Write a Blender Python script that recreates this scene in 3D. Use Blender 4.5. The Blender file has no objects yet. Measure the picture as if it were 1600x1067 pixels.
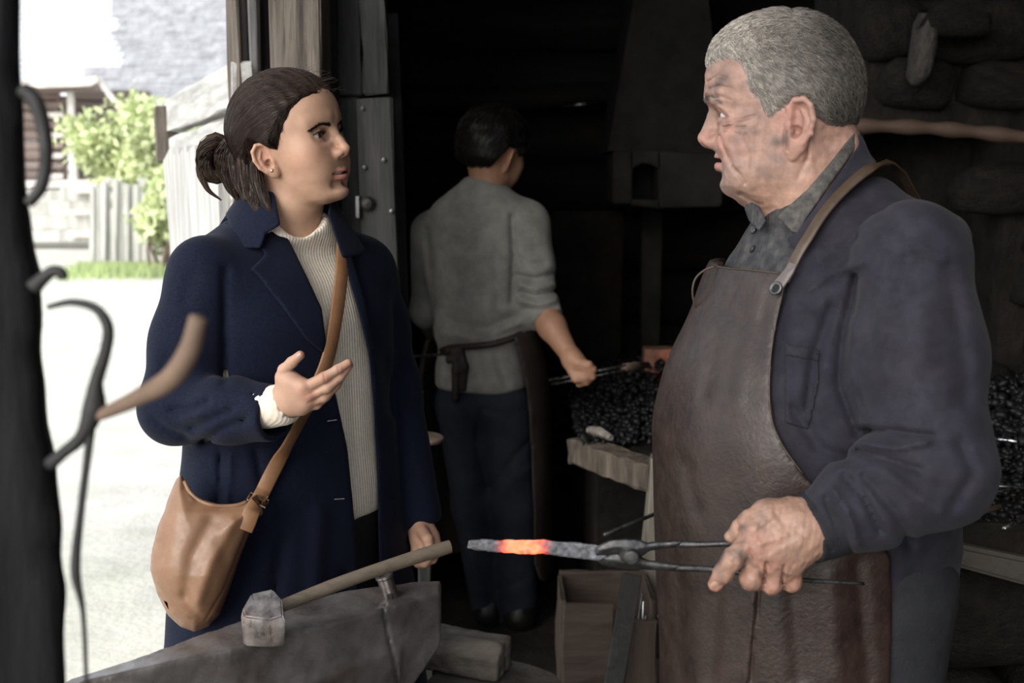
import bpy, bmesh, math, random
import numpy as np
from mathutils import Vector, Matrix

# ------------------------------------------------------------------ camera, world, exposure
scene = bpy.context.scene
COL = scene.collection
FPX, CXP, CYP, CAMZ, PITCH = 1800.0, 800.0, 533.5, 1.44, math.radians(7.4)
SP, CP = math.sin(PITCH), math.cos(PITCH)
cam_d = bpy.data.cameras.new('camera')
cam = bpy.data.objects.new('camera', cam_d)
COL.objects.link(cam)
cam.location = (0, 0, CAMZ)
cam.rotation_euler = (math.radians(90) - PITCH, 0, 0)
cam_d.sensor_width = 36.0
cam_d.lens = 36.0 * FPX / 1600.0
cam_d.clip_start = 0.05
cam_d.clip_end = 300
cam_d.dof.use_dof = True
cam_d.dof.focus_distance = 1.85
cam_d.dof.aperture_fstop = 5.0
scene.camera = cam

world = bpy.data.worlds.new('sky')
scene.world = world
world.use_nodes = True
wn = world.node_tree.nodes
bg = wn['Background']
bg.inputs['Color'].default_value = (0.86, 0.93, 1.0, 1)
bg.inputs['Strength'].default_value = 1.0
sun_d = bpy.data.lights.new('hazy_sun', 'SUN')
sun_d.energy = 2.4
sun_d.angle = math.radians(55)
sun_d.color = (1.0, 0.95, 0.88)
sun = bpy.data.objects.new('hazy_sun', sun_d)
COL.objects.link(sun)
sun.rotation_euler = Vector((0.52, 0.78, -0.37)).to_track_quat('-Z', 'Y').to_euler()

vs = scene.view_settings
vs.view_transform = 'Standard'
vs.look = 'None'
vs.gamma = 1.0
vs.use_curve_mapping = False
vs.exposure = 0.75

# ------------------------------------------------------------------ helpers: measuring
def at(px, py, Y):
    vy = (CYP - py) / FPX
    d = Y / (CP + vy * SP)
    return np.array([(px - CXP) / FPX * d, Y, CAMZ + d * (vy * CP - SP)])

def atz(px, py, z):
    vy = (CYP - py) / FPX
    d = (z - CAMZ) / (vy * CP - SP)
    return np.array([(px - CXP) / FPX * d, d * (CP + vy * SP), z])

def bb(x0, y0, Y0, x1, y1, Y1):
    """box around a pixel rectangle between two depths"""
    c = np.array([at(x, y, Y) for x in (x0, x1) for y in (y0, y1) for Y in (Y0, Y1)])
    return c.min(0), c.max(0)

def image_uv(P):
    x, y, z = P[:, 0], P[:, 1], P[:, 2] - CAMZ
    d = y * CP - z * SP
    return CXP + FPX * x / d, CYP - FPX * (y * SP + z * CP) / d

# ------------------------------------------------------------------ helpers: objects
def empty(name, loc=(0, 0, 0), label=None, cat=None, group=None):
    o = bpy.data.objects.new(name, None)
    COL.objects.link(o)
    o.location = loc
    o.empty_display_size = 0.05
    tag(o, label, cat, group)
    return o

def tag(o, label=None, cat=None, group=None, kind=None):
    if label: o['label'] = label
    if cat: o['category'] = cat
    if group: o['group'] = group
    if kind: o['kind'] = kind
    return o

def adopt(o, parent):
    if parent is not None:
        o.parent = parent
        m = Matrix.Identity(4)
        p = parent
        chain = []
        while p is not None:
            chain.append(p); p = p.parent
        for p in reversed(chain):
            m = m @ (p.matrix_parent_inverse @ p.matrix_basis if p.parent else p.matrix_basis)
        o.matrix_parent_inverse = m.inverted()
    return o

def mesh_obj(name, verts, faces, material=None, parent=None, smooth=True, cols=None, kind=None):
    me = bpy.data.meshes.new(name)
    if isinstance(verts, np.ndarray):
        verts = verts.astype(np.float32)
        nv = len(verts)
        me.vertices.add(nv)
        me.vertices.foreach_set('co', verts.ravel())
        faces = np.asarray(faces, dtype=np.int32)
        nf, k = faces.shape
        me.loops.add(nf * k)
        me.loops.foreach_set('vertex_index', faces.ravel())
        me.polygons.add(nf)
        me.polygons.foreach_set('loop_start', np.arange(0, nf * k, k, dtype=np.int32))
        me.update(calc_edges=True)
        me.validate()
    else:
        me.from_pydata(verts, [], faces)
        me.update()
    if smooth:
        me.polygons.foreach_set('use_smooth', np.ones(len(me.polygons), dtype=bool))
    if cols is not None:
        a = me.color_attributes.new('Col', 'FLOAT_COLOR', 'POINT')
        c4 = np.ones((len(cols), 4), dtype=np.float32)
        c4[:, :3] = cols
        a.data.foreach_set('color', c4.ravel())
    if material is not None:
        me.materials.append(material)
    o = bpy.data.objects.new(name, me)
    COL.objects.link(o)
    if parent is not None: adopt(o, parent)
    if kind: o['kind'] = kind
    return o

class MB:
    """collects boxes, tubes, prisms and builds them as one mesh object"""
    def __init__(s): s.v = []; s.f = []
    def add(s, v, f):
        n = len(s.v)
        s.v += [tuple(map(float, p)) for p in v]
        s.f += [tuple(i + n for i in q) for q in f]
        return s
    def box(s, c, size, M=None, bevel=0.0, jit=0.0, seed=0, cuts=0):
        bm = bmesh.new()
        bmesh.ops.create_cube(bm, size=1.0)
        bmesh.ops.scale(bm, vec=size, verts=bm.verts)
        if cuts:
            ax = int(np.argmax(size))
            es = [e for e in bm.edges if abs((e.verts[0].co - e.verts[1].co)[ax]) > 1e-6]
            bmesh.ops.subdivide_edges(bm, edges=es, cuts=cuts)
        if bevel > 0:
            es = [e for e in bm.edges if e.calc_face_angle(0) > 0.5]
            bmesh.ops.bevel(bm, geom=es, offset=bevel, segments=1, affect='EDGES')
        if jit > 0:
            rr = random.Random(seed)
            for v in bm.verts:
                v.co += Vector((rr.uniform(-jit, jit), rr.uniform(-jit, jit), rr.uniform(-jit, jit)))
        T = Matrix.Translation(Vector(c)) @ (M.to_4x4() if M is not None else Matrix.Identity(4))
        bm.transform(T)
        bm.verts.index_update()
        s.add([v.co[:] for v in bm.verts], [[v.index for v in f.verts] for f in bm.faces])
        bm.free()
        return s
    def tube(s, pts, rad, n=8, cap=True, flat=None, up=None):
        pts = [np.array(p, float) for p in pts]
        if np.isscalar(rad): rad = [rad] * len(pts)
        m = len(pts)
        T = []
        for i in range(m):
            t = pts[min(i + 1, m - 1)] - pts[max(i - 1, 0)]
            T.append(t / (np.linalg.norm(t) + 1e-9))
        u = np.array(up if up is not None else (0, 0, 1), float)
        if abs(np.dot(u, T[0])) > 0.95: u = np.array((1.0, 0, 0))
        V = []
        for i in range(m):
            u = u - np.dot(u, T[i]) * T[i]
            u /= np.linalg.norm(u) + 1e-9
            w = np.cross(T[i], u)
            for k in range(n):
                a = 2 * math.pi * k / n
                fl = 1.0 if flat is None else flat
                V.append(pts[i] + rad[i] * (math.cos(a) * u + fl * math.sin(a) * w))
        F_ = []
        for i in range(m - 1):
            for k in range(n):
                k2 = (k + 1) % n
                F_.append((i * n + k, i * n + k2, (i + 1) * n + k2, (i + 1) * n + k))
        if cap:
            F_.append(tuple(range(n))[::-1])
            F_.append(tuple((m - 1) * n + k for k in range(n)))
        return s.add(V, F_)
    def prism(s, poly, dvec):
        """poly: 3-D points of a planar outline; extruded by dvec"""
        n = len(poly)
        d = np.array(dvec, float)
        V = [np.array(p, float) for p in poly] + [np.array(p, float) + d for p in poly]
        F_ = [tuple(range(n))[::-1], tuple(n + i for i in range(n))]
        for i in range(n):
            j = (i + 1) % n
            F_.append((i, j, n + j, n + i))
        return s.add(V, F_)
    def lathe(s, prof, c, axis=(0, 0, 1), n=20):
        ax = np.array(axis, float); ax /= np.linalg.norm(ax)
        u = np.cross(ax, (0, 0, 1) if abs(ax[2]) < .9 else (1, 0, 0)); u /= np.linalg.norm(u)
        w = np.cross(ax, u)
        c = np.array(c, float)
        V = []
        for r, h in prof:
            for k in range(n):
                a = 2 * math.pi * k / n
                V.append(c + ax * h + r * (math.cos(a) * u + math.sin(a) * w))
        m = len(prof)
        F_ = []
        for i in range(m - 1):
            for k in range(n):
                k2 = (k + 1) % n
                F_.append((i * n + k, i * n + k2, (i + 1) * n + k2, (i + 1) * n + k))
        F_.append(tuple(range(n))[::-1]); F_.append(tuple((m - 1) * n + k for k in range(n)))
        return s.add(V, F_)
    def build(s, name, material, parent=None, smooth=False, bevel=0.0, kind=None, fixn=True, autosmooth=None):
        o = mesh_obj(name, s.v, s.f, material, None, smooth)
        if fixn or bevel > 0:
            bm = bmesh.new(); bm.from_mesh(o.data)
            bmesh.ops.recalc_face_normals(bm, faces=bm.faces)
            if bevel > 0:
                es = [e for e in bm.edges if len(e.link_faces) == 2 and e.calc_face_angle(0) > 0.45]
                bmesh.ops.bevel(bm, geom=es, offset=bevel, segments=2, affect='EDGES', clamp_overlap=True)
            bm.to_mesh(o.data); bm.free()
        if autosmooth is not None:
            o.data.polygons.foreach_set('use_smooth', np.ones(len(o.data.polygons), dtype=bool))
            o.data.set_sharp_from_angle(angle=autosmooth)
        adopt(o, parent)
        if kind: o['kind'] = kind
        return o

def sweep_path(pts, n=24):
    """Catmull-Rom through points -> n points"""
    P = np.array(pts, float)
    P = np.vstack([2 * P[0] - P[1], P, 2 * P[-1] - P[-2]])
    m = len(P) - 3
    out = []
    for t in np.linspace(0, m, n):
        i = min(int(t), m - 1); u = t - i
        a, b, c, d = P[i], P[i + 1], P[i + 2], P[i + 3]
        out.append(0.5 * (2 * b + (c - a) * u + (2 * a - 5 * b + 4 * c - d) * u * u + (3 * b - a - 3 * c + d) * u ** 3))
    return np.array(out)

# ------------------------------------------------------------------ helpers: materials
_mats = {}
def pm(name, base, rough=0.6, metal=0.0, var=0.25, scale=18.0, bump=0.25, bscale=70.0, bdist=0.004, attr=False,
       sss=0.0, spec=0.5, sheen=0.0, stretch=(1, 1, 1), tint=None, tint_amt=0.6, tint_scale=4.0, emit=None, rvar=0.15, detail=6.0,
       coat=0.0, random_shift=True, weave=0.0, weave_scale=900.0, rib=None):
    if name in _mats: return _mats[name]
    m = bpy.data.materials.new(name)
    m.use_nodes = True
    nt = m.node_tree
    N, L = nt.nodes, nt.links
    b = N['Principled BSDF']
    tc = N.new('ShaderNodeTexCoord')
    mp = N.new('ShaderNodeMapping')
    mp.inputs['Scale'].default_value = stretch
    L.new(tc.outputs['Object'], mp.inputs['Vector'])
    if random_shift:
        oi = N.new('ShaderNodeObjectInfo')
        ml = N.new('ShaderNodeMath'); ml.operation = 'MULTIPLY'; ml.inputs[1].default_value = 37.0
        L.new(oi.outputs['Random'], ml.inputs[0])
        L.new(ml.outputs[0], mp.inputs['Location'])
    def noise(sc, det=detail, rg=0.6):
        n = N.new('ShaderNodeTexNoise')
        n.inputs['Scale'].default_value = sc
        n.inputs['Detail'].default_value = det
        n.inputs['Roughness'].default_value = rg
        L.new(mp.outputs[0], n.inputs['Vector'])
        return n
    n1 = noise(scale)
    mr = N.new('ShaderNodeMapRange')
    mr.inputs['From Min'].default_value = 0.3; mr.inputs['From Max'].default_value = 0.7
    mr.inputs['To Min'].default_value = 1.0 - var; mr.inputs['To Max'].default_value = 1.0 + var
    L.new(n1.outputs['Fac'], mr.inputs['Value'])
    if attr:
        ca = N.new('ShaderNodeVertexColor'); ca.layer_name = 'Col'
        colout = ca.outputs['Color']
    else:
        rgb = N.new('ShaderNodeRGB'); rgb.outputs[0].default_value = (*base, 1)
        colout = rgb.outputs[0]
    if tint is not None:
        n3 = noise(tint_scale, 5.0, 0.65)
        r3 = N.new('ShaderNodeMapRange')
        r3.inputs['From Min'].default_value = 0.42; r3.inputs['From Max'].default_value = 0.66
        r3.inputs['To Max'].default_value = tint_amt
        L.new(n3.outputs['Fac'], r3.inputs['Value'])
        mx = N.new('ShaderNodeMix'); mx.data_type = 'RGBA'
        L.new(r3.outputs[0], mx.inputs[0])
        L.new(colout, mx.inputs[6]); mx.inputs[7].default_value = (*tint, 1)
        colout = mx.outputs[2]
    hs = N.new('ShaderNodeVectorMath'); hs.operation = 'SCALE'
    L.new(colout, hs.inputs[0]); L.new(mr.outputs[0], hs.inputs['Scale'])
    L.new(hs.outputs[0], b.inputs['Base Color'])
    b.inputs['Roughness'].default_value = rough
    if rvar > 0:
        rr = N.new('ShaderNodeMapRange')
        rr.inputs['From Min'].default_value = 0.3; rr.inputs['From Max'].default_value = 0.7
        rr.inputs['To Min'].default_value = max(0.05, rough - rvar); rr.inputs['To Max'].default_value = min(1, rough + rvar)
        n2 = noise(scale * 2.3)
        L.new(n2.outputs['Fac'], rr.inputs['Value']); L.new(rr.outputs[0], b.inputs['Roughness'])
    b.inputs['Metallic'].default_value = metal
    b.inputs['Specular IOR Level'].default_value = spec
    if sss > 0:
        b.inputs['Subsurface Weight'].default_value = sss
        b.inputs['Subsurface Radius'].default_value = (0.012, 0.005, 0.003)
        b.inputs['Subsurface Scale'].default_value = 0.6
    if sheen > 0:
        b.inputs['Sheen Weight'].default_value = sheen
        b.inputs['Sheen Roughness'].default_value = 0.5
    if coat > 0:
        b.inputs['Coat Weight'].default_value = coat; b.inputs['Coat Roughness'].default_value = 0.3
    if emit is not None:
        b.inputs['Emission Color'].default_value = (*emit[0], 1)
        b.inputs['Emission Strength'].default_value = emit[1]
    h = None
    if bump > 0:
        nb = noise(bscale)
        h = nb.outputs['Fac']
    if weave > 0:
        nw = noise(weave_scale, 2.0, 0.5)
        ad = N.new('ShaderNodeMath'); ad.operation = 'MULTIPLY_ADD'; ad.inputs[1].default_value = weave
        L.new(nw.outputs['Fac'], ad.inputs[0])
        if h is not None: L.new(h, ad.inputs[2])
        h = ad.outputs[0]
    if rib is not None:     # (direction scale vector) sine ribs
        sx = N.new('ShaderNodeVectorMath'); sx.operation = 'DOT_PRODUCT'
        sx.inputs[1].default_value = rib
        L.new(tc.outputs['Object'], sx.inputs[0])
        sn = N.new('ShaderNodeMath'); sn.operation = 'SINE'
        L.new(sx.outputs['Value'], sn.inputs[0])
        ad = N.new('ShaderNodeMath'); ad.operation = 'MULTIPLY_ADD'; ad.inputs[1].default_value = 0.5
        L.new(sn.outputs[0], ad.inputs[0])
        if h is not None: L.new(h, ad.inputs[2])
        h = ad.outputs[0]
    if h is not None:
        bp = N.new('ShaderNodeBump')
        bp.inputs['Strength'].default_value = max(bump, 0.3) if bump <= 0 else bump
        bp.inputs['Distance'].default_value = bdist
        L.new(h, bp.inputs['Height']); L.new(bp.outputs[0], b.inputs['Normal'])
    _mats[name] = m
    return m

# ------------------------------------------------------------------ helpers: implicit surfaces (numpy) and surface nets
def smin(a, b, k):
    if k <= 0: return np.minimum(a, b)
    h = np.maximum(k - np.abs(a - b), 0) / k
    return np.minimum(a, b) - h * h * k * 0.25
def smax(a, b, k): return -smin(-a, -b, k)
def sunion(ds, k):
    r = ds[0]
    for d in ds[1:]: r = smin(r, d, k)
    return r
def sphere(P, c, r): return np.linalg.norm(P - np.asarray(c), axis=1) - r
def ell(P, c, r, M=None):
    q = P - np.asarray(c)
    if M is not None: q = q @ M
    r = np.asarray(r, float)
    a = q / r
    k0 = np.sqrt((a * a).sum(1)); k1 = np.sqrt(((a / r) ** 2).sum(1)) + 1e-9
    return k0 * (k0 - 1) / k1
def cap(P, a, b, ra, rb=None):
    a = np.asarray(a, float); b = np.asarray(b, float)
    if rb is None: rb = ra
    ab = b - a
    t = np.clip(((P - a) @ ab) / (ab @ ab + 1e-12), 0, 1)
    q = P - a - t[:, None] * ab
    return np.sqrt((q * q).sum(1)) - (ra + (rb - ra) * t)
def chain(P, pts, rad, k=0.01):
    d = None
    for i in range(len(pts) - 1):
        e = cap(P, pts[i], pts[i + 1], rad[i], rad[i + 1])
        d = e if d is None else smin(d, e, k)
    return d
def rbox(P, c, half, r, M=None):
    q = P - np.asarray(c)
    if M is not None: q = q @ M
    q = np.abs(q) - (np.asarray(half) - r)
    return np.linalg.norm(np.maximum(q, 0), axis=1) + np.minimum(q.max(1), 0) - r
def pchip(xs, ys, n=400):
    xs = np.asarray(xs, float); ys = np.asarray(ys, float)
    h = np.diff(xs); dl = np.diff(ys) / h
    m = np.zeros_like(ys)
    m[0], m[-1] = dl[0], dl[-1]
    for i in range(1, len(xs) - 1):
        if dl[i - 1] * dl[i] > 0:
            w1 = 2 * h[i] + h[i - 1]; w2 = h[i] + 2 * h[i - 1]
            m[i] = (w1 + w2) / (w1 / dl[i - 1] + w2 / dl[i])
    X = np.linspace(xs[0], xs[-1], n)
    k = np.clip(np.searchsorted(xs, X, side='right') - 1, 0, len(xs) - 2)
    t = (X - xs[k]) / h[k]
    Yv = ((2 * t ** 3 - 3 * t ** 2 + 1) * ys[k] + (t ** 3 - 2 * t ** 2 + t) * h[k] * m[k]
          + (-2 * t ** 3 + 3 * t ** 2) * ys[k + 1] + (t ** 3 - t ** 2) * h[k] * m[k + 1])
    return lambda z: np.interp(z, X, Yv)
def poly2(u, v, poly):
    """signed distance to polygon (negative inside)"""
    p = np.asarray(poly, float)
    n = len(p)
    d = np.full(u.shape, 1e9); s = np.ones(u.shape)
    for i in range(n):
        a = p[i]; b = p[i - 1]
        ex, ey = b[0] - a[0], b[1] - a[1]
        wx, wy = u - a[0], v - a[1]
        t = np.clip((wx * ex + wy * ey) / (ex * ex + ey * ey + 1e-12), 0, 1)
        bx, by = wx - ex * t, wy - ey * t
        d = np.minimum(d, bx * bx + by * by)
        c1 = v >= a[1]; c2 = v < b[1]; c3 = ex * wy > ey * wx
        flip = (c1 & c2 & c3) | (~c1 & ~c2 & ~c3)
        s = np.where(flip, -s, s)
    return s * np.sqrt(d)
def wob(P, freq, seed, n=7):
    """cheap smooth pseudo noise, about -1..1"""
    r = np.random.RandomState(seed)
    D = r.normal(size=(n, 3)); D /= np.linalg.norm(D, axis=1)[:, None]
    fr = freq * r.uniform(0.6, 1.7, n); ph = r.uniform(0, 6.28, n)
    o = np.zeros(len(P))
    for i in range(n):
        o += np.sin((P @ D[i]) * fr[i] + ph[i] + 0.7 * np.sin((P @ D[(i + 1) % n]) * fr[i] * 0.7))
    return o / (n ** 0.5) * 0.8

def surfnet(f, lo, hi, h, B=6, slack=1.4):
    lo, hi = np.minimum(lo, hi).astype(float), np.maximum(lo, hi).astype(float)
    nb = np.maximum(1, np.ceil((hi - lo) / (h * B)).astype(int))
    g = np.stack(np.meshgrid(*[np.arange(k) for k in nb], indexing='ij'), -1).reshape(-1, 3)
    cen = lo + (g + 0.5) * h * B
    dv = f(cen)
    act = g[np.abs(dv) < 0.87 * h * B * slack + 0.004]
    if len(act) == 0: return np.zeros((0, 3)), np.zeros((0, 4), int)
    ofs = np.stack(np.meshgrid(*[np.arange(B + 1)] * 3, indexing='ij'), -1).reshape(-1, 3)
    dims = nb * B + 3
    key = lambda c: ((c[..., 0] + 1) * dims[1] + (c[..., 1] + 1)) * dims[2] + (c[..., 2] + 1)
    VK, VP, FQ = [], [], []
    step = max(1, int(500000 // (B + 1) ** 3))
    corners = np.array([[i, j, k] for i in (0, 1) for j in (0, 1) for k in (0, 1)])
    edges = [(a, b) for a in range(8) for b in range(a + 1, 8) if np.abs(corners[a] - corners[b]).sum() == 1]
    for s0 in range(0, len(act), step):
        A = act[s0:s0 + step] * B
        pts = lo + (A[:, None, :] + ofs[None]) * h
        V = f(pts.reshape(-1, 3)).reshape(len(A), B + 1, B + 1, B + 1)
        S = V < 0
        cs = np.stack([S[:, i:B + i, j:B + j, k:B + k] for i, j, k in corners], -1)
        n_in = cs.sum(-1)
        bi, ci, cj, ck = np.nonzero((n_in > 0) & (n_in < 8))
        if len(bi):
            cv = np.stack([V[bi, ci + i, cj + j, ck + k] for i, j, k in corners], -1)
            acc = np.zeros((len(bi), 3)); cnt = np.zeros(len(bi))
            for a, b in edges:
                va, vb = cv[:, a], cv[:, b]
                m = (va < 0) != (vb < 0)
                t = np.where(m, va / np.where(m, va - vb, 1), 0)
                p = corners[a] + t[:, None] * (corners[b] - corners[a])
                acc += np.where(m[:, None], p, 0); cnt += m
            loc = acc / cnt[:, None]
            gc = A[bi] + np.stack([ci, cj, ck], -1)
            VP.append(lo + (gc + loc) * h); VK.append(key(gc))
        for ax in range(3):
            sl1 = [slice(None), slice(0, B), slice(0, B), slice(0, B)]
            sl2 = list(sl1); sl2[ax + 1] = slice(1, B + 1)
            s1 = S[tuple(sl1)]; s2 = S[tuple(sl2)]
            e = np.nonzero(s1 != s2)
            if len(e[0]) == 0: continue
            gc = A[e[0]] + np.stack(e[1:], -1)
            u, w = (ax + 1) % 3, (ax + 2) % 3
            U = np.zeros(3, int); U[u] = 1
            W = np.zeros(3, int); W[w] = 1
            q = np.stack([key(gc - U - W), key(gc - W), key(gc), key(gc - U)], -1)
            inv = s2[e]          # outside -> inside along +axis : normal must point to -axis
            q[inv] = q[inv][:, ::-1]
            FQ.append(q)
    VK = np.concatenate(VK); VP = np.concatenate(VP); FQ = np.concatenate(FQ)
    o = np.argsort(VK); VK = VK[o]; VP = VP[o]
    uk, idx = np.unique(VK, return_index=True)
    VP = VP[idx]
    ii = np.searchsorted(uk, FQ)
    ii = np.clip(ii, 0, len(uk) - 1)
    ok = (uk[ii] == FQ).all(1)
    return VP, ii[ok]

def relax(V, F_, it=1, lam=0.5):
    for _ in range(it):
        acc = np.zeros_like(V); cnt = np.zeros(len(V))
        for a in range(4):
            for b in (F_[:, (a + 1) % 4], F_[:, (a + 3) % 4]):
                for d in range(3): acc[:, d] += np.bincount(F_[:, a], weights=V[b, d], minlength=len(V))
                cnt += np.bincount(F_[:, a], minlength=len(V))
        V = V + lam * (acc / np.maximum(cnt, 1)[:, None] - V)
    return V

def sdf_obj(name, f, lo, hi, h, material, parent=None, smooth_it=1, colf=None, B=6, slack=1.4, kind=None, one=False):
    V, F_ = surfnet(f, lo, hi, h, B, slack)
    if one: V, F_ = largest_piece(V, F_)
    V = relax(V, F_, smooth_it)
    return mesh_obj(name, V, F_, material, parent, True, colf(V) if colf is not None else None, kind)

def components(nv, F_):
    lab = np.arange(nv)
    e = np.concatenate([F_[:, [i, (i + 1) % F_.shape[1]]] for i in range(F_.shape[1])])
    while True:
        m = np.minimum(lab[e[:, 0]], lab[e[:, 1]])
        new = lab.copy()
        np.minimum.at(new, e[:, 0], m); np.minimum.at(new, e[:, 1], m)
        new = new[new]; new = new[new]
        if (new == lab).all(): return lab
        lab = new

def largest_piece(V, F_):
    lab = components(len(V), F_)
    ids, cnt = np.unique(lab, return_counts=True)
    keep = lab == ids[np.argmax(cnt)]
    idx = np.cumsum(keep) - 1
    return V[keep], idx[F_[keep[F_[:, 0]]]]

def join_body(parts):
    """one connected body: the pieces overlap inside the clothes and are stitched there to the last (core) piece"""
    parts = [largest_piece(V, F_) for V, F_ in parts]
    V, F_ = join_meshes(parts)
    off = np.cumsum([0] + [len(p[0]) for p in parts])
    Vc, Fc = parts[-1]
    add = []
    for k in range(len(parts) - 1):
        Vk, Fk = parts[k]
        sub_ = np.arange(0, len(Vk), max(1, len(Vk) // 1500))
        best = None
        for c in range(0, len(Vc), max(1, len(Vc) // 1500)):
            d = ((Vk[sub_] - Vc[c]) ** 2).sum(1); j = int(np.argmin(d))
            if best is None or d[j] < best[0]: best = (d[j], sub_[j], c)
        fk = Fk[np.nonzero((Fk == best[1]).any(1))[0][0]]; fc = Fc[np.nonzero((Fc == best[2]).any(1))[0][0]]
        a0, a1 = fk[0] + off[k], fk[1] + off[k]; b0, b1 = fc[0] + off[-2], fc[1] + off[-2]
        add.append((a0, a1, b1, b0))
    return V, np.vstack([F_, np.array(add)])

def join_meshes(parts):
    """[(V,F)] -> V,F"""
    vs_, fs_, n = [], [], 0
    for V, F_ in parts:
        vs_.append(V); fs_.append(F_ + n); n += len(V)
    return np.concatenate(vs_), np.concatenate(fs_)

def rotm(yaw=0, pitch=0, roll=0):
    y, p, r = map(math.radians, (yaw, pitch, roll))
    Rz = np.array([[math.cos(y), -math.sin(y), 0], [math.sin(y), math.cos(y), 0], [0, 0, 1]])
    Ry = np.array([[math.cos(p), 0, -math.sin(p)], [0, 1, 0], [math.sin(p), 0, math.cos(p)]])
    Rx = np.array([[1, 0, 0], [0, math.cos(r), -math.sin(r)], [0, math.sin(r), math.cos(r)]])
    return Rz @ Ry @ Rx

def strand_mesh(paths, r0, r1, n=3):
    """many thin tapered tubes (paths: list of (m,3) arrays of equal m) -> V,F quads"""
    Pm = np.stack(paths)                         # s,m,3
    S_, m, _ = Pm.shape
    T = np.zeros_like(Pm)
    T[:, 1:-1] = Pm[:, 2:] - Pm[:, :-2]; T[:, 0] = Pm[:, 1] - Pm[:, 0]; T[:, -1] = Pm[:, -1] - Pm[:, -2]
    T /= np.linalg.norm(T, axis=2, keepdims=True) + 1e-9
    ref = np.where(np.abs(T[..., 2:3]) > 0.9, np.array([1.0, 0, 0]), np.array([0, 0, 1.0]))
    U = np.cross(T, ref); U /= np.linalg.norm(U, axis=2, keepdims=True) + 1e-9
    W = np.cross(T, U)
    rad = np.linspace(1, 0, m)[None, :, None] * (r0 - r1) + r1
    V = np.stack([Pm + rad * (math.cos(2 * math.pi * k / n) * U + math.sin(2 * math.pi * k / n) * W) for k in range(n)], 2)
    V = V.reshape(-1, 3)
    base = np.arange(S_)[:, None, None] * m * n + np.arange(m - 1)[None, :, None] * n
    k = np.arange(n)[None, None, :]; k2 = (k + 1) % n
    F_ = np.stack([base + k, base + k2, base + n + k2, base + n + k], -1).reshape(-1, 4)
    return V, F_
# ------------------------------------------------------------------ materials of the place
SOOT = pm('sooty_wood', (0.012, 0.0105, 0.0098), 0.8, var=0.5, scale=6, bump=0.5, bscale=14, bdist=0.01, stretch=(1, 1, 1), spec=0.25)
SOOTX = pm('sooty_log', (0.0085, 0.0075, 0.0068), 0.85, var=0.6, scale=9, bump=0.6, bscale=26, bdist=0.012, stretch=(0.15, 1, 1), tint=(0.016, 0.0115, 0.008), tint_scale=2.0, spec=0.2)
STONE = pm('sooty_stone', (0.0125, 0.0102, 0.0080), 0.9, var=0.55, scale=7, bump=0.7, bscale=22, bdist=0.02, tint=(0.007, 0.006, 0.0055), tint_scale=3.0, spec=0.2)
STONE_L = pm('grey_stone', (0.055, 0.05, 0.045), 0.9, var=0.5, scale=9, bump=0.6, bscale=30, bdist=0.015, tint=(0.03, 0.027, 0.024), tint_scale=5.0, spec=0.2)
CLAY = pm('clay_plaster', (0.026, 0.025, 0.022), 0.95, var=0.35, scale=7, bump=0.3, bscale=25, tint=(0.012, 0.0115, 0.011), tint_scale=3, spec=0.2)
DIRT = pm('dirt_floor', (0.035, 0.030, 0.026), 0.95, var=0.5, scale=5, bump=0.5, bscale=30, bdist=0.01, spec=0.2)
OLDWOOD = pm('weathered_wood', (0.145, 0.122, 0.103), 0.8, var=0.6, scale=9, bump=0.8, bscale=26, bdist=0.012, stretch=(3.5, 3.5, 0.25), tint=(0.060, 0.050, 0.044), tint_scale=5, spec=0.25)
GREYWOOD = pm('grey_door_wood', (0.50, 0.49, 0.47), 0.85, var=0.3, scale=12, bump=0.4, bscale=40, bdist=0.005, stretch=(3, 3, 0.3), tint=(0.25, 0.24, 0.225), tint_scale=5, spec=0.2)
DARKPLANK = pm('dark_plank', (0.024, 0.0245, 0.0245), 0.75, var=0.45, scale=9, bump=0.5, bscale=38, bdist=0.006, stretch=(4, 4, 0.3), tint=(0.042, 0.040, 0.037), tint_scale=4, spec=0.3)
BEAMWOOD = pm('charred_beam_wood', (0.145, 0.118, 0.094), 0.85, var=0.55, scale=12, bump=0.6, bscale=40, bdist=0.008, stretch=(0.5, 3, 3), tint=(0.05, 0.042, 0.036), tint_scale=7, spec=0.25)
GRAVEL = pm('pale_gravel_yard', (0.66, 0.625, 0.57), 0.95, var=0.16, scale=3, bump=0.5, bscale=25, bdist=0.02, tint=(0.52, 0.54, 0.40), tint_scale=0.9, tint_amt=0.55, spec=0.2, random_shift=False)
SHINGLE = pm('pale_shingle', (0.66, 0.66, 0.67), 0.85, var=0.10, scale=6, bump=0.2, bscale=30, spec=0.2)
SHINGLE_G = pm('grey_shingle', (0.36, 0.36, 0.375), 0.85, var=0.25, scale=2.5, bump=0.2, bscale=30, spec=0.2)
HOUSELOG = pm('brown_house_log', (0.20, 0.165, 0.150), 0.85, var=0.3, scale=3, bump=0.3, bscale=12, bdist=0.02, stretch=(0.2, 1, 1), tint=(0.27, 0.18, 0.15), tint_scale=0.6, spec=0.2)
HOUSETRIM = pm('pale_house_board', (0.62, 0.58, 0.54), 0.85, var=0.2, scale=4, bump=0.2, bscale=20, spec=0.2)
PICKET = pm('silver_picket_wood', (0.50, 0.49, 0.455), 0.85, var=0.3, scale=4, bump=0.3, bscale=15, stretch=(2, 2, 0.3), spec=0.2)
LEAF = pm('pale_spring_leaf', (0.62, 0.68, 0.38), 0.6, var=0.35, scale=2.5, bump=0.0, spec=0.3, sheen=0.0)
GRASS = pm('yard_grass', (0.36, 0.44, 0.20), 0.8, var=0.3, scale=2, bump=0.0, spec=0.2)
TWIG = pm('shrub_twig', (0.16, 0.12, 0.09), 0.9, var=0.3, bump=0.0)
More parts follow.
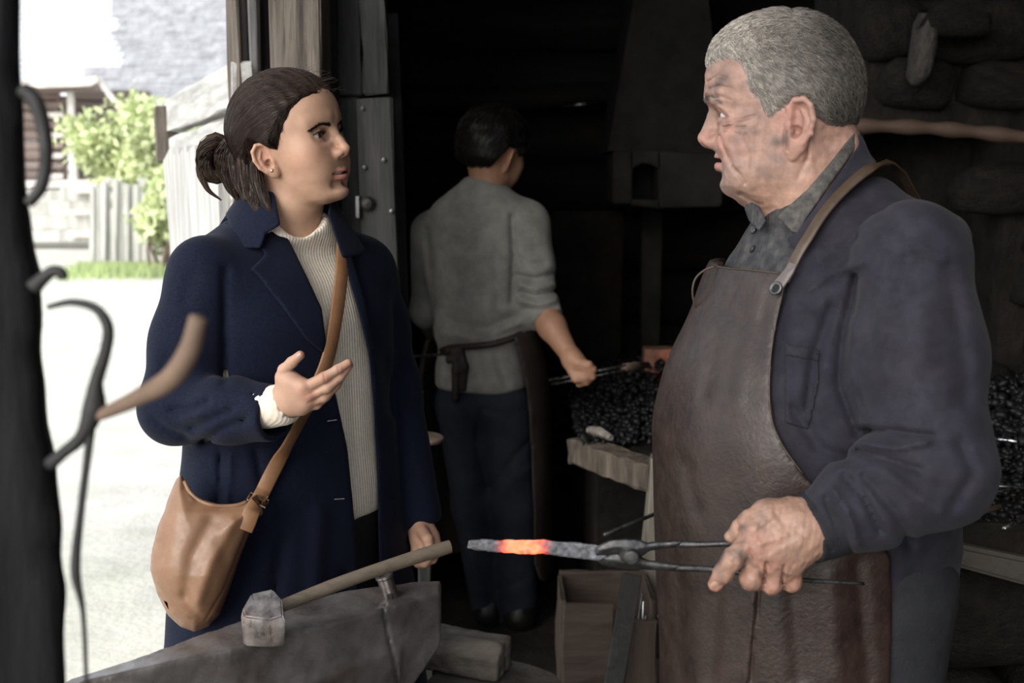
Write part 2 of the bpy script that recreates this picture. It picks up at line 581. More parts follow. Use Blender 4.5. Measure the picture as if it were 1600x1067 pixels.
IRON = pm('forged_iron', (0.13, 0.13, 0.135), 0.42, metal=0.85, var=0.45, scale=30, bump=0.3, bscale=90, bdist=0.002, tint=(0.055, 0.045, 0.04), tint_scale=25, tint_amt=0.7)
IRON_D = pm('black_iron', (0.012, 0.011, 0.0105), 0.6, metal=0.0, var=0.4, scale=25, bump=0.35, bscale=70, bdist=0.003)
RUST = pm('rusty_iron', (0.17, 0.115, 0.085), 0.7, metal=0.3, var=0.4, scale=25, bump=0.35, bscale=70, bdist=0.003, tint=(0.06, 0.05, 0.045), tint_scale=12)
STEEL = pm('bright_steel', (0.50, 0.50, 0.51), 0.3, metal=1.0, var=0.3, scale=40, bump=0.15, bscale=120, bdist=0.001)
COALM = pm('coal', (0.007, 0.007, 0.0075), 0.5, var=0.5, scale=30, bump=0.4, bscale=60, bdist=0.004, spec=0.30, rvar=0.15)

def board(name, p0, p1, w, t, face, material, parent=None, seed=0, bevel=0.004, cuts=6, jit=0.003):
    """plank from p0 to p1 (centres of its ends), width w across, thickness t along 'face'"""
    p0 = np.array(p0, float); p1 = np.array(p1, float)
    z = p1 - p0; Lg = np.linalg.norm(z); z /= Lg
    f = np.array(face, float); f -= f @ z * z; f /= np.linalg.norm(f)
    x = np.cross(f, z)
    M = Matrix(np.stack([x, f, z], 1).tolist())
    mb = MB(); mb.box((0, 0, 0), (w, t, Lg), None, bevel, jit, seed, cuts)
    o = mb.build(name, material, None)
    o.matrix_world = Matrix.Translation(Vector((p0 + p1) / 2)) @ M.to_4x4()
    o.matrix_basis = Matrix.Translation(Vector((p0 + p1) / 2)) @ M.to_4x4()
    adopt(o, parent)
    return o

def log_between(name, p0, p1, r, material, parent=None, seed=0, n=12, m=10):
    p0 = np.array(p0, float); p1 = np.array(p1, float)
    Lg = np.linalg.norm(p1 - p0)
    rr = np.random.RandomState(seed)
    x = (p1 - p0) / Lg
    u = np.array((0, 0, 1.0)); u -= u @ x * x; u /= np.linalg.norm(u)
    w = np.cross(x, u)
    mb = MB()
    pts = [np.array((Lg * (i / (m - 1) - .5), rr.uniform(-.012, .012), rr.uniform(-.010, .010))) for i in range(m)]
    mb.tube(pts, [r * rr.uniform(.94, 1.06) for _ in range(m)], n)
    o = mb.build(name, material, None, autosmooth=1.0)
    o.matrix_basis = Matrix.Translation(Vector((p0 + p1) / 2)) @ Matrix(np.stack([x, w, u], 1).tolist()).to_4x4()
    adopt(o, parent)
    return o

def rock_mesh(seed, res=2):
    bm = bmesh.new()
    bmesh.ops.create_icosphere(bm, subdivisions=res, radius=0.5)
    V = np.array([v.co[:] for v in bm.verts])
    q = np.sign(V) * np.abs(V / 0.5) ** 0.62 * 0.5
    q *= (1 + 0.13 * wob(V * 2, 3.0, seed))[:, None]
    for v, c in zip(bm.verts, q): v.co = c
    me = bpy.data.meshes.new('stone'); bm.to_mesh(me); bm.free()
    me.polygons.foreach_set('use_smooth', np.ones(len(me.polygons), dtype=bool))
    return me

# ------------------------------------------------------------------ ground and room shell
def ground():
    n = 60
    xs = np.concatenate([np.linspace(-60, -8, 14), np.linspace(-7.5, 6, 28), np.linspace(8, 40, 8)])
    ys = np.concatenate([np.linspace(-30, -2, 10), np.linspace(-1.5, 30, 50), np.linspace(33, 70, 8)])
    V, Fq = [], []
    for y in ys:
        for x in xs:
            z = np.interp(y, [5, 17, 22, 34, 70], [0, .30, .50, .75, 1.2]) if x < -0.9 else 0.0
            z -= 0.012 + (0.02 * math.sin(x * 1.7 + y) * math.sin(y * 1.3) if x < -1.2 else 0)
            V.append((x, y, z))
    w = len(xs)
    for j in range(len(ys) - 1):
        for i in range(w - 1):
            Fq.append((j * w + i, j * w + i + 1, (j + 1) * w + i + 1, (j + 1) * w + i))
    o = mesh_obj('ground', V, Fq, GRAVEL, None, True)
    tag(o, 'pale gravel yard with patches of grass outside the doorway', 'ground', kind='structure')
ground()
XL = -0.52           # inner face of the left wall
YB = 5.6
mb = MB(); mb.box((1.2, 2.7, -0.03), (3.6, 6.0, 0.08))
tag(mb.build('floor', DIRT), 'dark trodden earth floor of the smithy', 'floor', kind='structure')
mb = MB(); mb.box((1.2, 3.25, 2.98), (4.4, 5.3, 0.10)); mb.box((2.10, 0.0, 2.98), (2.5, 1.22, 0.10))  # second box: unseen roof piece added to shut out light at front right
tag(mb.build('ceiling', SOOT), 'soot-black plank ceiling of the smithy, with an added light-blocking piece', 'ceiling', kind='structure')

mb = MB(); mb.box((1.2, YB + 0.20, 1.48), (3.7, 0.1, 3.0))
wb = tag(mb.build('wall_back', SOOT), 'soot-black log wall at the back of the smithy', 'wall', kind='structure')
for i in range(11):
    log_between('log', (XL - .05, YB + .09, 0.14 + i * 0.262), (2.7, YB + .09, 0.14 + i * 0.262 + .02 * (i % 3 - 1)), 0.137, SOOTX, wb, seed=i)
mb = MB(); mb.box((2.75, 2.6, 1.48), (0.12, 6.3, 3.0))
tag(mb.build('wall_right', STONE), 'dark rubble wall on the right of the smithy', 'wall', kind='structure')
mb = MB(); mb.box((1.85, -0.55, 1.48), (2.0, 0.12, 3.0))  # unseen wall added to keep light off the right side
tag(mb.build('wall_front_blocker', SOOT), 'added dark wall behind the camera, blocking light from the right', 'wall', kind='structure')
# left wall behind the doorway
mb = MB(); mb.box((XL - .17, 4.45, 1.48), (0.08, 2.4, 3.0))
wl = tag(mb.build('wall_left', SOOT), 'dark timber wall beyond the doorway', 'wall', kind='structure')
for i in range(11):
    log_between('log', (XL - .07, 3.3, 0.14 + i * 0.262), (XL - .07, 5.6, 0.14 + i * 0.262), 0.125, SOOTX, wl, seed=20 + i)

# ------------------------------------------------------------------ door frame and its timbers
fr = empty('trim_1', at(455, 900, 2.95), 'heavy weathered timber door post with boards beside the doorway', 'door frame')
fr['kind'] = 'structure'
def vpost(name, pxa, pxb, pya, pyb, Y, depth, material, parent, seed=0, lean=0.0):
    """upright board whose camera-facing side spans pxa..pxb at height pya; runs from height pya to floor or pyb"""
    a = at(pxa, pya, Y); b = at(pxb, pya, Y)
    zt = a[2]; zb = 0.0 if pyb is None else at(pxa, pyb, Y)[2]
    xc = (a[0] + b[0]) / 2
    return board(name, (xc + lean, Y + depth / 2, zb), (xc, Y + depth / 2, zt), abs(b[0] - a[0]), depth, (0, -1, 0), material, parent, seed)
vpost('post', 416, 498, -80, None, 2.86, 0.20, OLDWOOD, fr, 1)
vpost('board', 350, 369, -80, None, 2.98, 0.05, OLDWOOD, fr, 2)
vpost('board', 384, 397, -80, None, 3.06, 0.05, GREYWOOD, fr, 3)
vpost('board', 369, 384, -80, None, 3.10, 0.05, SOOT, fr, 4)  # dark strip standing in for the shaded gap between the boards
vpost('board', 397, 417, -80, None, 3.12, 0.05, SOOT, fr, 5)

# dark inner boards right of the post (an open inner leaf against the wall)
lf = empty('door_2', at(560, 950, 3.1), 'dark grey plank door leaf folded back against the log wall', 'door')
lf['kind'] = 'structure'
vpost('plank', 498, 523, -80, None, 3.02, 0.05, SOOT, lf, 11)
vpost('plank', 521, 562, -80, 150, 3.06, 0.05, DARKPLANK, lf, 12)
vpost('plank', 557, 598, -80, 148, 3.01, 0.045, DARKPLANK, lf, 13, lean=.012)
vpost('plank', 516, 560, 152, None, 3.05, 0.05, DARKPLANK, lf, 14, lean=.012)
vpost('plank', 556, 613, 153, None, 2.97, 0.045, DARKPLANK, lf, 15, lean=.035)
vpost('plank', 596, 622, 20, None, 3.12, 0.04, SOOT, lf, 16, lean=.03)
mb = MB()
a = at(559, 305, 2.96); b = at(559, 342, 2.96)
mb.box((a + b) / 2, (.014, .014, abs(a[2] - b[2])), None, .003)
mb.build('latch_bar', IRON, lf)
mb = MB(); p = at(574, 318, 2.965); mb.lathe([(.016, 0), (.02, .004), (.012, .012), (.002, .015)], p, (0, -1, 0), 12); mb.build('latch_plate', IRON_D, lf)
mb = MB()
for (x, y) in ((567, 170), (570, 262), (600, 250), (612, 330)):
    p = at(x, y, 2.968); mb.lathe([(.007, 0), (.006, .003), (.001, .005)], p, (0, -1, 0), 8)
mb.build('nail_heads', IRON, lf, kind='stuff')

# ------------------------------------------------------------------ open outer plank door, swung out into the yard
dr = empty('door_1', at(330, 700, 3.2), 'pale weathered plank door swung open into the yard', 'door')
dr['kind'] = 'structure'
H0, H1 = at(357, 130, 3.0), at(255, 160, 4.25)
def dpt(t, z, off=0.0):
    a = np.array([H0[0], H0[1]]); b = np.array([H1[0], H1[1]])
    d = b - a; nrm = np.array([d[1], -d[0]]) / np.linalg.norm(d)
    if nrm[0] < 0: nrm = -nrm
    q = a + d * t + nrm * off
    return np.array([q[0], q[1], z])
zt = 1.765
fcn = dpt(.5, 0, 1) - dpt(.5, 0, 0)
for i in range(6):
    t = (i + .5) / 6
    board('plank', dpt(t * .58, .10, -.02), dpt(t * .82, zt - .20, -.02), .185, .03, fcn, GREYWOOD, dr, 40 + i, .003, 4)
board('rail', dpt(-.02, zt - .055, .03), dpt(1.0, zt - .055, .03), .115, .055, fcn, GREYWOOD, dr, 50)
board('rail', dpt(0.0, zt - .20, .02), dpt(.90, zt - .20, .02), .13, .045, fcn, GREYWOOD, dr, 51)
board('rail', dpt(-.02, .45, .02), dpt(.64, .45, .02), .13, .045, fcn, GREYWOOD, dr, 52)
board('stile', dpt(.60, .05, .022), dpt(.845, zt - .26, .022), .10, .05, fcn, GREYWOOD, dr, 53)
board('stile', dpt(.97, zt - .22, .0), dpt(.97, zt - .02, .0), .06, .07, fcn, OLDWOOD, dr, 54)

# ------------------------------------------------------------------ masonry hearth wall behind the old smith
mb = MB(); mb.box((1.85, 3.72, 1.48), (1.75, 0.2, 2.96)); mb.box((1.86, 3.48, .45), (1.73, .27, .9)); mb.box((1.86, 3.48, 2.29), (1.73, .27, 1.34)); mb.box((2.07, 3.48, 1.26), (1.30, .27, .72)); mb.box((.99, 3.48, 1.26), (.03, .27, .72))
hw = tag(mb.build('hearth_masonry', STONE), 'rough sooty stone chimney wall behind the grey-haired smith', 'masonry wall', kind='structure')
rocks = [rock_mesh(s) for s in range(6)]
rr = random.Random(5)
z = 0.10; row = 0
while z < 2.9:
    hgt = rr.uniform(.13, .2)
    x = 1.0 + rr.uniform(-.05, .05)
    while x < 2.6:
        wd = rr.uniform(.16, .34)
        in_niche = (1.00 < x + wd / 2 < 1.42) and (.9 < z < 1.60)
        in_slot = (1.30 < x + wd / 2 < 1.46) and (1.90 < z < 2.06)
        if not in_niche and not in_slot:
            o = bpy.data.objects.new('stone', rocks[rr.randrange(6)]); COL.objects.link(o)
            if not o.data.materials: o.data.materials.append(STONE)
            o.location = (x + wd / 2, 3.34, z + hgt / 2); o.scale = (wd * 1.02, .16, hgt * 1.05)
            o.rotation_euler = (rr.uniform(-.1, .1), rr.uniform(-.08, .08), rr.uniform(-.1, .1))
            adopt(o, hw)
        x += wd
    z += hgt; row += 1
# pale upright stone beside the slot
o = bpy.data.objects.new('stone', rock_mesh(31)); COL.objects.link(o); o.data.materials.append(STONE_L)
p = at(1443, 75, 3.18); o.location = p; o.scale = (.06, .10, .20); o.rotation_euler = (0, .1, 0); adopt(o, hw)
o = bpy.data.objects.new('stone', rock_mesh(32)); COL.objects.link(o); o.data.materials.append(STONE)
p = at(1490, 38, 3.18); o.location = p; o.scale = (.20, .12, .07); adopt(o, hw)
POLE = pm('debarked_pole', (0.075, 0.046, 0.032), 0.7, var=0.4, scale=12, bump=0.4, bscale=40, stretch=(.4, 2, 2), tint=(.05, .032, .024), tint_scale=6)
mb = MB()
pp = sweep_path([at(1290, 198, 3.12), at(1345, 197, 3.12), at(1430, 199, 3.12), at(1510, 205, 3.12), at(1600, 214, 3.12), at(1700, 222, 3.12)], 30)
mb.tube(pp, [0.019 + .003 * math.sin(i * 1.3) for i in range(30)], 12)
tag(mb.build('wooden_pole', POLE, autosmooth=1.0), 'bare reddish wooden pole fixed across the stone chimney wall', 'pole')

# clay hood over the middle hearth
hood = empty('forge_hood', at(1010, 320, 4.6), 'grey clay hood with a dark niche hanging over the forge fire', 'hood')
mb = MB()
def hp(px, py, Y): return at(px, py, Y)
YH = 4.6
outer = [(958, 238), (1072, 234), (1100, 240), (1098, 318), (1050, 327), (958, 318)]
inner = [(988, 262), (1004, 254), (1024, 258), (1030, 268), (1029, 314), (986, 312)]
for poly in ([(958, 236), (988, 236), (987, 318), (957, 318)], [(1029, 234), (1130, 240), (1128, 322), (1029, 325)], [(986, 235), (1031, 234), (1031, 266), (1024, 258), (1004, 254), (986, 264)], [(985, 311), (1031, 313), (1031, 326), (985, 320)]):
    mb.prism([at(x, y, YH) for x, y in poly], (0, .3, 0))
mb.build('hood_front', CLAY, hood, bevel=.006)
mb = MB(); a = at(1008, 285, YH + .27); mb.box(a, (.16, .03, .2)); mb.build('niche_back', SOOT, hood)
mb = MB(); mb.prism([at(950, 236, YH), at(1135, 240, YH), at(1100, -60, YH + .2), at(1000, -60, YH + .2)], (0, .5, 0)); mb.build('flue', SOOT, hood)
for (xa, xb, pya, pyb, nm) in ((862, 975, 330, 560, 'hearth_back_slab'), (1004, 1036, 327, 560, 'hearth_prop')):
    mb = MB(); mb.prism([at(xa, pya, 4.95), at(xb, pya, 4.95), at(xb - 6, pyb, 4.95), at(xa - 2, pyb, 4.95)], (0, .08, 0))
    mb.build(nm, CLAY if nm == 'hearth_prop' else STONE, hood, bevel=.008)
# cross beam on the back wall above the youth
mb = MB()
pp = sweep_path([at(640, 158, 5.4), at(800, 156, 5.4), at(930, 146, 5.4), at(1100, 138, 5.4), at(1180, 136, 5.4)], 14)
mb.tube(pp, .05, 10); tag(mb.build('ceiling_tie_beam', SOOTX, autosmooth=1.0), 'smoke-blackened pole along the back wall above the youth', 'beam')

# ------------------------------------------------------------------ the yard: houses, fence, shrub
hs = empty('log_house', at(80, 375, 22), 'brown log house with a bright pale shingle roof beyond the yard', 'house')
HY = 21.6
def hx(px, Y): return (px - CXP) / FPX * Y * 1.0
zfoot = at(80, 300, HY)[2]
for i in range(10):       # wall logs
    y0 = 142 + i * 15.5
    a = at(-60, y0 + 8, HY); b = at(92, y0 + 8, HY)
    log_between('log', a, b, .098, HOUSELOG, hs, 100 + i, 8, 5)
for i in range(10):
    y0 = 142 + i * 15.5
    a = at(118, y0 + 8, HY + 1.0); b = at(235, y0 + 8, HY + 1.0)
    log_between('log', a, b, .105, HOUSELOG, hs, 120 + i, 8, 5)
def fboard(name, poly, Y, t, m, parent):
    mb = MB(); mb.prism([at(x, y, Y) for x, y in poly], (0, t, 0)); return mb.build(name, m, parent)
fboard('porch_post', [(104, 142), (112, 142), (119, 283), (110, 283)], HY - .35, .12, HOUSETRIM, hs)
fboard('door_panel', [(93, 150), (104, 150), (104, 283), (93, 283)], HY + .05, .05, HOUSELOG, hs)
for k in range(8):
    y0 = 160 + k * 16
    fboard('door_slat', [(70, y0), (98, y0 - 1), (98, y0 + 7), (70, y0 + 8)], HY - .16, .04, HOUSETRIM if k % 2 else HOUSELOG, hs)
fboard('eave_board', [(-60, 128), (140, 121), (150, 117), (152, 127), (140, 134), (-60, 142)], HY - .9, .1, HOUSETRIM, hs)
fboard('barge_board', [(146, 120), (153, 120), (197, 176), (190, 182)], HY - .8, .1, HOUSETRIM, hs)
fboard('eave_soffit', [(-60, 136), (146, 128), (150, 140), (-60, 150)], HY - .5, .3, HOUSELOG, hs)
fboard('porch_sill', [(-60, 283), (190, 280), (190, 292), (-60, 296)], HY - .5, .9, HOUSETRIM, hs)
for k, (y0, y1, xr) in enumerate(((296, 313, 140), (314, 335, 138), (337, 358, 150), (359, 377, 150))):
    fboard('foundation_timber', [(-60, y0 + 2), (xr, y0), (xr, y1), (-60, y1 + 2)], HY - .6 - .12 * k, .5, PICKET, hs)
for k, (x0, y0, y1) in enumerate(((108, 292, 303), (106, 328, 336), (106, 360, 372))):
    fboard('step', [(x0, y0), (148, y0 - 2), (148, y1 - 2), (x0, y1)], HY - 1.0 - .1 * k, .5, HOUSETRIM, hs)
def shingles(name, material, parent, x_left, x_right, z0, Y0, dz, dY, rows, w, seed):
    rr = random.Random(seed); mb = MB()
    for k in range(rows):
        z = z0 + k * dz; Y = Y0 + k * dY
        xl = x_left(k); xr_ = x_right(k)
        x = xl + rr.uniform(-.1, 0)
        while x < xr_:
            ww = w * rr.uniform(.7, 1.2)
            xe = min(x + ww, xr_ + .02)
            o = rr.uniform(-.012, .012); e = rr.uniform(-.02, .02)
            t = .03
            ln = 1.25
            V = [(x, Y - .02 + e, z + .035 + o), (xe - .012, Y - .02 + e, z + .035 + o), (xe - .012, Y + dY * ln, z + dz * ln + .0), (x, Y + dY * ln, z + dz * ln + .0)]
            V2 = [(a_, b_, c_ - t) for a_, b_, c_ in V]
            mb.add(V + V2, [(0, 1, 2, 3), (7, 6, 5, 4), (0, 4, 5, 1), (1, 5, 6, 2), (3, 7, 4, 0), (2, 6, 7, 3)])
            x = xe
    return mb.build(name, material, parent, kind='stuff')
redge = [152, 150, 210, 211, 206, 201, 197, 194, 206, 204, 196, 188, 180, 174, 168, 164, 160, 158, 156, 154, 152, 150, 148, 146, 144]
zr0 = at(80, 124, HY - .9)[2]
def xr1(k):
    Y = HY - .9 + k * .16
    return (redge[min(k, 24)] - CXP) / FPX * Y * 1.015
shingles('roof_shingles', SHINGLE, hs, lambda k: at(-80, 100, HY)[0], xr1, zr0, HY - .9, .125, .16, 34, .2, 3)
bn = empty('barn', at(300, 300, 31), 'big barn with a grey shingle roof behind the plank door', 'barn')
zb0 = at(250, 182, 30)[2]
shingles('roof_shingles', SHINGLE_G, bn, lambda k: at(100, 100, 30)[0], lambda k: at(470, 100, 30)[0], zb0, 30, .13, .15, 44, .34, 4)
mb = MB(); a = at(100, 182, 30.4); b = at(470, 330, 30.4)
mb.box(((a[0] + b[0]) / 2, 30.6, (zb0 + .4) / 2), (b[0] - a[0], .2, zb0 - .3)); mb.build('wall', HOUSETRIM, bn)
for k in range(9):
    y0 = 188 + k * 15
    log_between('log', at(100, y0, 30.45), at(470, y0, 30.45), .13, PICKET, bn, 200 + k, 8, 5)

fn = empty('picket_fence', at(220, 420, 17), 'silvery upright board fence across the yard', 'fence')
rr = random.Random(8)
x = 139
while x < 345:
    w = rr.uniform(7, 12)
    top = 287 + rr.uniform(-9, 7) + (6 if x > 240 else 0); bot = 419 - (x - 140) * .01 + rr.uniform(-2, 2)
    ln = rr.uniform(-3, 3)
    fboard('picket', [(x + ln, top), (x + w * .5 + ln, top - 3), (x + w - 1 + ln, top + 1), (x + w - .6, bot), (x, bot)], 17.0 + rr.uniform(-.05, .05), .04, PICKET, fn)
    x += w
for y in (318, 395): fboard('rail', [(136, y), (345, y - 2), (345, y + 6), (136, y + 8)], 17.12, .06, PICKET, fn)

def shrub(name, label, c, R, n, seed, lm=LEAF):
    rt = empty(name, (c[0], c[1], c[2] - R[2] - .3), label, 'shrub')
    r = np.random.RandomState(seed)
    lobes = r.normal(size=(16, 3)) * 0.5
    cl = lobes / np.maximum(1, np.linalg.norm(lobes, axis=1))[:, None] * np.array(R) + np.array(c)
    V, Fq = [], []
    idx = r.randint(0, 16, n)
    P = cl[idx] + r.normal(size=(n, 3)) * np.array(R) * 0.24
    d1 = r.normal(size=(n, 3)); d1 /= np.linalg.norm(d1, axis=1)[:, None]
    d2 = np.cross(d1, r.normal(size=(n, 3))); d2 /= np.linalg.norm(d2, axis=1)[:, None]
    s = r.uniform(.05, .10, n)[:, None]
    Vv = np.stack([P - d1 * s, P + d2 * s * .5, P + d1 * s, P - d2 * s * .5], 1).reshape(-1, 3)
    Fq = np.arange(4 * n).reshape(-1, 4)
    mesh_obj('foliage', Vv, Fq, lm, rt, False, kind='stuff')
    mb = MB()
    for q in cl:
        b0 = np.array([c[0] + r.uniform(-.15, .15), c[1], c[2] - R[2] - .5])
        mb.tube(sweep_path([b0, b0 * .5 + q * .5 + r.normal(size=3) * .1, q], 6), [.035, .03, .025, .02, .012, .006], 5)
    mb.build('branches', TWIG, rt)
    return rt
shrub('leafy_shrub', 'pale green leafy shrub behind the board fence', at(205, 228, 18.6), (.78, .6, .62), 5200, 4)
shrub('leafy_shrub', 'low green shrub in front of the right part of the board fence', at(268, 335, 16.3), (.36, .25, .55), 2200, 6)
# grass tufts along the fence foot
r = np.random.RandomState(2); n = 2600
P = np.stack([np.interp(r.rand(n), [0, 1], [at(130, 420, 16.8)[0], at(360, 420, 16.8)[0]]), 16.85 - np.abs(r.normal(size=n)) * .5, np.full(n, .27)], 1)
tip = P + np.stack([r.normal(size=n) * .03, r.normal(size=n) * .03, r.uniform(.06, .2, n)], 1)
side = np.stack([np.full(n, .012), np.zeros(n), np.zeros(n)], 1)
mesh_obj('yard_grass', np.stack([P - side, P + side, tip + side * .2, tip - side * .2], 1).reshape(-1, 3), np.arange(4 * n).reshape(-1, 4), GRASS, None, False)
tag(bpy.data.objects['yard_grass'], 'green grass growing along the foot of the board fence', 'grass', kind='stuff')
# ------------------------------------------------------------------ people: shared builders
def face_sdf(p, Z):
    """head in its own frame: x forward, y left, z up, origin between the ear canals; Z: dict of measures"""
    x, y, z = p[:, 0], p[:, 1], p[:, 2]
    ay = np.abs(y)
    ps = np.stack([x, ay, z], 1)
    g = Z['g']
    # cranium
    d = ell(p, Z['cran_c'], Z['cran_r'])
    for c, r, k in Z.get('cran_add', []): d = smin(d, ell(p, c, r), k)
    # face as a loft over z
    zz = np.clip(z, Z['zs'][0], Z['zs'][-1])
    xf, xb, w, nn = Z['xf'](zz), Z['xb'](zz), Z['w'](zz), Z['n'](zz)
    xc = xb + (xf - xb) * 0.45
    a = np.where(x > xc, xf - xc, xc - xb)
    q = ((np.abs(x - xc) / a) ** nn + (ay / w) ** nn) ** (1 / nn)
    e = (q - 1) * np.minimum(a, w) * 0.9
    over = np.maximum(z - Z['zs'][-1], Z['zs'][0] - z)
    e = smax(e, over, 0.012)
    d = smin(d, e, Z.get('k_face', 0.022))
    fi = np.nonzero(x > Z.get('x_face', -.035))[0]
    if len(fi): d[fi] = _face_detail(d[fi], ps[fi], x[fi], ay[fi], z[fi], Z)
    ei = np.nonzero((np.abs(x - Z['ear'][0]) < .05) & (ay > .045) & (np.abs(z - Z['ear'][2]) < .06))[0]
    if len(ei): d[ei] = _ear_detail(d[ei], ps[ei], Z)
    return d

def _face_detail(d, ps, x, ay, z, Z):
    for kind, args, k in Z['add']:
        e = ell(ps, *args) if kind == 'e' else cap(ps, *args)
        d = smin(d, e, k)
    for kind, args, k in Z['sub']:
        e = ell(ps, *args) if kind == 'e' else cap(ps, *args)
        d = smax(d, -e, k)
    ni = np.nonzero((x > .075) & (ay < .04))[0]
    if len(ni):
        pn, dn = ps[ni], d[ni]
        nd = chain(pn, Z['nose'], Z['nose_r'], 0.006)
        for c, r in Z['nose_e']: nd = smin(nd, ell(pn, c, r), 0.007)
        dn = smin(dn, nd, Z.get('k_nose', 0.009))
        for c, r in Z['nostril']: dn = smax(dn, -ell(pn, c, r), 0.003)
        d[ni] = dn
    # eyes: lid bulge, then the opening
    ec = np.array(Z['eye']); er = Z['eye_r']
    ii = np.nonzero((x > .055) & (np.abs(z - ec[2]) < .03))[0]
    if len(ii):
        pn, dn, zi, xi, ai = ps[ii], d[ii], z[ii], x[ii], ay[ii]
        dn = smin(dn, np.linalg.norm(pn - ec, axis=1) - (er + 0.0020), 0.006)
        for c0, c1, r0 in Z.get('lid_fold', []): dn = smin(dn, cap(pn, c0, c1, r0), 0.004)
        for c0, c1, r0 in Z.get('lid_crease', []): dn = smax(dn, -cap(pn, c0, c1, r0), 0.003)
        t = (ai - ec[1]) / Z['eye_w']
        up = Z['eye_up'] * np.maximum(0, 1 - t * t); lo = Z['eye_lo'] * np.maximum(0, 1 - t * t)
        mid = ec[2] + Z.get('eye_dz', 0) + Z.get('eye_slant', 0) * t
        op = np.maximum(zi - (mid + up), (mid - lo) - zi)
        op = np.maximum(op, (np.abs(t) - 1) * Z['eye_w'])
        op = np.maximum(op, ec[0] + 0.003 - xi)
        d[ii] = smax(dn, -op, 0.0012)
    # mouth
    ii = np.nonzero((x > .055) & (np.abs(z - Z['mouth_z']) < .03))[0]
    if len(ii):
        dn, zi, xi, ai = d[ii], z[ii], x[ii], ay[ii]
        mw = Z['mouth_w']
        tm = np.clip(ai / mw, 0, 1.3)
        mx = Z['mouth_x'] - Z['mouth_back'] * tm ** 2
        mz = Z['mouth_z'] + Z.get('mouth_curve', 0.0) * tm ** 2
        fall = np.sqrt(np.maximum(0.0, 1 - np.minimum(tm, 1) ** 2))
        for dx, dz, r, dip in Z['lips']:
            rr_ = r * (0.25 + 0.75 * fall)
            zc = mz + dz * (0.3 + 0.7 * fall) - dip * np.exp(-(ai / 0.004) ** 2)
            e = np.sqrt((xi - mx - dx) ** 2 + (zi - zc) ** 2 + np.maximum(ai - mw, 0) ** 2) - rr_
            dn = smin(dn, e, 0.004)
        e = np.maximum(np.abs(zi - mz) - Z['mouth_gap'] * fall, mx - 0.008 - xi)
        d[ii] = smax(dn, -np.maximum(e, ai - mw), 0.0015)
    return d

def _ear_detail(d, ps, Z):
    qe = (ps - np.array(Z['ear'])) @ Z['ear_M']
    s = Z['ear_s']
    qe = qe / s
    disc = ell(qe, (0, 0.004, 0.004), (0.0175, 0.0058, 0.030))
    disc = smin(disc, ell(qe, (0.004, 0.003, -0.022), (0.010, 0.0048, 0.013)), 0.008)
    hel = chain(qe, [(0.010, 0.004, 0.012), (0.013, 0.006, 0.022), (0.006, 0.008, 0.031), (-0.005, 0.0095, 0.033), (-0.0145, 0.010, 0.025), (-0.018, 0.010, 0.010), (-0.0155, 0.009, -0.006), (-0.008, 0.007, -0.018)],
                [0.0032, 0.0034, 0.0034, 0.0034, 0.0036, 0.0036, 0.0032, 0.0030], 0.002)
    disc = smax(disc, -ell(qe, (-0.001, 0.012, 0.012), (0.0120, 0.0095, 0.0180)), 0.002)
    anti = chain(qe, [(-0.002, 0.005, 0.020), (-0.0085, 0.006, 0.010), (-0.0095, 0.006, -0.002), (-0.004, 0.006, -0.012)], [0.0022, 0.0028, 0.0028, 0.0026], 0.002)
    tra = ell(qe, (0.0105, 0.005, -0.004), (0.0045, 0.0045, 0.0065))
    ed = smin(smin(smin(disc, hel, 0.003), anti, 0.003), tra, 0.004) * s
    d = smin(d, ed, 0.004)
    con = smin(ell(qe, (0.002, 0.013, -0.005), (0.0080, 0.017, 0.0090)), ell(qe, (-0.002, 0.013, 0.013), (0.0095, 0.0085, 0.0140)), 0.003) * s
    con = smax(con, -tra * s, 0.001); con = smax(con, -(anti + .0005) * s, 0.001); con = smax(con, -hel * s, 0.001)
    return smax(d, -con, 0.002)

def eye_parts(root, O, R, Z, iris_col, look, names='eye'):
    """two eyeballs with iris and pupil; O, R place the head; look: gaze yaw, pitch in head frame (deg)"""
    white = pm('eye_white', (0.50, 0.46, 0.43), 0.15, var=0.05, bump=0, rvar=0, spec=0.6, coat=0.4)
    ir = pm('iris_' + names, iris_col, 0.15, var=0.4, scale=300, bump=0, rvar=0, coat=0.8)
    bl = pm('pupil_black', (0.004, 0.004, 0.004), 0.08, var=0, bump=0, rvar=0)
    for sgn in (1, -1):
        c = np.array(Z['eye']) * (1, sgn, 1)
        er = Z['eye_r']
        Lk = rotm(look[0], look[1])
        mb = MB()
        prof = [(er * math.sin(a), -er * math.cos(a)) for a in np.linspace(0.02, math.pi - 0.02, 22)]
        mb.lathe(prof, (0, 0, 0), (1, 0, 0), 28)
        V = (np.array(mb.v) @ Lk.T + c) @ R.T + O
        e = mesh_obj('eyeball', [tuple(v) for v in V], mb.f, white, root, True)
        for rad, off, m, nm in ((er * .50, .0006, ir, 'iris'), (er * .23, .0010, bl, 'pupil')):
            mb = MB()
            am = math.asin(rad / er)
            prof = [(max(1e-5, (er + off) * math.sin(a)), (er + off) * math.cos(a)) for a in np.linspace(am, 0.01, 7)]
            mb.lathe(prof, (0, 0, 0), (1, 0, 0), 24)
            V = (np.array(mb.v) @ Lk.T + c) @ R.T + O
            mesh_obj(nm, [tuple(v) for v in V], mb.f, m, e, True)

